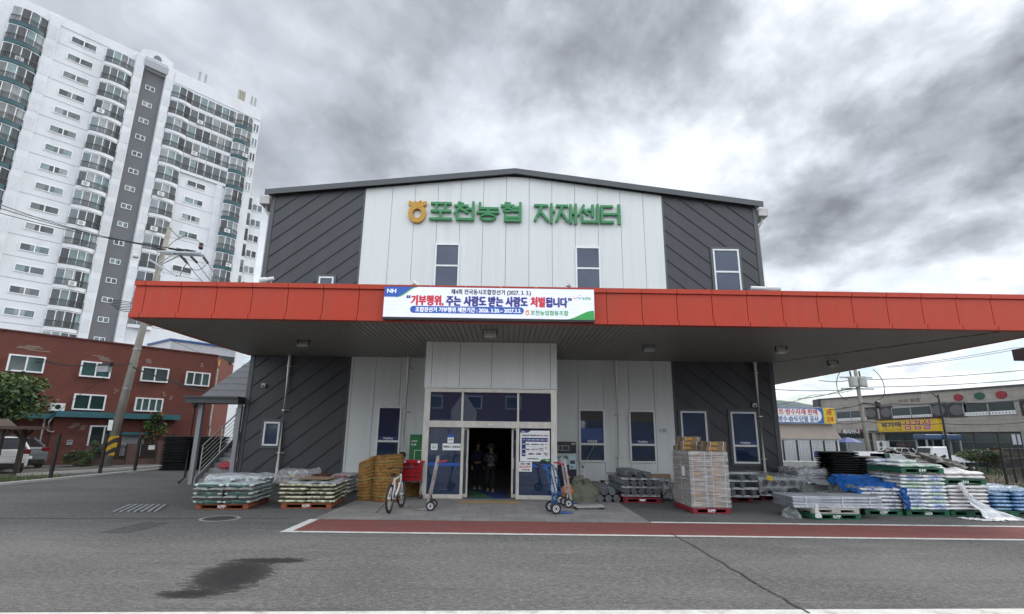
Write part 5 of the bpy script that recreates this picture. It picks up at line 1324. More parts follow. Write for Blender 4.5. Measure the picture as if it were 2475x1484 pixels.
# loose round bundles on the paving
g_ = bundle_proto('pipe_bundle', 2.6, 2, .021, Mt['galv'], '', 'pipe bundles lying on the paving')
for i, (x, z) in enumerate([(2.62, .10), (2.86, .10), (3.09, .10), (2.75, .285), (2.97, .285)]):
    moved(g_, (x+.05, 17.0, z+.006), R(2), '%s galvanised pipe bundle lying loose on the paving, %s' % (['left lower', 'middle lower', 'right lower', 'left upper', 'right upper'][i], 'ends towards the red lane'))
pipe_stack(6.15, 7.35, 15.9, 18.6, 4, 3, 'behind the carton pallet', 'galvanised pipe bundles behind the cartons', gap=.9, ax_r=.0165)
pallet(P_red, 1.1, 1.1, (6.75, 16.8, 0), 0, 'dark red pallet under the pipe stack behind the cartons', None)
zt = pipe_stack(7.65, 9.0, 16.4, 19.2, 5, 2, 'under film at the corner', 'film wrapped pipe bundles at the store corner', ax_r=.0185)
pallet(P_red, 1.2, 1.1, (8.33, 17.2, 0), 0, 'dark red pallet under the film wrapped pipes', None)
cover('plastic_cover', 'grey clear film sagging over the pipe stack at the store corner', 'plastic film', film_mat('grey_film', (.60, .62, .64), .30, (4, 2, 4), .6), (8.33, 17.8), 0, 1.4, 2.75, zt+.02, .45, 31, .05, 36)
t = MB(); t.prism([(-.10, 0, .0), (.08, -.0, -.05), (.11, 0, .08), (-.05, 0, .12)], (0, .006, 0))
a_ = at(2028*0+1596+1277*.20685, 982.1+855*.20685, 16.28); tag(t.build('yellow_tag', Mt['ink_yellow'], loc=a_), 'bright yellow tag stuck on the film wrapped pipes', 'tag')
# ---- carton pallet
c3 = (5.10, 14.32); rz3 = R(1)
pallet(P_red, .96, 1.3, (*c3, 0), rz3, 'red pallet under the tall wrapped block of flat cartons', 'KPP')
def carton_mesh(W_, D_, H_, m_):
    t = thing('carton_bundle', '', 'cartons', (0, 0, 0), 0, 'bundles of folded cartons in the wrapped block'); n = 6
    m = MB()
    for i in range(n):
        j = rnd.uniform(-.006, .006); m.box(-W_/2+j, W_/2+j, -D_/2+abs(j), D_/2, H_*i/n, H_*(i+1)/n-.003)
    m.box(-W_*.28, W_*.02, -D_/2-.006, -D_/2-.0065+.003, H_*.25, H_*.78, 1)
    m.build('cartons', m_, t)
    m = MB()
    for x in (-W_*.33, W_*.34): m.box(x-.006, x+.006, -D_/2-.009, -D_/2-.004, 0, H_); m.box(x-.006, x+.006, -D_/2-.009, D_/2, H_-.002, H_+.001)
    m.box(-W_/2-.009, -W_/2-.004, -.008, .008, 0, H_)
    m.build('strap', strap_w, t)
    return t
card2 = mat('grey_brown_carton', (.235, .20, .175), .8, var=.14, rand=.12, scale=7); card_or = mat('orange_print', (.36, .19, .07), .75, var=.2, rand=.3)
cm = carton_mesh(.47, 1.26, .118, [card2, card_or])
for l in range(11):
    for i in range(2):
        moved(cm, (c3[0]+(-.24+.48*i)+rnd.uniform(-.012, .012), c3[1]+rnd.uniform(-.01, .01), .152+.121*l), rz3+(0 if (l+i) % 3 else 0), '%s stack of folded cartons, %s layer of the wrapped block' % (['left', 'right'][i], 'top' if l == 10 else ORD[l]))
def wrapbox(name, lab, m_, c, rz, W_, D_, z0, z1, top=True, amp=.012):
    mb = MB(); rr = 4
    def rim(u):
        p = u*4
        i = int(p) % 4; f = p-int(p); C_ = [(-1, -1), (1, -1), (1, 1), (-1, 1)]
        a, b = C_[i], C_[(i+1) % 4]; return ((a[0]+(b[0]-a[0])*f)*W_/2, (a[1]+(b[1]-a[1])*f)*D_/2)
    def fn(u, v_):
        x, y = rim(min(u, .99999)); n_ = amp*mnoise.noise((x*4, y*4, v_*14)); return (x*(1+n_), y*(1+n_), z0+(z1-z0)*v_)
    mb.grid(fn, 40, 18)
    o = mb.build(name, m_, loc=(*c, 0), smooth=False); o.rotation_euler = (0, 0, rz); return tag(o, lab, 'plastic film')
wrapbox('stretch_wrap', 'streaky stretch wrap wound round the tall carton block', F_wrap, c3, rz3, .99, 1.32, .14, 1.47)
m = MB(); m.box(-.004, 0, -.11, .11, -.12, .12); tag(m.build('paper_label', Mt['ink_white'], loc=(c3[0]-.503, c3[1]-.25, .98)), 'white paper label on the left flank of the wrapped carton block', 'label')
cm2 = carton_mesh(.50, .56, .115, [mat('tan_carton', (.21, .145, .085), .8, var=.15, rand=.12), mat('amber_print', (.40, .20, .03), .7, var=.1)])
for i, (x, y, z, r_, lb) in enumerate([(-.20, .35, 0, 3, 'lowest'), (-.16, .34, .118, -4, 'middle'), (-.13, .36, .236, 2, 'topmost')]):
    moved(cm2, (c3[0]+x, c3[1]+y, 1.486+z), R(r_), '%s tan carton bundle in the pile at the rear left on the block' % lb)
for i, (x, y, z, r_, lb) in enumerate([(.26, .10, 0, -2, 'lower'), (.27, .12, .118, 3, 'upper')]):
    moved(cm2, (c3[0]+x, c3[1]+y-.42, 1.486+z), R(r_), '%s tan carton bundle of the pair at the right on the block' % lb)
# ---- between porch pipes and cartons
t = thing('open_carton', 'flattened brown carton flap leaning behind the film wrapped heap', 'carton', (5.15, 18.4, 0), R(4))
m = MB(); m.prism([(-.42, -.25, 0), (.42, -.25, 0), (.42, 0, .62), (-.42, 0, .62)], (0, .02, 0)); m.build('flap', Mt['card'], t)
lump('wrapped_heap', 'low heap of goods under crumpled clear film left of the carton block', 'plastic heap', film_mat('heap_film', (.40, .41, .42), .62, (4, 4, 4), .5), (4.98, 17.0, 0), .58, .8, .52, 14, amp=.3, f=2.6)
pallet(P_red, .9, 1.0, (5.3, 17.1, 0), R(2), 'red pallet under the crumpled film heap left of the cartons', None)
lump('black_sheet', 'black sheeting bunched under the crumpled film heap', 'plastic sheet', M_blackbag, (4.95, 17.0, 0), .5, .7, .44, 24, amp=.25)
# ---- rods on the green pallet
pallet(P_gr, 1.15, 1.1, (7.72, 13.45, 0), R(1), 'green pallet with white letters under the long steel rods', 'KPP')
pallet(P_wh, 1.1, 1.1, (7.72, 13.45, .132), R(1), 'pale pallet stacked on the green one beneath the steel rods', None, H=.115)
rod = flat_bundle('rod_bundle', 2.12, 9, .0165, 2, mat('bright_rod', (.36, .37, .40), .35, .55, var=.2, rand=.15), '', 'steel rod bundles on the green pallet')
for l in range(4):
    for i in range(3):
        moved(rod, (7.83+rnd.uniform(-.02, .02), 13.12+.31*i,   .252+.063*l), R(1+rnd.uniform(-.4, .4)), 'steel rod bundle on the green pallet, %s row, %s' % (['bottom', 'second', 'third', 'top'][l], ['front', 'middle', 'rear'][i]))
def rod_film(u, v_):
    x = 6.75+2.25*u; n_ = mnoise.noise((x*3, v_*5, 2)); n2 = mnoise.noise((x*9, v_*9, 7))
    hang = .10+.10*abs(math.sin(u*7+1))*(.4+u*.6)
    return (x, 12.93-.05*v_*0-.03*n_-.02*abs(n2)-.03*v_,   .36-hang*.8*v_+.03*n_)
drape('plastic_skirt', 'torn clear film hanging along the front of the steel rods', 'plastic film', F_clear, rod_film, 44, 10)
def tail(x0, y0, z0, z1, w_, seed): return lambda u, v_: (x0+(u-.5)*w_*(.5+.7*v_)+.03*mnoise.noise((u*4, v_*4, seed)), y0-.03-.06*v_-.04*mnoise.noise((u*6, v_*3, seed)), z0+(z1-z0)*v_)
drape('plastic_tail', 'twist of white film hanging from the rods over the green pallet', 'plastic film', F_white, tail(7.25, 12.9, .34, .05, .12, 3), 10, 12)
drape('plastic_tail', 'loose clear film trailing on the ground at the left end of the rods', 'plastic film', F_clear, lambda u, v_: (6.62+.30*u+.04*mnoise.noise((u*5, v_*5, 1)), 13.0+.30*v_-.1*u, max(.01, .34*v_*(u**.5)+.05*mnoise.noise((u*7, v_*7, 4)))), 16, 16)
# ---- sack blocks on the right
def block(X0, X1, Y0, D_): return ((X0+X1)/2, Y0+D_/2), X1-X0
c4, w4 = block(8.93, 9.85, 13.68, 1.25)
pallet(P_gr, w4+.02, 1.2, (*c4, 0), 0, 'green pallet with white letters under the blue tarp covered sacks', 'KPP')
sack_stack('sack', (S4, S4), c4, 0, w4, 1.2, .13, 6, .086, 'soiled white sack', 'the tarp covered stack', 'sacks under the blue tarp', -1, 'A', .02, topall=False)
def tarp(u, v_):
    x = 8.80+1.16*u; y = 14.98-1.25*v_; n1 = mnoise.noise((x*2.5, y*2.5, 2)); n2 = mnoise.noise((x*7, y*7, 4)); n3 = mnoise.noise((x*17, y*17, 1))
    z = .70+.20*(1-v_)+.09*n1+.05*n2+.02*n3-.20*max(0, .16-u)/.16
    if v_ > .78: f = (v_-.78)/.22; z -= (.10+.30*max(0, u-.75)/.25)*f**2; y -= .04*f
    return (x, y, z)
drape('blue_tarp', 'shiny blue tarpaulin crumpled over the soiled white sacks', 'tarpaulin', M_tarp, tarp, 44, 44, thick=.004)
drape('blue_tarp_edge', 'narrow blue tarp strip hanging down between two sack stacks', 'tarpaulin', M_tarp, lambda u, v_: (9.80+.16*u+.05*mnoise.noise((u*3, v_*5, 2))+.05*v_, 13.58+.05*mnoise.noise((u*6, v_*6, 9)),   .68-.52*v_), 8, 24, thick=.003)
cover('plastic_cover', 'grey film draped over the left flank of the tarp covered sacks', 'plastic film', film_mat('dull_film', (.30, .31, .33), .5, (3, 3, 3), .6), (c4[0], c4[1]+.1), 0, w4+.04, 1.25, .66, .34, 44, .03, 30)
c5, w5 = block(9.98, 11.02, 13.68, 1.25)
pallet(P_gr, w5+.04, 1.2, (*c5, 0), 0, 'green pallet with upside down letters under the tall white sack stack', 'KPP', flip=True)
sack_stack('sack', (S5+S5b, S5), c5, 0, w5+.06, 1.25, .13, 10, .086, 'white-green sack', 'the tall stack', 'white and green sacks in the tall stack', -1, 'A', .015, topall=False)
cover('plastic_cover', 'brownish dusty film over the top of the tall white sack stack', 'plastic film', film_mat('brown_film', (.26, .20, .17), .5, (4, 4, 4), .8), c5, 0, w5+.06, 1.25, 1.0, .05, 51, .02, 26)
pallet(P_gr, 1.1, 1.25, (c5[0], c5[1], 1.012), R(1), 'green pallet laid across the top of the tall white sack stack', 'KPP')
for l, ly in enumerate([[(-.28, -.38, 4), (.27, -.40, -6), (-.26, .05, 2), (.30, .02, -3), (-.28, .42, 3), (.27, .42, 0)], [(-.05, .0, 15), (-.33, .38, -4), (.20, .40, 5)]]):
    for i, (x, y, a) in enumerate(ly):
        place('sack', (S5+S5b)[(i+l*3) % 8], (c5[0]+x, c5[1]+y, 1.142+.05+.088*l), R(a), 'white and green sack on the raised pallet, %s layer, %s' % (['lower', 'upper'][l], ['front left', 'front right', 'middle left', 'middle right', 'rear left', 'rear right'][i] if l == 0 else ['front', 'rear left', 'rear right'][i]), 'sack', 'sacks on the raised pallet')
c6, w6 = block(11.12, 12.08, 13.72, 1.2)
pallet(P_gr, w6+.04, 1.15, (*c6, 0), 0, 'green pallet under the plain white sacks with a second pallet above', None)
sack_stack('sack', (S6, S6), c6, 0, w6+.02, 1.2, .13, 7, .087, 'plain white sack', 'the two-pallet stack', 'plain white sacks', -1, 'A', .015, topall=False)
pallet(P_gr, 1.08, 1.15, (c6[0], c6[1], .752), R(-1), 'green pallet with upside down letters resting on the plain white sacks', 'KPP', flip=True)
sack_stack('sack', (S6, S6), c6, 0, w6+.04, 1.15, .884, 2, .088, 'plain white sack', 'the film-wrapped upper load', 'white sacks on the upper pallet', -1, 'A', .03)
cover('plastic_cover', 'white film heaped over the sacks on the upper pallet', 'plastic film', F_white, (c6[0]-.02, c6[1]+.1), R(2), w6+.02, 1.05, 1.07, .16, 61, .07, 34)
def sheet_tail(u, v_):
    a = v_; x = 11.32+.16*a+(.10+.85*a**2.2)*u + .05*mnoise.noise((u*3, v_*6, 6)); z = .80*(1-a)**1.15
    y = 13.62-.55*a**2+.10*mnoise.noise((u*5, v_*5, 3))*(.4+a)
    if a > .82: z = max(.015, z*.5+.05*abs(mnoise.noise((u*9, v_*9, 2)))); x += .12*u
    return (x, y, max(.012, z+.03*mnoise.noise((u*8, v_*8, 11))))
drape('plastic_sheet', 'torn white plastic sheet trailing down to the ground before the plain sacks', 'plastic sheet', mat('torn_white_sheet', (.60, .61, .62), .4, var=.1, scale=6, bump=.7, bscale=9), sheet_tail, 26, 40, thick=.003)
drape('plastic_sheet', 'flat scrap of white film lying on the asphalt before the plain sacks', 'plastic film', F_white, lambda u, v_: (10.95+.75*u, 13.05+.42*v_-.25*u, .012+.05*abs(mnoise.noise((u*6, v_*6, 3)))), 20, 14)
c7, w7 = block(12.16, 13.3, 13.75, 1.25)
pallet(P_gr, w7, 1.2, (*c7, 0), 0, 'green pallet under the blue sacks at the right edge', None)
sack_stack('sack', (S7, S7), c7, 0, w7, 1.2, .13, 6, .088, 'blue sack', 'the right edge stack', 'blue sacks at the right edge', -1, 'A', .015, topall=True)
cover('plastic_cover', 'shiny white and blue film over the blue sacks', 'plastic film', film_mat('pale_blue_film', (.55, .64, .72), .6, (3, 3, 3), .5), c7, 0, w7-.05, 1.15, .68, .14, 71, .05, 30)
# rear right: wrapped white-blue sacks, plates, black stacks
c8, w8 = block(9.75, 11.2, 18.1, 1.3)
sack_stack('sack', (S4, S4), c8, 0, w8, 1.25, .1, 8, .087, 'blue-white sack', 'the wrapped rear pile', 'wrapped sacks behind the corner', -1, 'A', .03, ncol=3)
pallet(P_wh, 1.3, 1.2, (*c8, -.05), 0, 'pale pallet under the wrapped rear pile at the store corner', None)
cover('plastic_cover', 'milky torn film over the blue and white sacks behind the store corner', 'plastic film', film_mat('milky_film', (.6, .62, .64), .55, (3, 3, 5), .5), c8, 0, w8, 1.25, .84, .22, 81, .06, 30)
lump('sheet_goods', 'low heap of flat sheets under dull film between the pipes and the blue tarp', 'plastic heap', film_mat('flat_film', (.33, .34, .33), .75, (5, 3, 5), .3), (9.35, 16.0, 0), .75, .75, .56, 33, amp=.2, f=1.6)
t = thing('steel_plate', 'flat steel plate tilted on the low film heap beside the blue tarp', 'plate', (9.4, 15.75, .60), R(-8))
m = MB(); m.prism([(-.55, -.4, -.03), (.6, -.4, -.10), (.6, .45, .0), (-.55, .45, .07)], (0, 0, .02)); m.build('sheet', Mt['galv'], t); t.name = 'steel_plate'
def black_stack(cx, cy, n, z0, where, W_=1.0, rz=0, grp='black bundles'):
    for l in range(n):
        o = place('black_bundle', SB[(l*3) % 5], (cx+rnd.uniform(-.03, .03), cy+rnd.uniform(-.03, .03), z0+.075*(l+.5)), rz+rnd.uniform(-.04, .04), 'black plastic bundle, %s layer of the stack %s' % ('top' if l == n-1 else ORD[l], where), 'bundle', grp)
        o.scale = (W_, 1, 1)
black_stack(11.2, 18.3, 19, 0, 'behind the blue tarp', .9, 0, 'black bundles behind the blue tarp')
black_stack(12.2, 18.4, 17, 0, 'left of the raised pallet', .9, 0, 'black bundles left of the raised pallet')
def bl(u, v_):
    x = 12.6+2.1*u; y = 18.3-1.5*v_; n1 = mnoise.noise((x*1.6, y*2, 5)); n2 = mnoise.noise((x*5, y*9, 2)); n3 = mnoise.noise((x*14, y*14, 2))
    return (x, y, max(.02, 1.44-.30*u**2+.10*n1+.08*n2+.03*n3-.6*max(0, v_-.75)*2-.5*max(0, u-.85)*4))
drape('black_plastic', 'black plastic sheeting heaped behind the raised green pallet', 'plastic sheet', M_blackbag, bl, 50, 40, thick=.005)
m = MB(); m.box(12.7, 14.2, 17.0, 18.2, .0, 1.0); tag(m.build('covered_crate', M_blackbag), 'black covered block beneath the heaped plastic sheeting', 'crate')
# boards at the right edge
bd = thing('board', '', 'board', (0, 0, 0), 0, 'boards lying at the right edge'); m = MB(); m.box(-1.6, 1.6, -.07, .07, 0, .03); m.build('plank', mat('weathered_board', (.20, .185, .17), .8, var=.25, scale=5, stretch=(.4, 6, 6), rand=.25), bd)
for i in range(9):
    moved(bd, (21.5+.05*i, 20.6+.17*(i % 5)*1.0, gz(21, 11)*0-.40+.032*(i//5)+.0), R(3-i*.7), 'weathered %s board in the flat pile at the right edge, %s from the front' % (['lower', 'upper'][i//5], BACK[i % 5]))

# ================================================================== PEOPLE IN THE DOORWAY
def skin_mesh(name, verts, edges, m_, parent, sub=1):
    me = bpy.data.meshes.new(name); me.from_pydata([v[:3] for v in verts], edges, []); me.materials.append(m_)
    o = bpy.data.objects.new(name, me); COL.objects.link(o); o.parent = parent
    sk = o.modifiers.new('skin', 'SKIN'); sk.use_smooth_shade = True
    for i, v in enumerate(verts):
        r_ = v[3]; o.data.skin_vertices[0].data[i].radius = (r_, v[4] if len(v) > 4 else r_)
    o.data.skin_vertices[0].data[0].use_root = True
    sb = o.modifiers.new('sub', 'SUBSURF'); sb.levels = sub; sb.render_levels = sub
    return o
def person(lab, p, rz, H, top_col, trouser_col, phone, hat=None, vest=None, step=.10, hair_col=(.015, .013, .012)):
    t = thing('person', lab, 'person', p, rz, None); s_ = H/1.6
    sk = mat('skin_tone', (.42, .25, .17), .6, var=.05) if 'skin_tone' not in bpy.data.materials else bpy.data.materials['skin_tone']
    # facing -y
    v = []; e = []
    def add(x, y, z, r_, par=None, r2=None):
        v.append((x*s_, y*s_, z*s_, r_*s_, (r2 or r_)*s_)); i = len(v)-1
        if par is not None: e.append((par, i))
        return i
    pel = add(0, 0, .86, .105, None, .085); wa = add(0, 0, 1.0, .10, pel, .08); ch = add(0, .01, 1.18, .125, wa, .095); nk0 = add(0, .015, 1.32, .055, ch); nk = add(0, .0, 1.37, .045, nk0)
    h1 = add(0, -.02, 1.43, .066, nk, .08); h2 = add(0, -.025, 1.50, .075, h1, .09); h3 = add(0, -.02, 1.565, .05, h2, .06)
    add(0, -.125, 1.465, .012, h1); add(.078, -.01, 1.475, .014, h1); add(-.078, -.01, 1.475, .014, h1)
    legs, arms = [], []
    for q in (-1, 1):
        hp = add(q*.085, 0, .80, .085, pel); kn = add(q*.09, -.03*q*step*10*.5-.02, .44, .058, hp); an = add(q*.09, .0-q*step, .08, .040, kn); add(q*.095, -.13-q*step, .035, .035, an)
        legs.append((hp, kn, an))
        sh = add(q*.165, .01, 1.25, .055, ch)
        if phone: el = add(q*.20, -.04, 1.02, .040, sh); wr_ = add(q*.07, -.24, 1.06, .028, el)
        else: el = add(q*.205, .02, 1.0, .040, sh); wr_ = add(q*.20, -.05, .78, .028, el)
        hd = (-q*.45, -.6, .5) if phone else (0, -.25, -1.0); hd = Vector(hd).normalized()
        pos = Vector((v[wr_][0], v[wr_][1], v[wr_][2]))/s_; pm = pos+hd*.055; pa = add(*pm, .030, wr_)
        sd = Vector((hd.z, 0, -hd.x)).normalized() if phone else Vector((0, 1, 0)); sd2 = hd.cross(sd)
        for k_ in range(4):
            b = pm+hd*.035+sd2*((k_-1.5)*.018); f1 = add(*b, .009, pa); c = b+hd*(.028+.006*(1-abs(k_-1.5)/1.5))+sd*.008; f2 = add(*c, .008, f1); c2 = c+hd*.016+sd*.018; add(*c2, .0065, f2)
        th = pm-sd2*.03+sd*.012; t1 = add(*th, .010, pa); add(*(th+hd*.03+sd*.015), .0075, t1)
        arms.append((sh, el, wr_))
    skin_mesh('body', v, e, sk, t)
    G = lambda i, r_: (*v[i][:3], r_*s_)
    # trousers
    tv = [(*v[pel][:3], .125*s_, .105*s_)]; te = []
    for hp, kn, an in legs:
        b = len(tv); tv += [G(hp, .105), G(kn, .078), (v[an][0], v[an][1], v[an][2]+.01, .062*s_)]; te += [(0, b), (b, b+1), (b+1, b+2)]
    skin_mesh('trousers', tv, te, trouser_col, t)
    uv = [(*v[pel][:3], .13*s_, .108*s_), (*v[wa][:3], .125*s_, .102*s_), (*v[ch][:3], .148*s_, .115*s_), (v[nk0][0], v[nk0][1], v[nk0][2]-.03, .07*s_)]; ue = [(0, 1), (1, 2), (2, 3)]
    for sh, el, wr_ in arms:
        b = len(uv); uv += [G(sh, .072), G(el, .055), G(wr_, .042)]; ue += [(2, b), (b, b+1), (b+1, b+2)]
    skin_mesh('jacket', uv, ue, top_col, t)
    if vest: skin_mesh('vest', [(*uv[0][:3], .145*s_, .122*s_), (*uv[1][:3], .14*s_, .118*s_), (*uv[2][:3], .165*s_, .13*s_), (uv[3][0], uv[3][1], uv[3][2]-.02, .085*s_)], [(0, 1), (1, 2), (2, 3)], vest, t)
    for i, (hp, kn, an) in enumerate(legs):
        m = MB(); x, y = v[an][0], v[an][1]
        m.grid(lambda u, w_: (x+.048*s_*math.cos(math.pi*w_)*(1-.35*max(0, u-.6)), y+.07*s_-.25*s_*u, (.005+(.085-.05*u)*math.sin(math.pi*w_))*s_), 8, 8); m.box(x-.046*s_, x+.046*s_, y-.17*s_, y+.07*s_, .0, .02*s_)
        m.build('shoe', Mt['white_plastic'], t, smooth=False)
    hz = v[h2][2]; hc = mat('hair_dark', hair_col, .6) if 'hair_dark' not in bpy.data.materials else bpy.data.materials['hair_dark']
    m = MB(); m.grid(lambda u, w_: (.092*s_*math.sin(math.pi*.5*w_*1.15)*math.cos(2*math.pi*u), v[h2][1]+.012+.105*s_*math.sin(math.pi*.5*w_*1.15)*math.sin(2*math.pi*u)*(.72 if math.sin(2*math.pi*u) < 0 else 1), hz+.02+.085*s_*math.cos(math.pi*.5*w_*1.15)), 20, 8); m.build('hair', hc, t, smooth=True)
    for q in (-1, 1):
        m = MB(); m.lathe([(0, -.012*s_), (.011*s_, -.004*s_), (.011*s_, .004*s_), (0, .012*s_)], (q*.033*s_, v[h2][1]-.086*s_, hz-.012), 8, 0, 'y'); m.build('eye', Mt['black'], t)
    m = MB(); m.box(-.022*s_, .022*s_, v[h1][1]-.088*s_, v[h1][1]-.078*s_, v[h1][2]-.012, v[h1][2]-.003); m.build('mouth', mat('lip', (.3, .1, .08), .6) if 'lip' not in bpy.data.materials else bpy.data.materials['lip'], t)
    if hat:
        m = MB(); m.lathe([(0, .10), (.07, .095), (.098, .06), (.105, .0), (.175, -.045), (.172, -.052), (.10, -.012)], (0, v[h2][1], hz+.03), 24); m.build('hat', hat, t, smooth=True)
    return t
pp = gnd(1185, 1188)
person('person in grey vest and bucket hat walking out of the doorway looking at a phone', (pp.x, pp.y-.1, .008), 0, 1.50, mat('dark_sleeve', (.05, .05, .06), .8), mat('black_trousers', (.012, .012, .014), .8), True, mat('grey_hat', (.10, .10, .105), .9), mat('grey_vest', (.20, .19, .20), .8))
pt = thing('mobile_phone', 'dark phone held in both hands by the person in the hat', 'phone', (pp.x, pp.y-.1-.30, 1.06)); m = MB(); m.box(-.035, .035, -.006, .006, -.06, .06); b_ = m.build('case', Mt['black'], pt); b_.rotation_euler = (R(-50), 0, 0)
person('person in dark navy clothes standing inside behind the person in the hat', (pp.x-.48, pp.y+.75, .008), R(10), 1.56, mat('navy_jacket', (.02, .022, .05), .8), mat('dark_trousers', (.016, .016, .02), .8), False, step=.03)
t = thing('door_mat', 'green and blue entrance mat on the floor just inside the door', 'mat', (-.45, 17.4, .009))
m = MB(); m.box(-.62, .52, -1.1, 1.0, 0, .012); m.build('blue_field', mat('mat_blue', (.012, .035, .14), .9), t)
m = MB(); n = 10; m.poly([(-.62, -1.1, .015), (.12, -1.1, .015)] + [(.12-.62*(i/n)**.7*(.6+.4*i/n), -1.1+1.9*(i/n), .015) for i in range(1, n)] + [(-.62, .85, .015)]); letter(m, 'NH', .1, .4, .1, .3, .017, 1, .004, lambda u, v_, d: (u, v_, .017)); letter(m, '농협', -.45, -.1, -.75, -.55, .017, 1, .004, lambda u, v_, d: (u, v_, .018))
m.build('green_field', [mat('mat_green', (.03, .15, .05), .9), Mt['ink_yellow']], t, recalc=False)

# ================================================================== LEFT: STAIR, FENCE, BRICK HOUSE, APARTMENTS
t = thing('outdoor_stair', 'grey outside stair with steel railing and charcoal lean-to roof on the left flank', 'stair', (-10.4, 19.65, 0))
TO = (-10.4, 19.65, 0)
for i in range(13):
    m = MB(); m.box(-10.88, -9.6, 19.75+.3*i, 19.75+.3*(i+1)+.02, .005 if i < 3 else .17*i-.25, .17*(i+1)); m.build('step', Mt['step'], t, TO)
m = MB(); m.prism([(-10.95, 19.55, .0), (-10.95, 19.55, .2), (-10.95, 23.6, 2.5), (-10.95, 23.6, 2.1)], (.06, 0, 0)); m.build('stringer', Mt['post_grey'], t, TO)
m = MB()
sl = .567
for k_, z in enumerate((1.12, .93, .77, .61, .45, .29)):
    m.tube([(-10.92, 19.75, .17+z), (-10.92, 23.6, .17+z+sl*3.85)], .025 if k_ == 0 else .012, 8)
for y in (19.8, 21.0, 22.2, 23.4): m.tube([(-10.92, y, .1+sl*(y-19.75)), (-10.92, y, 1.28+sl*(y-19.75))], .022, 8)
m.build('railing', Mt['steel'], t, TO)
m = MB(); m.box(-11.12, -10.97, 19.5, 19.65, 0, 2.8); m.box(-9.72, -9.575, 19.5, 19.65, 0, 2.8); m.build('post', Mt['post_grey'], t, TO)
m = MB(); m.tube([(-11.2, 19.42, 2.85), (-11.2, 19.44, .25), (-11.32, 19.3, .06)], .045, 8); m.lathe([(.05, 2.62), (.09, 2.72), (.09, 2.8), (.05, 2.8)], (-11.2, 19.42, 0), 10); m.build('downpipe', Mt['black'], t, TO)
m = MB(); m.box(-11.45, -9.58, 19.2, 20.1, 2.80, 2.98); m.box(-11.52, -9.56, 19.12, 20.12, 2.981, 3.04); m.build('eave', Mt['roof_dark'], t, TO)
m = MB()
for i in range(9):
    y0, y1 = 20.0+.55*i, 20.0+.55*(i+1); z0, z1 = 2.99+.55*.54*i, 2.99+.55*.54*(i+1)
    m.prism([(-11.4, y0, z0+.03), (-9.58, y0, z0+.03), (-9.58, y1, z1), (-11.4, y1, z1)], (0, 0, .06))
m.build('roof', mat('stair_roof_sheet', (.13, .135, .14), .4, var=.1), t, TO)
m = MB(); m.box(-11.35, -9.59, 24.6, 24.7, 0, 5.2); m.build('rear_wall', mat('stair_wall_grey', (.085, .09, .10), .6, var=.06), t, TO)
lump('plastic_bag', 'red and white plastic bag lying on the lower steps of the outside stair', 'bag', mat('bag_red', (.38, .02, .035), .4, var=.1, bump=.4, bscale=9), (-10.15, 20.4, .51), .42, .24, .22, 3)
lump('plastic_bag', 'white topped bag with faint red writing higher on the outside stair', 'bag', mat('bag_white', (.66, .6, .6), .4, var=.1, bump=.4, bscale=9, dirt=((.4, .1, .12), .5)), (-9.98, 20.75, .68), .36, .22, .20, 13)
black_stack(-15.75, 26.5, 21, 0, 'by the fence end', 1.1, R(8), 'black bundles beyond the stair'); black_stack(-14.35, 26.9, 21, 0, 'behind the stair rail', 1.1, R(-5), 'black bundles beyond the stair')
m = MB(); m.box(-.06, .06, -.003, 0, -.06, .06); a_ = at(474, 1072, 25.9); tag(m.build('paper_label', Mt['ink_white'], loc=(a_.x, a_.y, a_.z)), 'small white label on the black stack behind the stair', 'label')

# fence posts and mesh
brown = mat('dark_brown_post', (.022, .014, .012), .6, var=.2)
FP = [(-16.62, 17.5, 'nearest the left edge'), (-16.72, 20.5, 'second from the left edge'), (-16.70, 22.9, 'before the striped utility pole'), (-16.50, 24.7, 'before the brick gate pillars'), (-16.25, 26.7, 'beside the black stack')]
post = thing('fence_post', '', 'fence post', (0, 0, 0), 0, 'fence posts along the left kerb')
m = MB(); m.box(-.045, .045, -.045, .045, 0, 1.6); m.build('shaft', brown, post)
m = MB()
for z in (.3, .75, 1.2, 1.5): m.box(-.06, .06, -.06, .06, z, z+.03)
m.build('clamps', brown, post)
for x, y, w_ in FP: moved(post, (x, y, .05), R(3), 'dark brown steel fence post %s on the kerb' % w_)
wire = mat('fence_wire', (.03, .022, .02), .5)
for (x0, y0, a), (x1, y1, b) in zip(FP, FP[1:]):
    m = MB(); A, B = V(x0, y0, 0), V(x1, y1, 0); n = int((B-A).length/.055)
    for i in range(1, n): p_ = A.lerp(B, i/n); m.box(p_.x-.0022, p_.x+.0022, p_.y-.0022, p_.y+.0022, .10, 1.6)
    for z in (.12, .3, .5, .7, .9, 1.1, 1.3, 1.58): m.bar(A+V(0, 0, z), B+V(0, 0, z), .006, .006)
    tag(m.build('fence_mesh', wire), 'fine dark wire fence panel ending at the post %s' % b, 'fence')

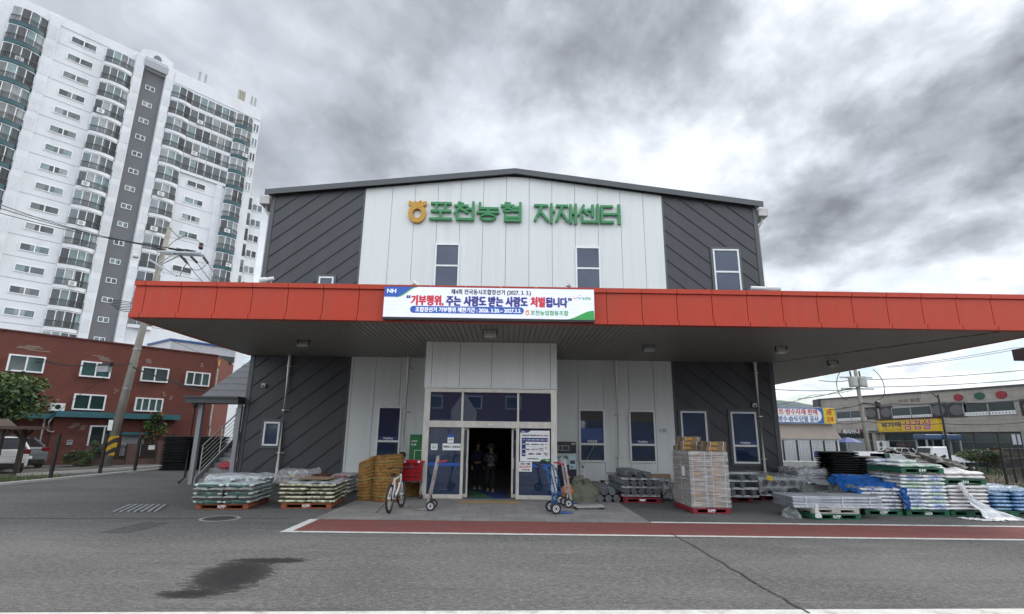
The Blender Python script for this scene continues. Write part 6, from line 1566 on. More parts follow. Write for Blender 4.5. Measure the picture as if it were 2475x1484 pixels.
# brick house
RB = R(52)
brick = tile_mat('red_brick', (.15, .040, .027), (.195, .055, .036), (.10, .048, .038), .21, .07, msize=.012, wear=.75, swap='xz', wearcol=(.085, .038, .036), wscale=.55, bump=.35)
brick_sunlit = tile_mat('sunlit_side_brick', (.24, .085, .065), (.28, .10, .075), (.16, .09, .08), .21, .07, msize=.012, wear=.4, swap='xz')  # paler copy of the house brick, sunlight on the side put into its colour
teal = mat('teal_paint', (.035, .13, .155), .6, var=.12, scale=3, dirt=((.02, .06, .075), .5))
pane_g = curtain_glass('house_panes', [(.02, .05, .045), (.045, .10, .10), (.07, .09, .085), (.02, .03, .03), (.09, .14, .13)], .72)
house = thing('brick_house', 'three-storey red brick house with white windows and teal ledges behind the fence', 'house', (-24.07, 29, 0), RB)
m = MB()
m.prism([(-9, 0, -.3), (7.8, 0, -.3), (7.8, 7, -.3), (-9, 9, -.3)], (0, 0, 7.02)); m.box(-.1, 5.7, -.35, -.002, -.2, 2.46)
m.build('wall', brick, house)
m = MB(); m.prism([(7.802, 0.002, -.3), (10.6, 3.7, -.3), (8, 7, -.3), (7.81, 7, -.3)], (0, 0, 7.0)); m.build('side_wall', brick_sunlit, house)
m = MB(); m.box(-9, 7.85, -.05, .25, 6.722, 6.80); m.build('coping', mat('brick_coping', (.10, .035, .03), .8), house)
def house_win(x0, x1, z0, z1, mull=1, y=-.04):
    m = MB(); f = .075
    m.box(x0, x1, y-.06, y+.06, z1-f, z1); m.box(x0, x1, y-.07, y+.06, z0, z0+f); m.box(x0, x0+f, y-.06, y+.06, z0+f, z1-f); m.box(x1-f, x1, y-.06, y+.06, z0+f, z1-f)
    for i in range(mull): xx = x0+(x1-x0)*(i+1)/(mull+1); m.box(xx-.035, xx+.035, y-.05, y+.06, z0+f, z1-f)
    o = m.build('window', Mt['frame_white'], house)
    q = MB(); q.box(0, x1-x0-2*f, y-.02, y, z0+f, z1-f); q.build('pane', pane_g, o, loc=(x0+f, 0, 0))
for x0, x1 in ((-5.2, -3.8), (-2.39, -.92), (.62, 2.05), (3.56, 5.03)): house_win(x0, x1, 4.69, 5.56)
house_win(6.02, 7.47, 4.65, 5.53, 2); house_win(-2.6, -1.2, 2.88, 3.75); house_win(.6, 2.07, 2.88, 3.75); house_win(3.52, 4.98, 2.92, 3.73, 3); house_win(1.5, 2.85, .91, 2.06, 1, -.40)
m = MB(); m.box(-.15, 5.83, -.75, -.004, 2.47, 2.77); m.build('ledge', teal, house)
m = MB(); m.box(-6.0, -.16, -.45, -.004, 2.36, 2.62); m.build('ledge', teal, house)
m = MB(); m.box(3.0, 4.3, -.75, -.352, 1.56, 1.72); m.build('ledge', teal, house)
m = MB(); m.box(3.1, 4.2, -.42, -.36, .4, 1.54); m.build('door', mat('pale_door', (.42, .44, .46), .5), house)
m = MB(); m.tube([(-.35, -.2, 2.6), (-.45, -.2, 2.4), (-.45, -.2, 0)], .045, 8); m.build('downpipe', Mt['gutter'], house)
m = MB(); m.tube([(-.15, -.4, 2.5), (-.3, -.4, 2.2), (-.28, -.4, 1.75), (-.1, -.4, 1.68), (0, -.37, 1.72)], .03, 8); m.build('bent_pipe', Mt['gutter'], house)
m = MB(); m.tube([(7.95, .1, 5.9), (7.95, .1, 2.2), (8.05, .2, 2.0), (8.05, .2, 0)], .06, 8); m.build('downpipe', Mt['gutter'], house)
m = MB(); m.box(-.35, .25, -.33, -.03, 2.78, 3.18); m.lathe([(0, -.336), (.13, -.334)], (-.05, 0, 2.98), 14, 1, 'y'); m.build('air_conditioner', [Mt['white_plastic'], Mt['black']], house)
m = MB(); m.box(.62, .86, -.42, -.355, 1.02, 1.28); m.box(.66, .82, -.425, -.421, 1.19, 1.23, 1); m.build('letter_box', [Mt['grey_plastic'], Mt['black']], house)
pale = mat('pale_mortar_patch', (.24, .19, .16), .9, var=.3, scale=9)
m = MB()
for x, z, w_ in ((-2.1, 6.05, 1.5), (1.1, 5.9, 1.1), (3.7, 6.0, .5), (4.6, 5.4, .3), (.6, 2.1, .6), (1.0, 2.0, .5), (4.9, 4.1, .3), (3.2, 5.8, .2), (5.3, 3.9, .25), (2.4, 4.1, .25), (6.8, 6.1, .3), (-.9, 4.4, .3)):
    for i in range(4): q = x+rnd.uniform(-.1, .3)*w_; m.box(q, q+w_*rnd.uniform(.35, .7), (-.357 if z < 2.4 else -.006), (-.353 if z < 2.4 else -.002), z-.07*i, z-.07*i+.045)
m.build('mortar_patches', pale, house)
m = MB(); m.box(5.9, 10.3, 3.0, 6.9, 6.721, 7.8)
for i in range(44): m.box(5.9+.1*i+.01, 5.9+.1*i+.05, 2.96, 3.0, 6.722, 7.8)
rfb = m.build('roof_shed', mat('corrugated_white', (.60, .62, .64), .5, var=.06), house)
m = MB(); m.box(5.8, 10.4, 2.9, 7.0, 7.8, 7.92); m.build('eave', mat('blue_eave', (.02, .10, .30), .4), rfb)
m = MB(); m.box(9.0, 10.0, 2.4, 2.9, 6.721, 7.1); m.build('roof_tank', mat('dark_tank', (.05, .06, .055), .6), house)
m = MB(); m.prism([(7.86, -.06, 6.1), (8.02, .14, 6.1), (8.02, .14, 6.5), (7.9, 0, 6.2), (7.86, -.06, 6.5)], (.02, -.02, 0)); m.build('emblem', Mt['ink_yellow'], house)

# low brick wall with gates before the house
def local_on(px_, yl):
    """local x on the line y=yl of the house frame where the view ray of column px_ meets it"""
    D = V(math.cos(RB), math.sin(RB), 0); Nn = V(-math.sin(RB), math.cos(RB), 0); P_ = V(-24.07, 29, 0)+Nn*yl
    d = ray(px_, 1100); tt = d.x/d.y
    return (P_.x-tt*P_.y)/(tt*D.y-D.x)
lw = tile_mat('weathered_brick', (.13, .072, .056), (.165, .095, .075), (.10, .08, .07), .21, .07, msize=.012, wear=.5, swap='xz', wearcol=(.075, .05, .045))
yl = -2.3; gx = [local_on(p_, yl) for p_ in (207, 242, 273, 306, 336, 342, 377, 382, 434)]
gw = thing('gate_wall', 'low weathered brick wall with black gates before the brick house', 'wall', (-24.07, 29, 0), RB)
for a, b, h_ in ((gx[0], gx[1], 1.02), (gx[3], gx[4], 1.12), (gx[6]+.05, gx[8], 1.25)):
    m = MB(); m.box(a, b, yl, yl+.28, -.05, h_); m.build('pillar', lw, gw)
m = MB(); m.box(gx[1]+.01, gx[3]-.01, yl+.1, yl+.2, -.05, .28); m.box(gx[4]+.01, gx[6]+.04, yl+.1, yl+.2, -.05, .30); m.build('footing', lw, gw)
m = MB()
n = 9
for i in range(n+1): xx = gx[2]+(gx[3]-.05-gx[2])*i/n; m.box(xx-.012, xx+.012, yl+.13, yl+.155, .3, 1.08)
m.box(gx[2], gx[3]-.03, yl+.12, yl+.165, .36, .40); m.box(gx[2], gx[3]-.03, yl+.12, yl+.165, .92, .96); m.build('gate', Mt['black'], gw)
m = MB(); m.box(gx[4]+.08, gx[6]-.02, yl+.12, yl+.15, .32, 1.1)
for i in range(10): xx = gx[4]+.1+(gx[6]-gx[4]-.16)*i/9; m.box(xx-.012, xx+.012, yl+.09, yl+.119, .32, 1.14)
m.build('gate', mat('dark_gate', (.03, .02, .018), .6), gw)
m = MB(); m.box(gx[5]+.3, gx[5]+.62, yl+.07, yl+.085, .78, 1.02); m.build('gate_notice', Mt['ink_white'], gw)

# leaves
def leaf_mat(nm, c, r_=.5): return mat(nm, c, .6, var=.35, scale=6, rand=0)
LM = [leaf_mat('leaf_bright', (.085, .13, .028)), leaf_mat('leaf_mid', (.045, .085, .022)), leaf_mat('leaf_dark', (.018, .042, .014))]
def leaves(mb, c, rx, ry, rz_, n, size, seed, clumps=14, nm=3, droop=.2, top=True, narrow=.45):
    r_ = random.Random(seed); cl = []
    for i in range(clumps):
        while True:
            p_ = V(r_.uniform(-1, 1), r_.uniform(-1, 1), r_.uniform(-1, 1))
            if .25 < p_.length < 1: break
        cl.append((p_, r_.uniform(.16, .40), r_.choice(range(nm))))
    for i in range(n):
        q, rad, mi = r_.choice(cl); d = V(r_.gauss(0, 1), r_.gauss(0, 1), r_.gauss(0, 1)).normalized()*rad*r_.uniform(.5, 1.05)**.6
        p_ = q*.78+d; P_ = V(c[0]+p_.x*rx, c[1]+p_.y*ry, c[2]+p_.z*rz_)
        a = V(r_.uniform(-1, 1), r_.uniform(-1, 1), r_.uniform(-.6, .3)-droop).normalized(); b = a.cross(V(r_.uniform(-1, 1), r_.uniform(-1, 1), r_.uniform(-1, 1))).normalized()
        s_ = size*r_.uniform(.6, 1.25)
        m_ = mi if r_.random() < .7 else r_.randrange(nm)
        mb.add([P_, P_+a*s_*.5+b*s_*narrow*.5, P_+a*s_, P_+a*s_*.5-b*s_*narrow*.5], [(0, 1, 2, 3)], m_)
bark = mat('bark', (.07, .05, .038), .9, var=.3, bump=.6, bscale=25)
def tree(name, lab, base, h_, c, rx, ry, rz_, n, size, seed, mats, cat='tree', stems=1, grp=None, clumps=14, narrow=.45):
    t = thing(name, lab, cat, base, 0, grp); r_ = random.Random(seed); m = MB()
    for s_ in range(stems):
        top = V(c[0]+r_.uniform(-.3, .3)*rx, c[1]+r_.uniform(-.3, .3)*ry, c[2]); b0 = V(r_.uniform(-.08, .08)*stems, r_.uniform(-.08, .08)*stems, 0); w_ = .055*h_/stems**.5
        mid = b0.lerp(top, .55)+V(r_.uniform(-.1, .1), r_.uniform(-.1, .1), 0)*rx
        m.tube([b0, mid, top], [w_, w_*.7, w_*.35], 8)
        for i in range(5):
            st_ = mid.lerp(top, r_.random()); e_ = V(c[0]+r_.uniform(-.8, .8)*rx, c[1]+r_.uniform(-.8, .8)*ry, c[2]+r_.uniform(-.4, .7)*rz_); m.tube([st_, st_.lerp(e_, .5)+V(0, 0, .08*h_), e_], [w_*.4, w_*.25, w_*.1], 5)
    m.build('trunk', bark, t)
    m = MB(); leaves(m, c, rx, ry, rz_, n, size, seed, clumps, len(mats), narrow=narrow); m.build('crown', mats, t, recalc=False)
    return t
tree('tree', 'leafy green tree at the left edge before the brick house', (-23.6, 24.6, 0), 3, (.3, .4, 3.3), 2.15, 1.6, 1.3, 6000, .22, 3, LM, clumps=34)
tree('shrub', 'bright green shrub at the foot of the brick house by the gate pillar', (-21.75, 28.2, 0), .8, (0, 0, .45), .62, .55, .45, 1500, .17, 5, LM[:2], 'shrub', 3)
tree('shrub', 'tall dark weeds behind the bright shrub against the brick house', (-21.5, 28.9, 0), 1.0, (.1, 0, .8), .45, .4, .55, 800, .2, 6, LM[1:], 'shrub', 3)
hv = lambda x, y: V(-24.07+x*math.cos(RB)-y*math.sin(RB), 29+x*math.sin(RB)+y*math.cos(RB), 0)
vp = hv(4.55, -.95)
t = tree('trumpet_vine', 'trumpet vine with orange flowers climbing over the teal ledge of the brick house', (vp.x, vp.y, 0), 2.0, (0, 0, 2.15), .75, .5, .95, 2400, .17, 8, LM[:2]+[LM[2]], 'vine', 2)
m = MB(); r_ = random.Random(4)
for i in range(15):
    a = r_.uniform(0, 6.28); q = V(.72*math.cos(a)*r_.uniform(.4, 1.1), -.45*r_.random(), 2.2+.9*r_.uniform(-1, 1))
    for k_ in range(5):
        b = k_*1.256; m.add([q, q+V(.055*math.cos(b), -.04, .055*math.sin(b)), q+V(.055*math.cos(b+.9), -.04, .055*math.sin(b+.9))], [(0, 1, 2)])
m.build('flowers', mat('orange_flower', (.55, .12, .03), .6), t, recalc=False)
gr = MB(); r_ = random.Random(9)
for i in range(2600):
    x = r_.uniform(-20.5, -17.2); y = r_.uniform(18.5, 22.3)+.6*(x+17); h_ = r_.uniform(.06, .22); a = r_.uniform(0, 3.14); d = V(math.cos(a), math.sin(a), 0)*.012; l_ = V(r_.uniform(-.05, .05), r_.uniform(-.05, .05), h_)
    gr.add([V(x, y, 0)-d, V(x, y, 0)+d, V(x, y, 0)+l_], [(0, 1, 2)])
tag(gr.build('grass', LM[0], recalc=False), 'patchy weeds growing along the left kerb under the fence', 'grass', kind='stuff')

# pergola
wood = mat('dark_stained_wood', (.035, .022, .016), .7, var=.25, scale=5, stretch=(3, 3, .6))
t = thing('pergola', 'dark brown wooden shelter with lattice rail at the left edge', 'shelter', (-19.6, 21.8, 0), R(8))
m = MB(); m.prism([(-3.2, -.9, 1.80), (.72, -.9, 1.80), (.72, .9, 1.80), (-3.2, .9, 1.80)], (0, 0, .07)); m.prism([(-3.2, -.9, 1.871), (.72, -.9, 1.871), (-.3, 0, 2.2), (-2.2, 0, 2.2)], (0, .01, 0)); m.prism([(-3.2, -.9, 1.873), (.72, -.9, 1.873), (.72, .9, 1.873), (-3.2, .9, 1.873)], (0, 0, .05)); m.build('roof', mat('pergola_roof', (.07, .045, .036), .8, var=.2), t)
for x, y in ((0, -.6), (-2.6, -.6), (0, .6)):
    m = MB(); m.box(x-.075, x+.075, y-.075, y+.075, 0, 1.795); m.bar((x, y, 1.35), (x-.4, y, 1.75), .07, .09); m.bar((x, y, 1.45), (x+.28, y, 1.76), .07, .09); m.build('post', wood, t)
m = MB(); m.box(-2.5, -.08, -.63, -.57, .86, .93); m.box(-2.5, -.08, -.63, -.57, .30, .36); m.box(-.42, -.36, -.63, -.57, .36, .86)
for i in range(12): x = -2.5+.2*i; m.bar((x, -.6, .36), (x+.45, -.6, .86), .03, .015); m.bar((x+.45, -.585, .36), (x, -.585, .86), .03, .015)
m.build('lattice_rail', wood, t)
m = MB(); m.box(-2.8, .15, -.75, -.45, 0, .28); m.build('plinth', lw, t)

# cars
tyre_m = Mt['rubber']; rim_m = mat('alloy_rim', (.35, .36, .37), .35, .8); cglass = mat('car_glass', (.010, .013, .016), .05, spec=.8)
lamp_r = mat('tail_lamp_red', (.16, .006, .01), .2); lamp_w = mat('head_lamp', (.6, .62, .65), .12)
def car(name, lab, p, rz, Ln, Wd, H, paint, prof, gh, rails=False, z=0, grp=None, plate=True, light_z=.78):
    """local x forward. prof: lower side outline; gh: (belt back, roof back, roof front, belt front, belt height)"""
    t = thing(name, lab, 'car', (p[0], p[1], z), rz, grp)
    m = MB(); m.prism([(x, -Wd/2, q) for x, q in prof], (0, Wd, 0)); m.build('body', paint, t, bevel=.07)
    bb_, rb, rf, bf, bz = gh; w0, w1 = Wd/2-.05, Wd/2-.22
    m = MB(); vs = [(bb_, -w0, bz), (bf, -w0, bz), (bf, w0, bz), (bb_, w0, bz), (rb, -w1, H-.06), (rf, -w1, H-.06), (rf, w1, H-.06), (rb, w1, H-.06)]
    m.add(vs, [(0, 1, 5, 4), (1, 2, 6, 5), (2, 3, 7, 6), (3, 0, 4, 7)]); m.build('windows', cglass, t)
    m = MB(); m.prism([(rb-.04, -w1-.02, H-.07), (rf+.04, -w1-.02, H-.07), (rf-.1, -w1+.1, H), (rb+.1, -w1+.1, H)], (0, .001, 0))
    m.grid(lambda u, v_: (rb-.05+(rf-rb+.1)*u, (-w1-.02)+(2*w1+.04)*v_, H-.065+.065*(1-abs(2*u-1)**4)*(1-abs(2*v_-1)**4)), 10, 8)
    V8 = [Vector(q) for q in vs]
    for a, b in ((0, 4), (1, 5), (2, 6), (3, 7)): m.bar(V8[a], V8[b], .09, .09)
    for s_ in (0, 3):
        for f in (.30, .62): a = V8[s_].lerp(V8[s_+1 if s_ == 0 else 2], f); b = V8[s_+4].lerp(V8[5 if s_ == 0 else 6], f); m.bar(a, b, .05, .05)
    m.build('roof', paint, t, bevel=0)
    if rails:
        for s_ in (-1, 1): m = MB(); m.tube([(rb+.1, s_*(w1-.02), H-.02), (rb+.25, s_*(w1-.02), H+.05), (rf-.3, s_*(w1-.02), H+.05), (rf-.1, s_*(w1-.02), H-.02)], .02, 6); m.build('roof_rail', Mt['black'], t)
    for x in (Ln/2-.78, -Ln/2+.72):
        for s_ in (-1, 1):
            m = MB(); m.lathe([(.19, -.09), (.30, -.085), (.315, 0), (.30, .085), (.19, .09), (.19, -.09)], (x, s_*(Wd/2-.085), .315), 24, 0, 'y', cap=False); w_ = m.build('wheel', tyre_m, t)
            m = MB(); m.lathe([(0, -.07), (.195, -.06), (.195, .06), (0, .07)], (x, s_*(Wd/2-.085), .315), 16, 0, 'y')
            m.build('rim', rim_m, w_)
            m = MB(); m.lathe([(.37, -.004), (.37, .004)], (x, s_*(Wd/2+.002), .33), 24, 0, 'y'); m.build('wheel_arch', Mt['black'], w_)
    for s_ in (-1, 1):
        m = MB(); y0, y1 = sorted((s_*(Wd/2-.30), s_*(Wd/2+.012))); m.box(-Ln/2-.015, -Ln/2+.22, y0, y1, light_z, light_z+.20); m.build('tail_light', lamp_r, t, bevel=.03)
        m = MB(); m.box(Ln/2-.28, Ln/2+.012, y0, y1, light_z-.12, light_z+.04); m.build('head_light', lamp_w, t, bevel=.03)
        m = MB(); y0, y1 = sorted((s_*(Wd/2), s_*(Wd/2+.18))); m.box(bf-.42, bf-.28, y0, y1, bz+.02, bz+.15); m.build('mirror', paint, t, bevel=.03)
    m = MB(); m.box(-Ln/2-.02, -Ln/2+.05, -Wd/2+.12, Wd/2-.12, .22, .44); m.build('bumper', Mt['black'], t, bevel=.03)
    if plate: m = MB(); m.box(-Ln/2-.03, -Ln/2-.0201, -.26, .26, .46, .58); m.build('number_plate', Mt['ink_white'], t)
    return t
wpaint = mat('white_car_paint', (.72, .73, .74), .22, var=.02); gpaint = mat('silver_car_paint', (.22, .24, .25), .25, .4, var=.04)
hatch = [(-1.8, .26), (-1.83, .6), (-1.78, .98), (.75, .97), (1.6, .78), (1.8, .6), (1.82, .3), (1.6, .2), (-1.6, .2)]
car('parked_car', 'white hatchback with roof rails parked at the left edge beyond the fence', (-22.15, 23.7), R(148), 3.6, 1.65, 1.50, wpaint, hatch, (-1.72, -1.25, .25, .95, .95), True)
sedan = [(-2.2, .3), (-2.22, .7), (-2.15, .98), (-1.3, 1.0), (1.0, .98), (2.0, .78), (2.2, .6), (2.2, .3), (2.0, .2), (-2.0, .2)]
car('parked_car', 'grey saloon car parked behind the white hatchback', (-24.4, 27.0), R(150), 4.4, 1.75, 1.42, gpaint, sedan, (-1.75, -.9, .35, 1.15, .97))

# utility pole on the left
conc = mat('pole_concrete', (.27, .255, .22), .85, var=.18, scale=2.5, bump=.3, bscale=30)
b0 = gnd(256, 1127); tp = at(410, 551, b0.y+.4)
PO2 = tuple(b0)
t = thing('utility_pole', 'leaning concrete utility pole with black and yellow stripes before the brick house', 'utility pole', PO2)
up_ = lambda f: V(0, 0, 0).lerp(tp-b0, f)
m = MB(); m.tube([up_(-.005), up_(.5), up_(1)], [.225, .175, .12], 16); m.build('shaft', conc, t, smooth=True)
def stripe_mat():
    m = mat('hazard_stripes', (.5, .3, .0), .6); tt, Nn, Ll, b = nodes_of(m)
    tcn = Nn.new('ShaderNodeTexCoord'); s_ = Nn.new('ShaderNodeSeparateXYZ'); Ll.new(tcn.outputs['Object'], s_.inputs[0])
    ph = mnode(tt, 'FRACT', mnode(tt, 'MULTIPLY', mnode(tt, 'SUBTRACT', s_.outputs[2], mnode(tt, 'MULTIPLY', s_.outputs[0], .8)), 1/.48))
    Ll.new(mixc(tt, mnode(tt, 'GREATER_THAN', ph, .5), (.02, .02, .02), (.55, .34, .01)), b.inputs['Base Color']); return m
m = MB(); m.tube([up_(.042), up_(.115)], [.232, .226], 20); m.build('stripe_band', stripe_mat(), t)
m = MB()
for f in (.30, .46, .62, .645): m.lathe([(.20, -.03), (.215, -.03), (.215, .03), (.20, .03)], tuple(up_(f)), 14)
m.build('band', Mt['galv'], t)
m = MB(); m.box(-.1, .1, -.26, -.21, up_(.135).z, up_(.175).z); m.build('pole_plate', Mt['ink_white'], t); 
def rel(px_, py_, dy=0.0): return at(px_, py_, b0.y+dy)-b0
zb = lambda x, y: (x*.28954, 368.3+y*.28954)
m = MB()
m.bar(rel(*zb(1310, 828), -.2), rel(*zb(1678, 840), -.1), .10, .10); m.bar(rel(*zb(1378, 846), .1), rel(*zb(1702, 862), .2), .10, .10); m.bar(rel(*zb(1245, 893), -.3), rel(*zb(1475, 1032), -.3), .09, .09)
m.bar(rel(*zb(1330, 922), -.1), rel(*zb(1480, 830), -.1), .05, .05); m.bar(rel(*zb(1345, 935), .1), rel(*zb(1500, 860), .1), .05, .05)
m.build('crossarm', Mt['galv'], t)
ins = Mt['black']
for x, y in ((1345, 806), (1440, 806), (1490, 815), (1560, 815), (1600, 822)):
    m = MB(); q = rel(*zb(x, y), -.1); m.tube([q-V(.22, 0, -.02), q, q+V(.22, 0, -.03)], [.04, .055, .04], 8); m.build('insulator', ins, t)
for (x0, y0), (x1, y1) in (((1510, 865), (1560, 920)), ((1595, 870), (1645, 920)), ((1700, 875), (1735, 925))):
    m = MB(); m.tube([rel(*zb(x0, y0)), rel(*zb(x1, y1))], .07, 8); m.build('insulator', ins, t)
m = MB(); q = rel(*zb(1678, 782), -.1); m.lathe([(0, -.22), (.09, -.2), (.13, -.1), (.10, .05), (.12, .15), (0, .22)], tuple(q), 10); m.build('insulator', mat('brown_porcelain', (.05, .02, .015), .3), t)
q = rel(*zb(1133, 868), -.6); m = MB(); m.lathe([(0, -.13), (.16, -.06), (.18, .03), (0, .14)], tuple(q), 12); m.build('lamp', Mt['white_plastic'], t)
m = MB(); q = rel(*(870*.28954, 767.3+430*.28954), -.3); m.box(q.x-.3, q.x+.3, q.y-.15, q.y+.15, q.z-.16, q.z+.16); m.box(q.x-.05, q.x+.35, q.y-.15, q.y+.15, q.z+.17, q.z+.34, 1); m.build('junction_box', [Mt['grey_plastic'], Mt['black']], t)
m = MB()
def loopw(mb, A, B, sag, r_=.018, n=14): mb.tube([A.lerp(B, i/n)+V(0, 0, -sag*4*(i/n)*(1-i/n)) for i in range(n+1)], r_, 5)
loopw(m, rel(*zb(1400, 790)), rel(*zb(1672, 760)), -.55); loopw(m, rel(*zb(1545, 880)), rel(*zb(1720, 940)), .5); loopw(m, rel(*zb(1500, 1035)), rel(*zb(1580, 935)), -.3); loopw(m, rel(*zb(1415, 632)), rel(*zb(1500, 720)), .0)
for i in range(7): loopw(m, up_(.64)+V(0, -.25, 0), up_(.64)+V(-1.6-.1*i, -.3, -.15+.07*i), .25-.06*i, .02); loopw(m, up_(.64)+V(0, -.25, 0), up_(.64)+V(.8+.1*i, -.3, -.25+.05*i), .15, .02)
m.build('jumper_wires', Mt['black'], t)
def cable(pts, lab, r_=.02, sag=0.0, n=20):
    """power line through surveyed points"""
    P_ = [Vector(p_) for p_ in pts]; out = []
    for a, b in zip(P_, P_[1:]):
        for i in range(n): f = i/n; out.append(a.lerp(b, f)+V(0, 0, -sag*4*f*(1-f)))
    out.append(P_[-1]); mb = MB(); mb.tube(out, r_, 5)
    return tag(mb.build('power_cable', Mt['black']), lab, 'cable', 'overhead cables')
Yp = b0.y
for i, ((x0, y0), (x1, y1)) in enumerate((((0, 485), zb(1340, 800)), ((0, 497), zb(1440, 800)), ((0, 511), zb(1600, 820)))):
    cable([at(x0-60, y0-14, Yp-3), at(x1, y1, Yp)], '%s overhead cable running from the left pole to the left edge' % ['top', 'middle', 'lowest'][i], .02, .3)
for i, ((x0, y0), (x1, y1)) in enumerate(((zb(1560, 920), zb(1690, 1060)), (zb(1645, 920), zb(1790, 1090)), (zb(1735, 925), zb(1830, 1045)))):
    a = at(x0, y0, Yp); c = at(x1, y1, Yp-3); cable([a, a+(c-a)*1.6], '%s overhead cable dropping from the left pole behind the red canopy' % ['left', 'middle', 'right'][i], .018, .1)
zc_ = lambda x, y: (x*.28954, 767.3+y*.28954)
for i, pts in enumerate([[(0, 168), (210, 305), (540, 400), (900, 400), (1100, 385)], [(0, 345), (380, 372), (660, 405), (1080, 390)], [(1110, 420), (1400, 525), (1760, 640)], [(1110, 410), (1250, 470), (1740, 628)], [(0, 950), (330, 900), (700, 620), (870, 500)], [(1430, 190), (1640, 280), (1830, 370)]]):
    cable([at(*zc_(*p_), Yp-.6 if i != 5 else 34.5) for p_ in pts], ['cable before the top windows from the left edge to the pole bracket', 'lower cable crossing the left top window of the brick house', 'thick cable dropping from the pole to the stair roof', 'second cable dropping from the pole to the stair roof', 'thin cable rising from the shelter to the pole box', 'thin cable crossing the white roof shed of the brick house'][i], .022 if i < 4 else .012, .02, 6)

# apartment tower
AN = R(49)
apt = thing('apartment_tower', 'tall white apartment tower with teal edged balconies and grey stair shaft', 'apartment building', (-60.9, 64.3, 0), AN)
awhite = mat('apartment_white', (.70, .71, .725), .8, var=.07, scale=.25, dirt=((.46, .46, .47), .6), stretch=(1, 1, .5), bump=.15, bscale=6); agrey = mat('apartment_grey', (.17, .173, .18), .8, var=.06, scale=.3)
aseam = mat('apartment_seam', (.30, .30, .32), .9); ateal = mat('balcony_teal', (.020, .085, .10), .5, var=.12); arail = mat('balcony_rail', (.085, .085, .085), .5)
apane = curtain_glass('apartment_panes', [(.04, .045, .045), (.15, .21, .21), (.07, .085, .085), (.24, .33, .33), (.025, .027, .027), (.34, .37, .37), (.11, .14, .14), (.20, .21, .20)], .98, .10)
m = MB(); m.box(-40, 7.4, 0, 13, 0, 57.7); m.box(10.4, 25.3, 0, 13, 0, 57.7); m.box(7.41, 10.39, .6, 13, 0, 55.8); m.box(25.31, 28.1, .8, 12, 0, 41.6); m.box(7.41, 10.39, .05, 13, 55.81, 57.7); m.box(-3.9, 7.4, -.08, -.002, 56.3, 57.7); m.box(11.6, 25.3, -.08, -.002, 55.5, 57.7)
m.build('wall', awhite, apt)
m = MB(); m.box(7.41, 10.39, .5, .598, 0, 55.8); m.build('stair_shaft', agrey, apt)
m = MB()
for k_ in range(19):
    z = 53.3-2.8*k_+.35; m.box(-2.5, 2.7, -.012, -.001, z, z+.07)
    z = 52.3-2.8*k_+.4
    if k_ >= 4: m.box(14.5, 21.1, -.012, -.001, z, z+.07)
m.build('floor_seams', aseam, apt)
for x0, x1 in ((-3.7, -2.55), (6.3, 7.42), (10.36, 11.35)):
    m = MB(); m.box(x0, x1, -.42, -.001, 0, 57.3)
    for k_ in range(20):
        z = 53.6-2.8*k_
        for i in range(4): xx = x0+.16+i*(x1-x0-.32)/3; m.box(xx-.05, xx+.05, -.47, -.421, z, z+1.9)
    m.build('pilaster', awhite, apt)
m = MB(); m.box(19.9, 20.8, -.2, -.001, 0, 41.2)
for k_ in range(14):
    z = 38.6-2.8*k_
    for i in range(3): m.box(20.05+i*.22, 20.12+i*.22, -.24, -.201, z, z+1.9)
m.build('pilaster', awhite, apt)
m = MB(); n = 14; m.prism([(6.9, -.05, 57.7), (11.0, -.05, 57.7), (11.0, -.05, 58.6)] + [(11.0-4.1*i/n, -.05, 58.6+.75*math.sin(math.pi*i/n)) for i in range(1, n)] + [(6.9, -.05, 58.6)], (0, 1.5, 0)); cr_ = m.build('crest', awhite, apt)
m = MB(); m.prism([(8.95+.55*math.cos(math.pi*i/10), -.07, 57.9+.75*math.sin(math.pi*i/10)) for i in range(11)], (0, .015, 0)); m.build('crest_vent', agrey, cr_)
m = MB(); m.box(7.3, 10.5, -.5, .5, 55.9, 57.1); m.build('shaft_lintel', mat('apartment_pale_grey', (.36, .37, .39), .8), apt)
def apt_win(x0, x1, z0, z1, y, first={}):
    key = (round(x1-x0, 2), round(z1-z0, 2))
    if key not in first:
        W_, H_ = x1-x0, z1-z0; f = .09; m = MB()
        m.box(0, W_, -.07, 0, H_-f, H_); m.box(0, W_, -.09, 0, 0, f); m.box(0, f, -.07, 0, f, H_-f); m.box(W_-f, W_, -.07, 0, f, H_-f); m.box(W_/2-.06, W_/2+.06, -.06, 0, f, H_-f)
        o = m.build('window', Mt['frame_white'], apt); q = MB(); q.box(f, W_-f, -.03, -.002, f, H_-f); q.build('pane', apane, o); first[key] = o
    else:
        o = copy_tree(first[key], apt)
    o.location = (x0, y, z0)
for k_ in range(17):
    z = 55.1-2.8*k_
    apt_win(-1.2, 1.72, z-.5, z+.5, -.002)
    apt_win(8.2, 9.45, z-2.5, z-1.75, .498)
    if k_ < 14 and k_ >= 5: apt_win(15.7, 18.4, 39.8-2.8*(k_-5)-.5, 39.8-2.8*(k_-5)+.5, -.002)
    if k_ < 5: apt_win(24.2, 25.2, 53.0-2.8*k_, 54.6-2.8*k_, -.002)
    elif k_ < 14: apt_win(26.2, 27.95, 39.0-2.8*(k_-5), 40.3-2.8*(k_-5), .798)
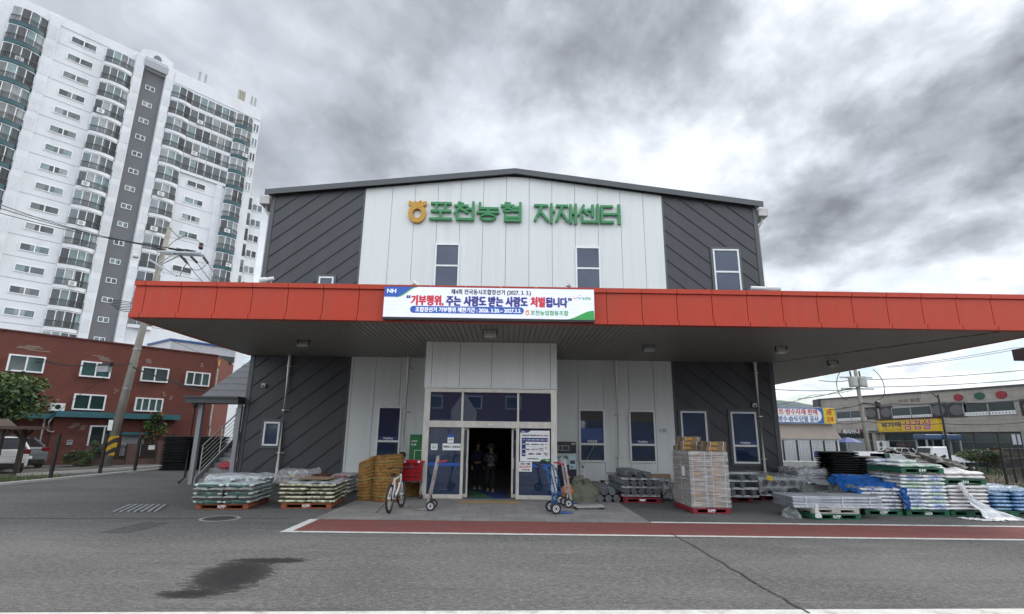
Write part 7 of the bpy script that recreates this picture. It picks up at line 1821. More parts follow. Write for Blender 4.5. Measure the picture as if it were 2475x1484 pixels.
def balcony(x0, x1, z, bulge, band, y=0.0, first={}, hh=2.25):
    W_ = x1-x0; key = (round(W_, 2), bulge, band.name)
    if key not in first:
        n = 12 if bulge else 2; arc = lambda u, ex=0: -(.25+bulge*math.sin(math.pi*u)**.8+ex) if bulge else -(.25+ex)
        m = MB()
        for i in range(n):
            a, b = i/n, (i+1)/n; m.prism([(W_*a, 0, 0), (W_*b, 0, 0), (W_*b, arc(b), 0), (W_*a, arc(a), 0)], (0, 0, .5))
        o = m.build('balcony', band, apt)
        m = MB(); npn = max(3, round(W_/1.0))
        gl = lambda u: arc(u)*.82-.0
        for i in range(n):
            a, b = i/n, (i+1)/n; m.prism([(W_*a, gl(a), .5), (W_*b, gl(b), .5), (W_*b, gl(b)+.05, .5), (W_*a, gl(a)+.05, .5)], (0, 0, hh))
        m.build('glazing', apane, o)
        m = MB()
        for i in range(npn+1): u = i/npn; m.box(W_*u-.045, W_*u+.045, gl(u)-.03, gl(u)+.02, .5, .5+hh)
        for i in range(n):
            a, b = i/n, (i+1)/n; m.bar((W_*a, gl(a)-.01, .5+hh-.05), (W_*b, gl(b)-.01, .5+hh-.05), .06, .1)
        m.build('glazing_frame', Mt['frame_white'], o)
        m = MB()
        for i in range(n):
            a, b = i/n, (i+1)/n
            for zz in (1.35, .55): m.bar((W_*a, arc(a), zz), (W_*b, arc(b), zz), .05, .07)
        nb = int(W_/.17)
        for i in range(nb+1): u = i/nb; m.box(W_*u-.018, W_*u+.018, arc(u)-.02, arc(u)+.02, .5, 1.4)
        m.build('railing', arail, o); first[key] = o
    else: o = copy_tree(first[key], apt)
    o.location = (x0, y, z); return o
for k_ in range(16):
    zl, zr = 53.3-2.8*k_, 52.3-2.8*k_
    balcony(2.75, 6.25, zl, .45, awhite)
    if k_ < 11: balcony(-7.4, -3.75, zl, .75, ateal)
    if k_ < 14:
        balcony(11.45, 14.45, zr, .40, awhite)
        balcony(21.3, 24.0, zr, .65, ateal)
        if k_ < 5: balcony(14.5, 17.8, zr, 0, awhite); balcony(17.85, 21.2, zr, 0, awhite)
        else: balcony(24.05, 26.0, zr, 0, awhite, .6)
for x, z, kind_ in ((15.1, 57.7, 0), (16.0, 57.7, 0), (21.8, 57.7, 1), (23.6, 57.7, 0), (24.2, 57.7, 0)):
    m = MB()
    if kind_: 
        for i in range(4): m.box(x-.5+i*.3, x-.28+i*.3, .5, 1.0, z, z+2.3)
        m.build('roof_vent', mat('vent_cream', (.40, .38, .30), .7), apt)
    else: m.tube([(x, .6, z), (x, .6, z+2.2)], .05, 6); m.box(x-.2, x+.12, .45, .6, z+.3, z+2.0); m.build('antenna', Mt['grey_plastic'], apt)
r_ = random.Random(31); proto_ac = None
for bx, z0_, zs in ((2.75, 53.3, (3, 7, 9, 12)), (11.45, 52.3, (6, 8, 11)), (21.3, 52.3, (2, 7, 9)), (-7.4, 53.3, (2, 5, 8)), (14.5, 52.3, (1, 3))):
    for k_ in zs:
        if proto_ac is None:
            m = MB(); m.box(0, .85, -.34, 0, 0, .62); m.lathe([(0, -.352), (.24, -.345), (.25, -.341)], (.36, 0, .31), 16, 1, 'y'); proto_ac = m.build('air_conditioner', [Mt['white_plastic'], Mt['grey_plastic']], apt); o = proto_ac
        else: o = copy_tree(proto_ac, apt)
        o.location = (bx+r_.uniform(.3, 1.9), -.62 if bx != 14.5 else -.30, z0_-2.8*k_+.52)

# ================================================================== RIGHT: STREET, SHOPS, TREES
GZ = -.55
B_ = lambda x, y, X=45.0: atx(x, y, X)
zf = lambda x, y: (1799.8+x*.28954, 675.2+y*.28954)
# planting bed
m = MB(); n = 40
m.grid(lambda u, v_: (23.5+14*u, 27.0+12*v_, -.62+.62*min(1, 5*min(u, 1-u, v_, 1-v_))+.05*mnoise.noise((u*9, v_*9, 0))), n, n)
tag(m.build('planting_bed', mat('bed_soil', (.075, .065, .045), .95, var=.3, scale=3, bump=.8, bscale=12), smooth=True), kind='structure')
gr = MB(); r_ = random.Random(5)
for i in range(4200):
    x, y = r_.uniform(24, 37), r_.uniform(27.3, 38.5); h_ = r_.uniform(.08, .3); a = r_.uniform(0, 3.14); d = V(math.cos(a), math.sin(a), 0)*.02; l_ = V(r_.uniform(-.1, .1), r_.uniform(-.1, .1), h_)
    u, v_ = (x-23.5)/14, (y-27)/12; z = -.62+.62*min(1, 5*min(u, 1-u, v_, 1-v_)); gr.add([V(x, y, z)-d, V(x, y, z)+d, V(x, y, z)+l_], [(0, 1, 2)], r_.randrange(2))
tag(gr.build('ground_cover', [LM[1], LM[2]], recalc=False), 'low dark ground cover in the planting bed under the pine', 'ground cover', kind='stuff')
PN = [leaf_mat('pine_light', (.11, .14, .035)), leaf_mat('pine_mid', (.055, .082, .025)), leaf_mat('pine_dark', (.012, .026, .012))]
pb = gnd(2369, 1139)
tree('pine', 'low spreading pine with umbrella crown right of the white truck', (30.2, 33.4, 0), 1.3, (-.45, 0, 1.02), 1.75, 1.3, .44, 13000, .15, 21, PN, 'tree', 5, 'garden pines', 44, .22)
tree('pine', 'second darker pine half hidden behind the fence at the right edge', (33.4, 34.6, 0), 1.2, (.3, 0, .85), 1.7, 1.3, .40, 8000, .15, 22, PN[1:], 'tree', 4, 'garden pines', 34, .22)
tree('shrub', 'rust red shrub showing above the umbrella pine', (37.0, 40.6, GZ), 1.4, (0, 0, 1.35), 1.0, .8, .75, 1500, .2, 23, [leaf_mat('red_leaf', (.13, .035, .02)), leaf_mat('red_leaf_dark', (.07, .025, .015))], 'shrub', 3)
tree('shrub', 'dark green low hedge shrub at the right edge behind the fence', (29.2, 29.6, -.05), .8, (.4, 0, .35), 1.7, .7, .42, 2600, .14, 24, LM[1:], 'shrub', 4)
# fence on the right
p2 = thing('garden_fence_post', '', 'fence post', (0, 0, 0), 0, 'dark fence posts at the right edge')
m = MB(); m.box(-.05, .05, -.05, .05, 0, 1.75); m.build('shaft', brown, p2)
m = MB()
for z in (.3, .7, 1.1, 1.5): m.box(-.065, .065, -.065, .065, z, z+.03)
m.build('clamps', brown, p2)
FR = [(24.5, 26.6), (25.9, 27.6), (27.3, 28.6), (28.7, 29.6)]
for i, (x, y) in enumerate(FR): moved(p2, (x, y, -.2), R(35), 'dark fence post at the right edge, %s from the left' % ['first', 'second', 'third', 'fourth'][i])
for i, ((a, b), (c, d)) in enumerate(zip(FR, FR[1:])):
    m = MB(); A, B = V(a, b, 0), V(c, d, 0); q = int((B-A).length/.09)
    for k_ in range(1, q): p_ = A.lerp(B, k_/q); m.box(p_.x-.003, p_.x+.003, p_.y-.003, p_.y+.003, -.1, 1.5)
    for z in (-.05, .5, 1.0, 1.48): m.bar(A+V(0, 0, z), B+V(0, 0, z), .03, .03)
    tag(m.build('fence_mesh', wire), 'dark wire fence panel at the right edge, %s span' % ['first', 'second', 'third'][i], 'fence')

# paint shop with the big sign
ps = thing('paint_shop', 'flat beige shop building with white ribbed wall beyond the store corner', 'shop', (20, 45, GZ)); O_ = (20, 45, GZ)
m = MB(); m.prism([(12, 45, 1.85), (28.2, 45, 1.85), (27.7, 45.35, 3.1), (12, 45.35, 3.1)], (0, 8, 0)); m.build('roof_band', mat('beige_band', (.34, .285, .24), .75, var=.08, scale=.8, dirt=((.26, .22, .19), .4)), ps, O_)
m = MB(); m.box(12, 28.0, 45.15, 53, GZ, 1.849)
for i in range(110): m.box(12.02+.145*i, 12.10+.145*i, 45.10, 45.149, GZ+.02, 1.84)
m.build('wall', mat('ribbed_white', (.58, .60, .61), .5, var=.05), ps, O_)
bs = thing('shop_sign', 'wide white and blue paint shop sign with yellow end panel above the beige shop', 'sign', (20, 44.9, 3.1)); SO2 = (20, 44.9, 3.1)
sx1 = at(2021, 1025, 44.9).x; zr0, zr1 = 3.12, 4.42
fr_ = lambda u, v_, d: (u, d, v_)
m = MB(); m.box(13.5, sx1, 44.9, 45.3, zr0, zr1); m.build('box', Mt['white_plastic'], bs, SO2)
yx = at(zf(655, 1080)[0], 1000, 44.9).x
m = MB(); m.box(13.5, yx, 44.88, 44.899, zr0+.01, zr1-.01); m.build('border', mat('sign_blue', (.02, .13, .38), .4), bs, SO2)
m = MB(); n = 10; cz_ = (zr0+zr1)/2; rr = (zr1-zr0)/2-.09; cxx = yx-.16-rr
m.prism([(13.6, 44.87, cz_-rr), (cxx, 44.87, cz_-rr)] + [(cxx+rr*math.sin(math.pi*i/n), 44.87, cz_-rr*math.cos(math.pi*i/n)) for i in range(1, n)] + [(cxx, 44.87, cz_+rr), (13.6, 44.87, cz_+rr)], (0, .009, 0)); m.build('panel', Mt['ink_white'], bs, SO2)
m = MB(); m.box(yx+.02, sx1-.01, 44.87, 44.899, zr0+.01, zr1-.01); m.build('end_panel', mat('sign_yellow', (.72, .48, .02), .45), bs, SO2)
m = MB(); X0 = at(1857.7, 1000, 44.9).x; X1 = at(1975, 1000, 44.9).x
letter(m, '페인트·방수자재 판매', X0, X1, cz_+.07, cz_+.55, 44.855, 0, .012); m.box(14, cxx+.2, 44.862, 44.868, cz_-.01, cz_+.01, 2)
letter(m, '·방수·습식·단열 공사', at(1877, 1000, 44.9).x, at(1976.5, 1000, 44.9).x, cz_-.50, cz_-.06, 44.855, 1, .012)
letter(m, '3분', yx+.28, sx1-.28, cz_+.08, cz_+.50, 44.855, 0, .012); letter(m, '조색', yx+.26, sx1-.24, cz_-.52, cz_-.08, 44.855, 0, .012)
m.build('lettering', [Mt['ink_red'], Mt['ink_blue'], Mt['grey_plastic']], bs, SO2, recalc=False)
fp_ = thing('yard_fence', 'black post fence with wire panels before the white ribbed shop wall', 'fence', (24, 43.5, GZ)); O3 = (24, 43.5, GZ)
fx = [at(1596+q*.20685, 1090, 43.5).x for q in (1290, 1445, 1605, 1765, 1920, 2070)]
for x in fx: m = MB(); m.box(x-.05, x+.05, 43.45, 43.55, GZ, 1.75); m.build('post', brown, fp_, O3)
m = MB()
for i in range(int((fx[-1]-fx[0])/.12)): m.box(fx[0]+.12*i-.004, fx[0]+.12*i+.004, 43.49, 43.50, .1, 1.7)
for i in range(9): m.box(fx[0], fx[-1], 43.485, 43.495, .1+.2*i-.004, .1+.2*i+.004)
m.build('mesh', wire, fp_, O3)
m = MB(); a = fx[3]; m.box(a+.15, a+1.9, 43.40, 43.44, .42, .85); letter(m, '농협', a+.7, a+1.3, .52, .74, 43.39, 1, .01); m.build('name_plate', [Mt['ink_navy'], Mt['ink_white']], fp_, O3)
m = MB(); m.box(18, 29.0, 42.4, 42.7, GZ, .10); m.box(18, 29.0, 42.38, 42.72, .101, .16, 1); tag(m.build('yard_wall', [Mt['concrete'], Mt['white_paint']]), 'low pale boundary wall before the wire fence of the beige shop', 'wall')

# shop row along the side street (front faces the yard)
row = thing('shop_row', 'long two-storey stone clad shop row across the street on the right', 'shop building', (45, 60, GZ)); O4 = (45, 60, GZ)
stone = tile_mat('stone_cladding', (.36, .335, .295), (.42, .39, .345), (.19, .175, .16), .95, .62, msize=.016, wear=.5, swap='xz', wearcol=(.25, .23, .205), wscale=.7, offset=0)
m = MB(); m.prism([(45, 38, 2.72), (45, 76, 2.72), (45, 76, 7.45), (45, 38, 6.5)], (10, 0, 0)); m.box(45.5, 55, 38, 76, GZ, 2.719)
for y in (38, 46.0, 54.5, 65.2, 75.4): m.box(45.02, 45.5, y, y+.6, GZ, 2.71)
m.build('wall', stone, row, O4)
m = MB(); m.prism([(44.85, 38, 6.42), (44.85, 76.2, 7.37), (44.85, 76.2, 7.5), (44.85, 38, 6.55)], (.7, 0, 0)); m.build('coping', mat('coping_dark', (.09, .085, .08), .7), row, O4)
m = MB(); m.box(44.6, 45.2, 75.6, 76.9, 6.4, 7.4); m.build('corner_box', Mt['dark_trim'], row, O4)
def sbox(mb, y0, y1, z0, z1, dx=.04, m_=0, X=45.0): mb.box(X-dx, X-.002, y0, y1, z0, z1, m_)
darkg = mat('shop_dark_glass', (.02, .035, .035), .08, var=.3, scale=.8)
for i, (y0, y1) in enumerate(((46.5, 51.9), (55.9, 61.7), (66.2, 72.2), (38.5, 44.0))):
    m = MB(); sbox(m, y0, y1, 4.2+.02*i, 5.4+.03*i, .05); o = m.build('window', darkg, row, O4)
    m = MB(); 
    for f in (0, .5, 1): yy = y0+(y1-y0)*f; sbox(m, yy-.05, yy+.05, 4.2+.02*i, 5.4+.03*i, .09)
    sbox(m, y0, y1, 5.39+.03*i, 5.48+.03*i, .09); m.build('frame', Mt['grey_plastic'], o, O4)
    m = MB(); 
    for a, b in ((y0+.1, (y0+y1)/2-.1), ((y0+y1)/2+.1, y1-.1)):
        sbox(m, a, b, 4.22+.02*i, 4.56+.02*i, .07)
        for k_ in range(7): sbox(m, a+(b-a)*(k_+.4)/7.5, a+(b-a)*(k_+.8)/7.5, 4.32+.02*i, 4.46+.02*i, .078, 1)
    m.build('window_film', [Mt['ink_white'], Mt['grey_plastic']], o, O4)
def disc(y, z, ry, rz_, col, nm, dx=.08):
    m = MB(); m.prism([(45-dx, y+ry*math.cos(2*math.pi*i/28), z+rz_*math.sin(2*math.pi*i/28)) for i in range(28)], (dx-.003, 0, 0)); return m.build(nm, col, row, O4)
for y, z in ((65.3, 5.05), (62.7, 5.02), (55.0, 4.92), (52.7, 4.86), (45.0, 4.75)):
    m = MB(); sbox(m, y-1.1, y+1.1, z-.72, z+.72, .05); o = m.build('badge_panel', Mt['black'], row, O4)
    m = MB(); m.prism([(44.93, y+.85*math.cos(2*math.pi*i/28), z+.52*math.sin(2*math.pi*i/28)) for i in range(28)], (.018, 0, 0)); m.build('oval', mat('badge_grey', (.12, .115, .12), .5) if 'badge_grey' not in bpy.data.materials else bpy.data.materials['badge_grey'], o, O4)
for y, z, c in ((52.3, 6.06, 'd_red'), (49.9, 6.04, 'd_green'), (47.65, 5.98, 'd_red')):
    disc(y, z, .55, .33, bpy.data.materials.get(c) or mat(c, (.30, .02, .035) if c == 'd_red' else (.015, .10, .06), .5), 'round_sign')
SF = lambda u, v_, d: (d, -u, v_)                       # text plane facing -X (reads towards -Y)
m = MB(); letter(m, '당구장', -58.6, -57.3, 5.95, 6.35, 44.97, 0, .01, SF); letter(m, '·마·미·', -60.6, -58.9, 6.0, 6.35, 44.97, 0, .0, SF); m.build('lettering', mat('sign_brown', (.10, .04, .03), .6), row, O4, recalc=False)
for y0, y1 in ((46.7, 54.4), (55.2, 63.9), (66, 75.2), (38.6, 45.9)):
    m = MB(); m.box(45.30, 45.34, y0, y1, GZ+.05, 2.6); o = m.build('shopfront', darkg, row, O4)
    m = MB(); n = max(2, int((y1-y0)/2.2))
    for i in range(n+1): yy = y0+(y1-y0)*i/n; m.box(45.24, 45.299, yy-.05, yy+.05, GZ+.05, 2.6)
    m.box(45.24, 45.299, y0, y1, 1.75, 1.85); m.build('shopfront_frame', Mt['dark_trim'], o, O4)
m = MB(); m.box(45.2, 45.238, 67.0, 71.4, GZ+.3, 2.0)
for i in range(24): m.box(45.17, 45.199, 67.0, 71.4, GZ+.32+i*.095, GZ+.36+i*.095)
m.build('roller_shutter', Mt['grey_plastic'], row, O4)
m = MB(); letter(m, '환영합니다', -62.2, -59.9, 1.2, 1.5, 45.22, 0, .0, SF); letter(m, '어서오세요', -58.5, -56.4, 1.15, 1.45, 45.22, 0, .0, SF); m.build('window_lettering', mat('faded_pink', (.32, .12, .12), .6), row, O4, recalc=False)
m = MB(); m.box(45.17, 45.23, 46.8, 47.7, 1.6, 2.5); m.box(45.12, 45.169, 46.76, 46.84, 1.55, 2.55, 1); m.box(45.12, 45.169, 47.2, 47.28, 1.55, 2.55, 1); m.build('white_window', [Mt['white_plastic'], Mt['ink_navy']], row, O4)
def row_sign(name, lab, y0, y1, z0, z1, box, texts, dx=.35, slab=None):
    o_ = (45, (y0+y1)/2, z0); t = thing(name, lab, 'sign', o_)
    m = MB(); m.box(45-dx, 44.998, y0, y1, z0, z1); m.build('board', box, t, o_)
    if slab: m = MB(); m.box(45-dx-.1, 44.998, y0-.1, y1+.1, z1+.01, z1+.16); m.build('hood', slab, t, o_)
    m = MB(); ms = []
    for s_, a, b, c, d, mm_, bo in texts:
        if mm_ not in ms: ms.append(mm_)
        letter(m, s_, -y1+(y1-y0)*a, -y1+(y1-y0)*b, z0+(z1-z0)*c, z0+(z1-z0)*d, 45-dx-.02-(.01 if bo < .03 else 0), ms.index(mm_), bo, SF)
    m.build('lettering', ms, t, o_, recalc=False)
    return t
row_sign('shop_sign', 'bright yellow restaurant sign with navy and red Korean lettering', 54.9, 64.0, 2.82, 4.12, bpy.data.materials['sign_yellow'], [('복자매', .07, .42, .34, .84, Mt['ink_navy'], .016), ('삼겹살', .46, .90, .16, .92, Mt['ink_white'], .07), ('삼겹살', .46, .90, .16, .92, Mt['ink_red'], .024), ('국내산 생고기 전문점', .09, .42, .10, .21, Mt['ink_black'], .0)], .35, mat('sign_hood', (.05, .02, .02), .6))
row_sign('shop_sign', 'small white lettered chicken shop sign on a dark red strip', 66.5, 71.2, 2.75, 3.1, mat('sign_wine', (.10, .02, .025), .5), [('페리카나', .08, .80, -.5, 1.1, Mt['ink_white'], .03)])
row_sign('shop_sign', 'plain grey name strip beside the chicken shop sign', 64.2, 66.2, 2.95, 3.25, Mt['grey_plastic'], [('출입문', .1, .9, .3, .7, Mt['ink_white'], .0)])
t = thing('outdoor_unit', 'white air conditioner outdoor unit at the restaurant front', 'air conditioner', (44.6, 63.5, GZ)); m = MB(); m.box(-.25, .25, -.75, .75, .9, 2.3); m.build('case', Mt['white_plastic'], t, bevel=.03)
for z in (1.25, 1.92): m = MB(); m.lathe([(0, -.27), (.28, -.262), (.30, -.251)], (0, 0, z), 20, 0, 'x'); m.build('fan', mat('fan_dark', (.08, .08, .085), .5) if 'fan_dark' not in bpy.data.materials else bpy.data.materials['fan_dark'], t)
m = MB(); m.box(-.2, .2, -.7, -.6, 0, .9); m.box(-.2, .2, .6, .7, 0, .9); m.build('stand', Mt['galv'], t)
a = at(*zf(860, 1322), 52); t = thing('parasol', 'blue parasol open before the chicken shop', 'parasol', (a.x, 52, GZ)); m = MB(); m.lathe([(0, 2.62), (.5, 2.5), (1.25, 2.15), (1.25, 2.12), (0, 2.5)], n=8); m.build('canopy', mat('parasol_blue', (.04, .06, .20), .6), t); m = MB(); m.tube([(0, 0, 0), (0, 0, 2.6)], .03, 8); m.build('pole', Mt['grey_plastic'], t)
a = at(2248, 1075, 49); t = thing('phone_booth', 'grey framed glass booth with blue roof behind the white truck', 'booth', (a.x, 49, GZ)); m = MB()
for x in (-.75, .75, 2.3):
    for y in (-.6, .6): m.box(x-.06, x+.06, y-.06, y+.06, 0, 2.5)
m.build('frame', Mt['post_grey'], t); m = MB(); m.box(-.9, .65, -.75, .75, 2.505, 2.95); m.box(.85, 2.45, -.75, .75, 2.505, 2.95); m.build('roof', mat('booth_blue', (.05, .09, .17), .3), t, bevel=.08); m = MB(); m.box(-.69, 2.24, .59, .6, .1, 2.45); m.build('glass', darkg, t)

# vehicles
suv = [(-2.2, .34), (-2.25, .75), (-2.2, 1.05), (1.05, 1.04), (1.95, .92), (2.25, .7), (2.25, .34), (2.0, .24), (-2.0, .24)]
a = at(2161, 1080, 56); car('parked_car', 'white sport utility car parked before the yellow restaurant sign', (a.x, 56), R(180), 4.5, 1.85, 1.66, wpaint, suv, (-1.95, -1.35, .35, 1.25, 1.03), True, GZ)
a = at(2285, 1077, 43)
t = thing('truck', 'small white pickup truck facing left behind the umbrella pine', 'truck', (a.x, 43, GZ), R(180))
m = MB(); m.prism([(1.05, -.82, .45), (2.0, -.82, .45), (2.05, -.82, 1.05), (1.72, -.74, 1.9), (.62, -.74, 1.95), (.55, -.82, 1.1), (.55, -.82, .45)], (0, 1.64, 0)); m.build('cab', wpaint, t, bevel=.06)
for s_ in (-1, 1): m = MB(); m.prism([(.78, s_*.835, 1.12), (1.78, s_*.835, 1.12), (1.55, s_*.835, 1.74), (.80, s_*.835, 1.76)], (0, s_*.008, 0)); m.build('side_window', cglass, t)
m = MB(); m.prism([(2.03, -.7, 1.12), (2.03, .7, 1.12), (1.76, .65, 1.82), (1.76, -.65, 1.82)], (.02, 0, 0)); m.build('windscreen', cglass, t)
m = MB(); m.box(-2.4, .5, -.82, .82, .78, .9); m.box(-2.4, .5, -.84, -.80, .9, 1.25); m.box(-2.4, .5, .80, .84, .9, 1.25); m.box(-2.4, -2.34, -.8, .8, .9, 1.25); m.build('bed', wpaint, t)
m = MB(); m.box(.40, .47, -.8, .8, 1.26, 1.32); m.box(.40, .47, -.8, .8, 1.84, 1.92)
for y in (-.8, -.4, 0, .4, .74): m.box(.41, .46, y, y+.06, .92, 1.9)
m.build('headboard', wpaint, t)
for x in (1.5, -1.3):
    for s_ in (-1, 1): m = MB(); m.lathe([(.15, -.1), (.30, -.09), (.31, .09), (.15, .1), (.15, -.1)], (x, s_*.7, .31), 20, 0, 'y', cap=False); w_ = m.build('wheel', tyre_m, t); m = MB(); m.lathe([(0, -.08), (.16, -.07), (.16, .07), (0, .08)], (x, s_*.7, .31), 14, 0, 'y'); m.build('rim', rim_m, w_)
for s_ in (-1, 1): m = MB(); m.box(1.6, 1.75, s_*.88-.06, s_*.88+.06, 1.15, 1.42); m.build('mirror', Mt['black'], t); m = MB(); m.box(1.98, 2.06, s_*.6-.15, s_*.6+.15, .65, .83); m.build('head_light', lamp_w, t)

# pole with transformers, street lamp, cables
a, b = at(*zf(925, 785), 42), at(*zf(1047, 1470), 42)
O5 = (b.x, 42, GZ); t = thing('utility_pole', 'concrete utility pole with two transformers before the shop row', 'utility pole', O5)
m = MB(); m.tube([(b.x, 42, GZ), ((a.x+b.x)/2, 42, (a.z+GZ)/2), (a.x, 42, a.z+.8)], [.19, .16, .12], 14); m.build('shaft', conc, t, O5, smooth=True)
for x0, x1 in ((872, 940), (952, 1012)):
    p_ = at(*zf((x0+x1)/2, 855), 41.8); m = MB(); m.lathe([(0, -.42), (.30, -.40), (.33, -.3), (.33, .32), (.30, .40), (0, .42)], tuple(p_), 16); tr_ = m.build('transformer', mat('transformer_grey', (.40, .40, .38), .5) if 'transformer_grey' not in bpy.data.materials else bpy.data.materials['transformer_grey'], t, O5)
    m = MB(); m.tube([p_+V(-.12, 0, .40), p_+V(-.16, 0, .85)], .06, 8); m.build('bushing', Mt['black'], tr_, O5)
m = MB(); q = at(*zf(940, 850), 42); m.bar(q+V(-1.3, .1, .3), q+V(1.3, .1, .3), .1, .12); m.bar(q+V(-1.3, .1, -.6), q+V(1.3, .1, -.6), .1, .12); m.build('crossarm', Mt['galv'], t, O5)
m = MB()
for s_ in (-1, 1): m.tube([q+V(s_*1.2, -.3, .6*math.cos(i*.3)-.3*i*.35+.3)+V(s_*.7*math.sin(i*.26), 0, 0) for i in range(13)], .03, 5)
m.build('jumper_wires', Mt['black'], t, O5)
m = MB(); q = at(*zf(1110, 1045), 42); m.tube([at(*zf(970, 1030), 42), q], .06, 6); m.lathe([(0, -.35), (.2, -.2), (.2, .2), (0, .35)], tuple(q), 10); m.build('cable_closure', Mt['black'], t, O5)
c_, d_, e_ = at(*zf(1612, 962), 38), at(*zf(1690, 1330), 38), at(*zf(1508, 945), 37.5)
O6 = (d_.x, 38, GZ); t = thing('street_lamp', 'black street lamp with one curved arm before the stone shop row', 'street lamp', O6)
m = MB(); m.tube([(d_.x, 38, GZ), (c_.x, 38, c_.z)], [.09, .06], 10); m.build('pole', Mt['black'], t, O6)
m = MB(); m.tube([c_-V(0, 0, .25), c_+(e_-c_)*.5+V(0, 0, .05), e_], .035, 8); m.build('arm', Mt['black'], t, O6)
m = MB(); m.box(e_.x-.35, e_.x+.2, e_.y-.12, e_.y+.12, e_.z-.06, e_.z+.05); m.build('lamp_head', Mt['dark_trim'], t, O6, bevel=.03)
for i, (pts, Y) in enumerate([(((1000, 838), (2290, 762)), 42), (((620, 842), (875, 842)), 42), (((1005, 900), (2330, 838)), 42), (((250, 918), (900, 918)), 42), (((440, 1000), (890, 905)), 42), (((820, 1070), (985, 1030), (1240, 1035), (1640, 1022), (2330, 1015)), 41.5), (((700, 1085), (985, 1038), (1220, 1048), (2330, 1005)), 41.8), (((760, 1200), (990, 1185), (1660, 1205), (2330, 1195)), 41.2), (((250, 1050), (560, 965), (900, 925)), 43), (((1200, 735), (2240, 590)), 40), (((1180, 728), (2245, 572)), 40)]):
    P_ = [at(*zf(*p_), Y) for p_ in pts]; P_.append(P_[-1]+(P_[-1]-P_[-2])*.3) if pts[-1][0] > 2000 else None
    cable(P_, ['upper cable from the transformers to the right edge', 'short cable from the transformers to the store side', 'second cable from the transformers to the right edge', 'cable from the store corner to the transformer pole', 'slanting cable left of the transformer pole', 'slack cable crossing the shop row at the upper windows', 'second slack cable crossing the shop row', 'low cable crossing the yellow restaurant sign', 'thin slanting cable over the hills', 'lower of two cables close under the side canopy', 'upper of two cables close under the side canopy'][i], .028 if i not in (8, 9, 10) else .018, .12, 8)
# odds and ends between yard and street
t = thing('notice_board', 'white notice board on legs behind the black bundles', 'board', (*[at(2100, 1098, 30)[i] for i in (0, 1)], GZ)); m = MB(); m.box(-.85, .85, -.03, .03, .9, 1.75); m.box(-.8, -.3, -.035, -.031, 1.1, 1.5, 1); letter(m, '주차안내', -.2, .7, 1.25, 1.5, -.04, 2, .006); m.build('panel', [Mt['ink_white'], Mt['ink_blue'], Mt['ink_navy']], t); m = MB(); m.box(-.7, -.64, -.02, .02, 0, .9); m.box(.64, .7, -.02, .02, 0, .9); m.build('legs', Mt['galv'], t)
t = thing('notice_board', 'dark green notice board beside the white one by the parked car', 'board', (*[at(2126, 1098, 30)[i] for i in (0, 1)], GZ)); m = MB(); m.box(-.55, .55, -.03, .03, .85, 1.65); letter(m, '출구', -.3, .3, 1.1, 1.4, -.04, 1, .006); m.build('panel', [mat('board_green', (.012, .05, .04), .5), Mt['ink_white']], t); m = MB(); m.box(-.45, -.39, -.02, .02, 0, .85); m.box(.39, .45, -.02, .02, 0, .85); m.build('legs', Mt['galv'], t)
a = at(2078, 1090, 32); t = thing('recycling_bin', 'blue recycling bin standing by the white notice board', 'bin', (a.x, 32, GZ)); m = MB(); m.prism([(-.4, -.35, .1), (.4, -.35, .1), (.4, .35, .1), (-.4, .35, .1)], (0, 0, 1.25)); m.build('body', mat('bin_blue', (.015, .05, .2), .5), t, bevel=.04); m = MB(); m.box(-.44, .44, -.4, .4, 1.352, 1.45); m.build('lid', Mt['ink_navy'], t, bevel=.02)

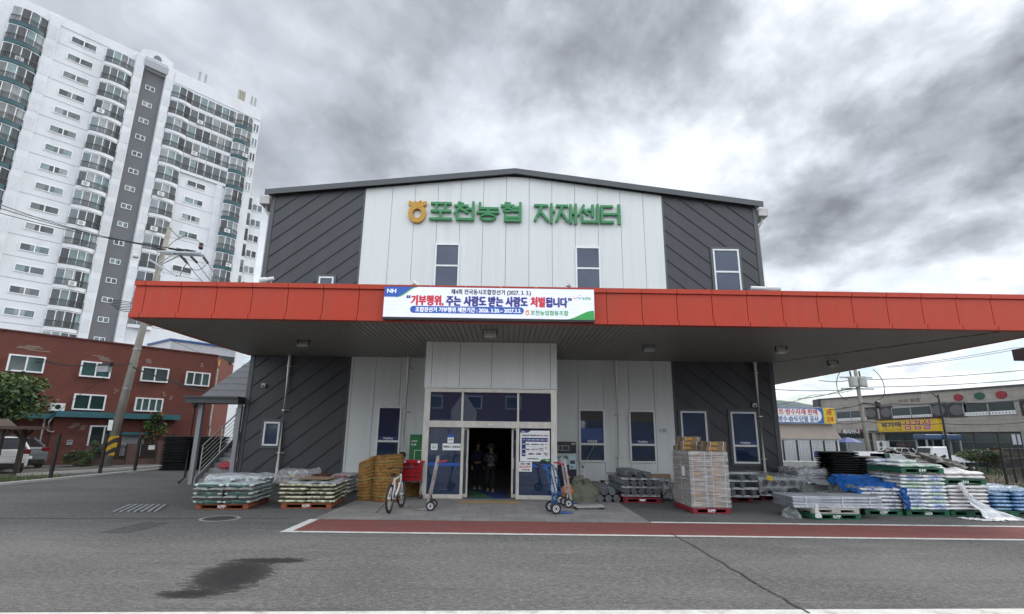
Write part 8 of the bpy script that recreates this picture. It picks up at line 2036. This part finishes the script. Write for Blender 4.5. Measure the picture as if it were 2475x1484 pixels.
# ================================================================== ACROSS THE STREET, BEHIND THE VIEWPOINT (mirrored in the door glass)
t = thing('neighbour_house', 'dark brick house across the street mirrored in the door glass', 'house', (-4, -22, 0))
m = MB(); m.box(-18, 9, -8, 0, 0, 11.5); m.build('wall', mat('neighbour_brick', (.16, .07, .06), .85, var=.2, scale=1.5), t)
m = MB(); m.box(-18.3, 9.3, -8.3, .4, 11.51, 11.9); m.build('roof', mat('neighbour_roof', (.03, .06, .10), .6), t)
for i in range(6):
    for z in (1.2, 4.4, 7.8): m = MB(); m.box(-16+4*i, -14.4+4*i, .0, .06, z, z+1.3); w_ = m.build('window', Mt['frame_white'], t); m = MB(); m.box(-15.9+4*i, -14.5+4*i, .061, .07, z+.1, z+1.2); m.build('pane', darkg, w_)
t = thing('gabled_annex', 'beige gabled wall across the street mirrored in the door glass', 'house', (-4.0, -18, 0))
m = MB(); m.prism([(-1.1, 0, 0), (1.1, 0, 0), (1.1, 0, 4.1), (0, 0, 5.7), (-1.1, 0, 4.1)], (0, -3.5, 0)); m.box(-.08, .08, .001, .03, 2.8, 3.5, 1); m.box(-7.5, -1.11, -3.4, -.2, 0, 3.2); m.build('wall', [mat('annex_beige', (.62, .57, .48), .8), Mt['black']], t)
t = thing('grey_shed', 'ribbed grey shed across the street mirrored in the door glass', 'shed', (13, -19, 0))
m = MB(); m.box(-3.5, 22, -6, 0, 0, 7.6)
for i in range(82): m.box(-3.45+.31*i, -3.3+.31*i, .001, .05, .1, 7.5)
m.build('wall', mat('shed_grey', (.34, .37, .40), .7, var=.35, scale=.25), t); m = MB(); m.box(-3.8, 22.3, -6.3, .3, 7.61, 7.8); m.build('roof', Mt['roof_dark'], t)

# ================================================================== AIR
m = MB(); m.box(-3300, 3300, -3300, 3300, -4, 260)
hz = bpy.data.materials.new('haze_air'); hz.use_nodes = True; t_ = hz.node_tree
t_.nodes.remove(t_.nodes['Principled BSDF']); pv = t_.nodes.new('ShaderNodeVolumePrincipled')
pv.inputs['Color'].default_value = (.80, .88, 1, 1); pv.inputs['Density'].default_value = 0.00008; pv.inputs['Anisotropy'].default_value = 0.2
t_.links.new(pv.outputs[0], t_.nodes['Material Output'].inputs['Volume'])
tag(m.build('haze', hz), kind='stuff')
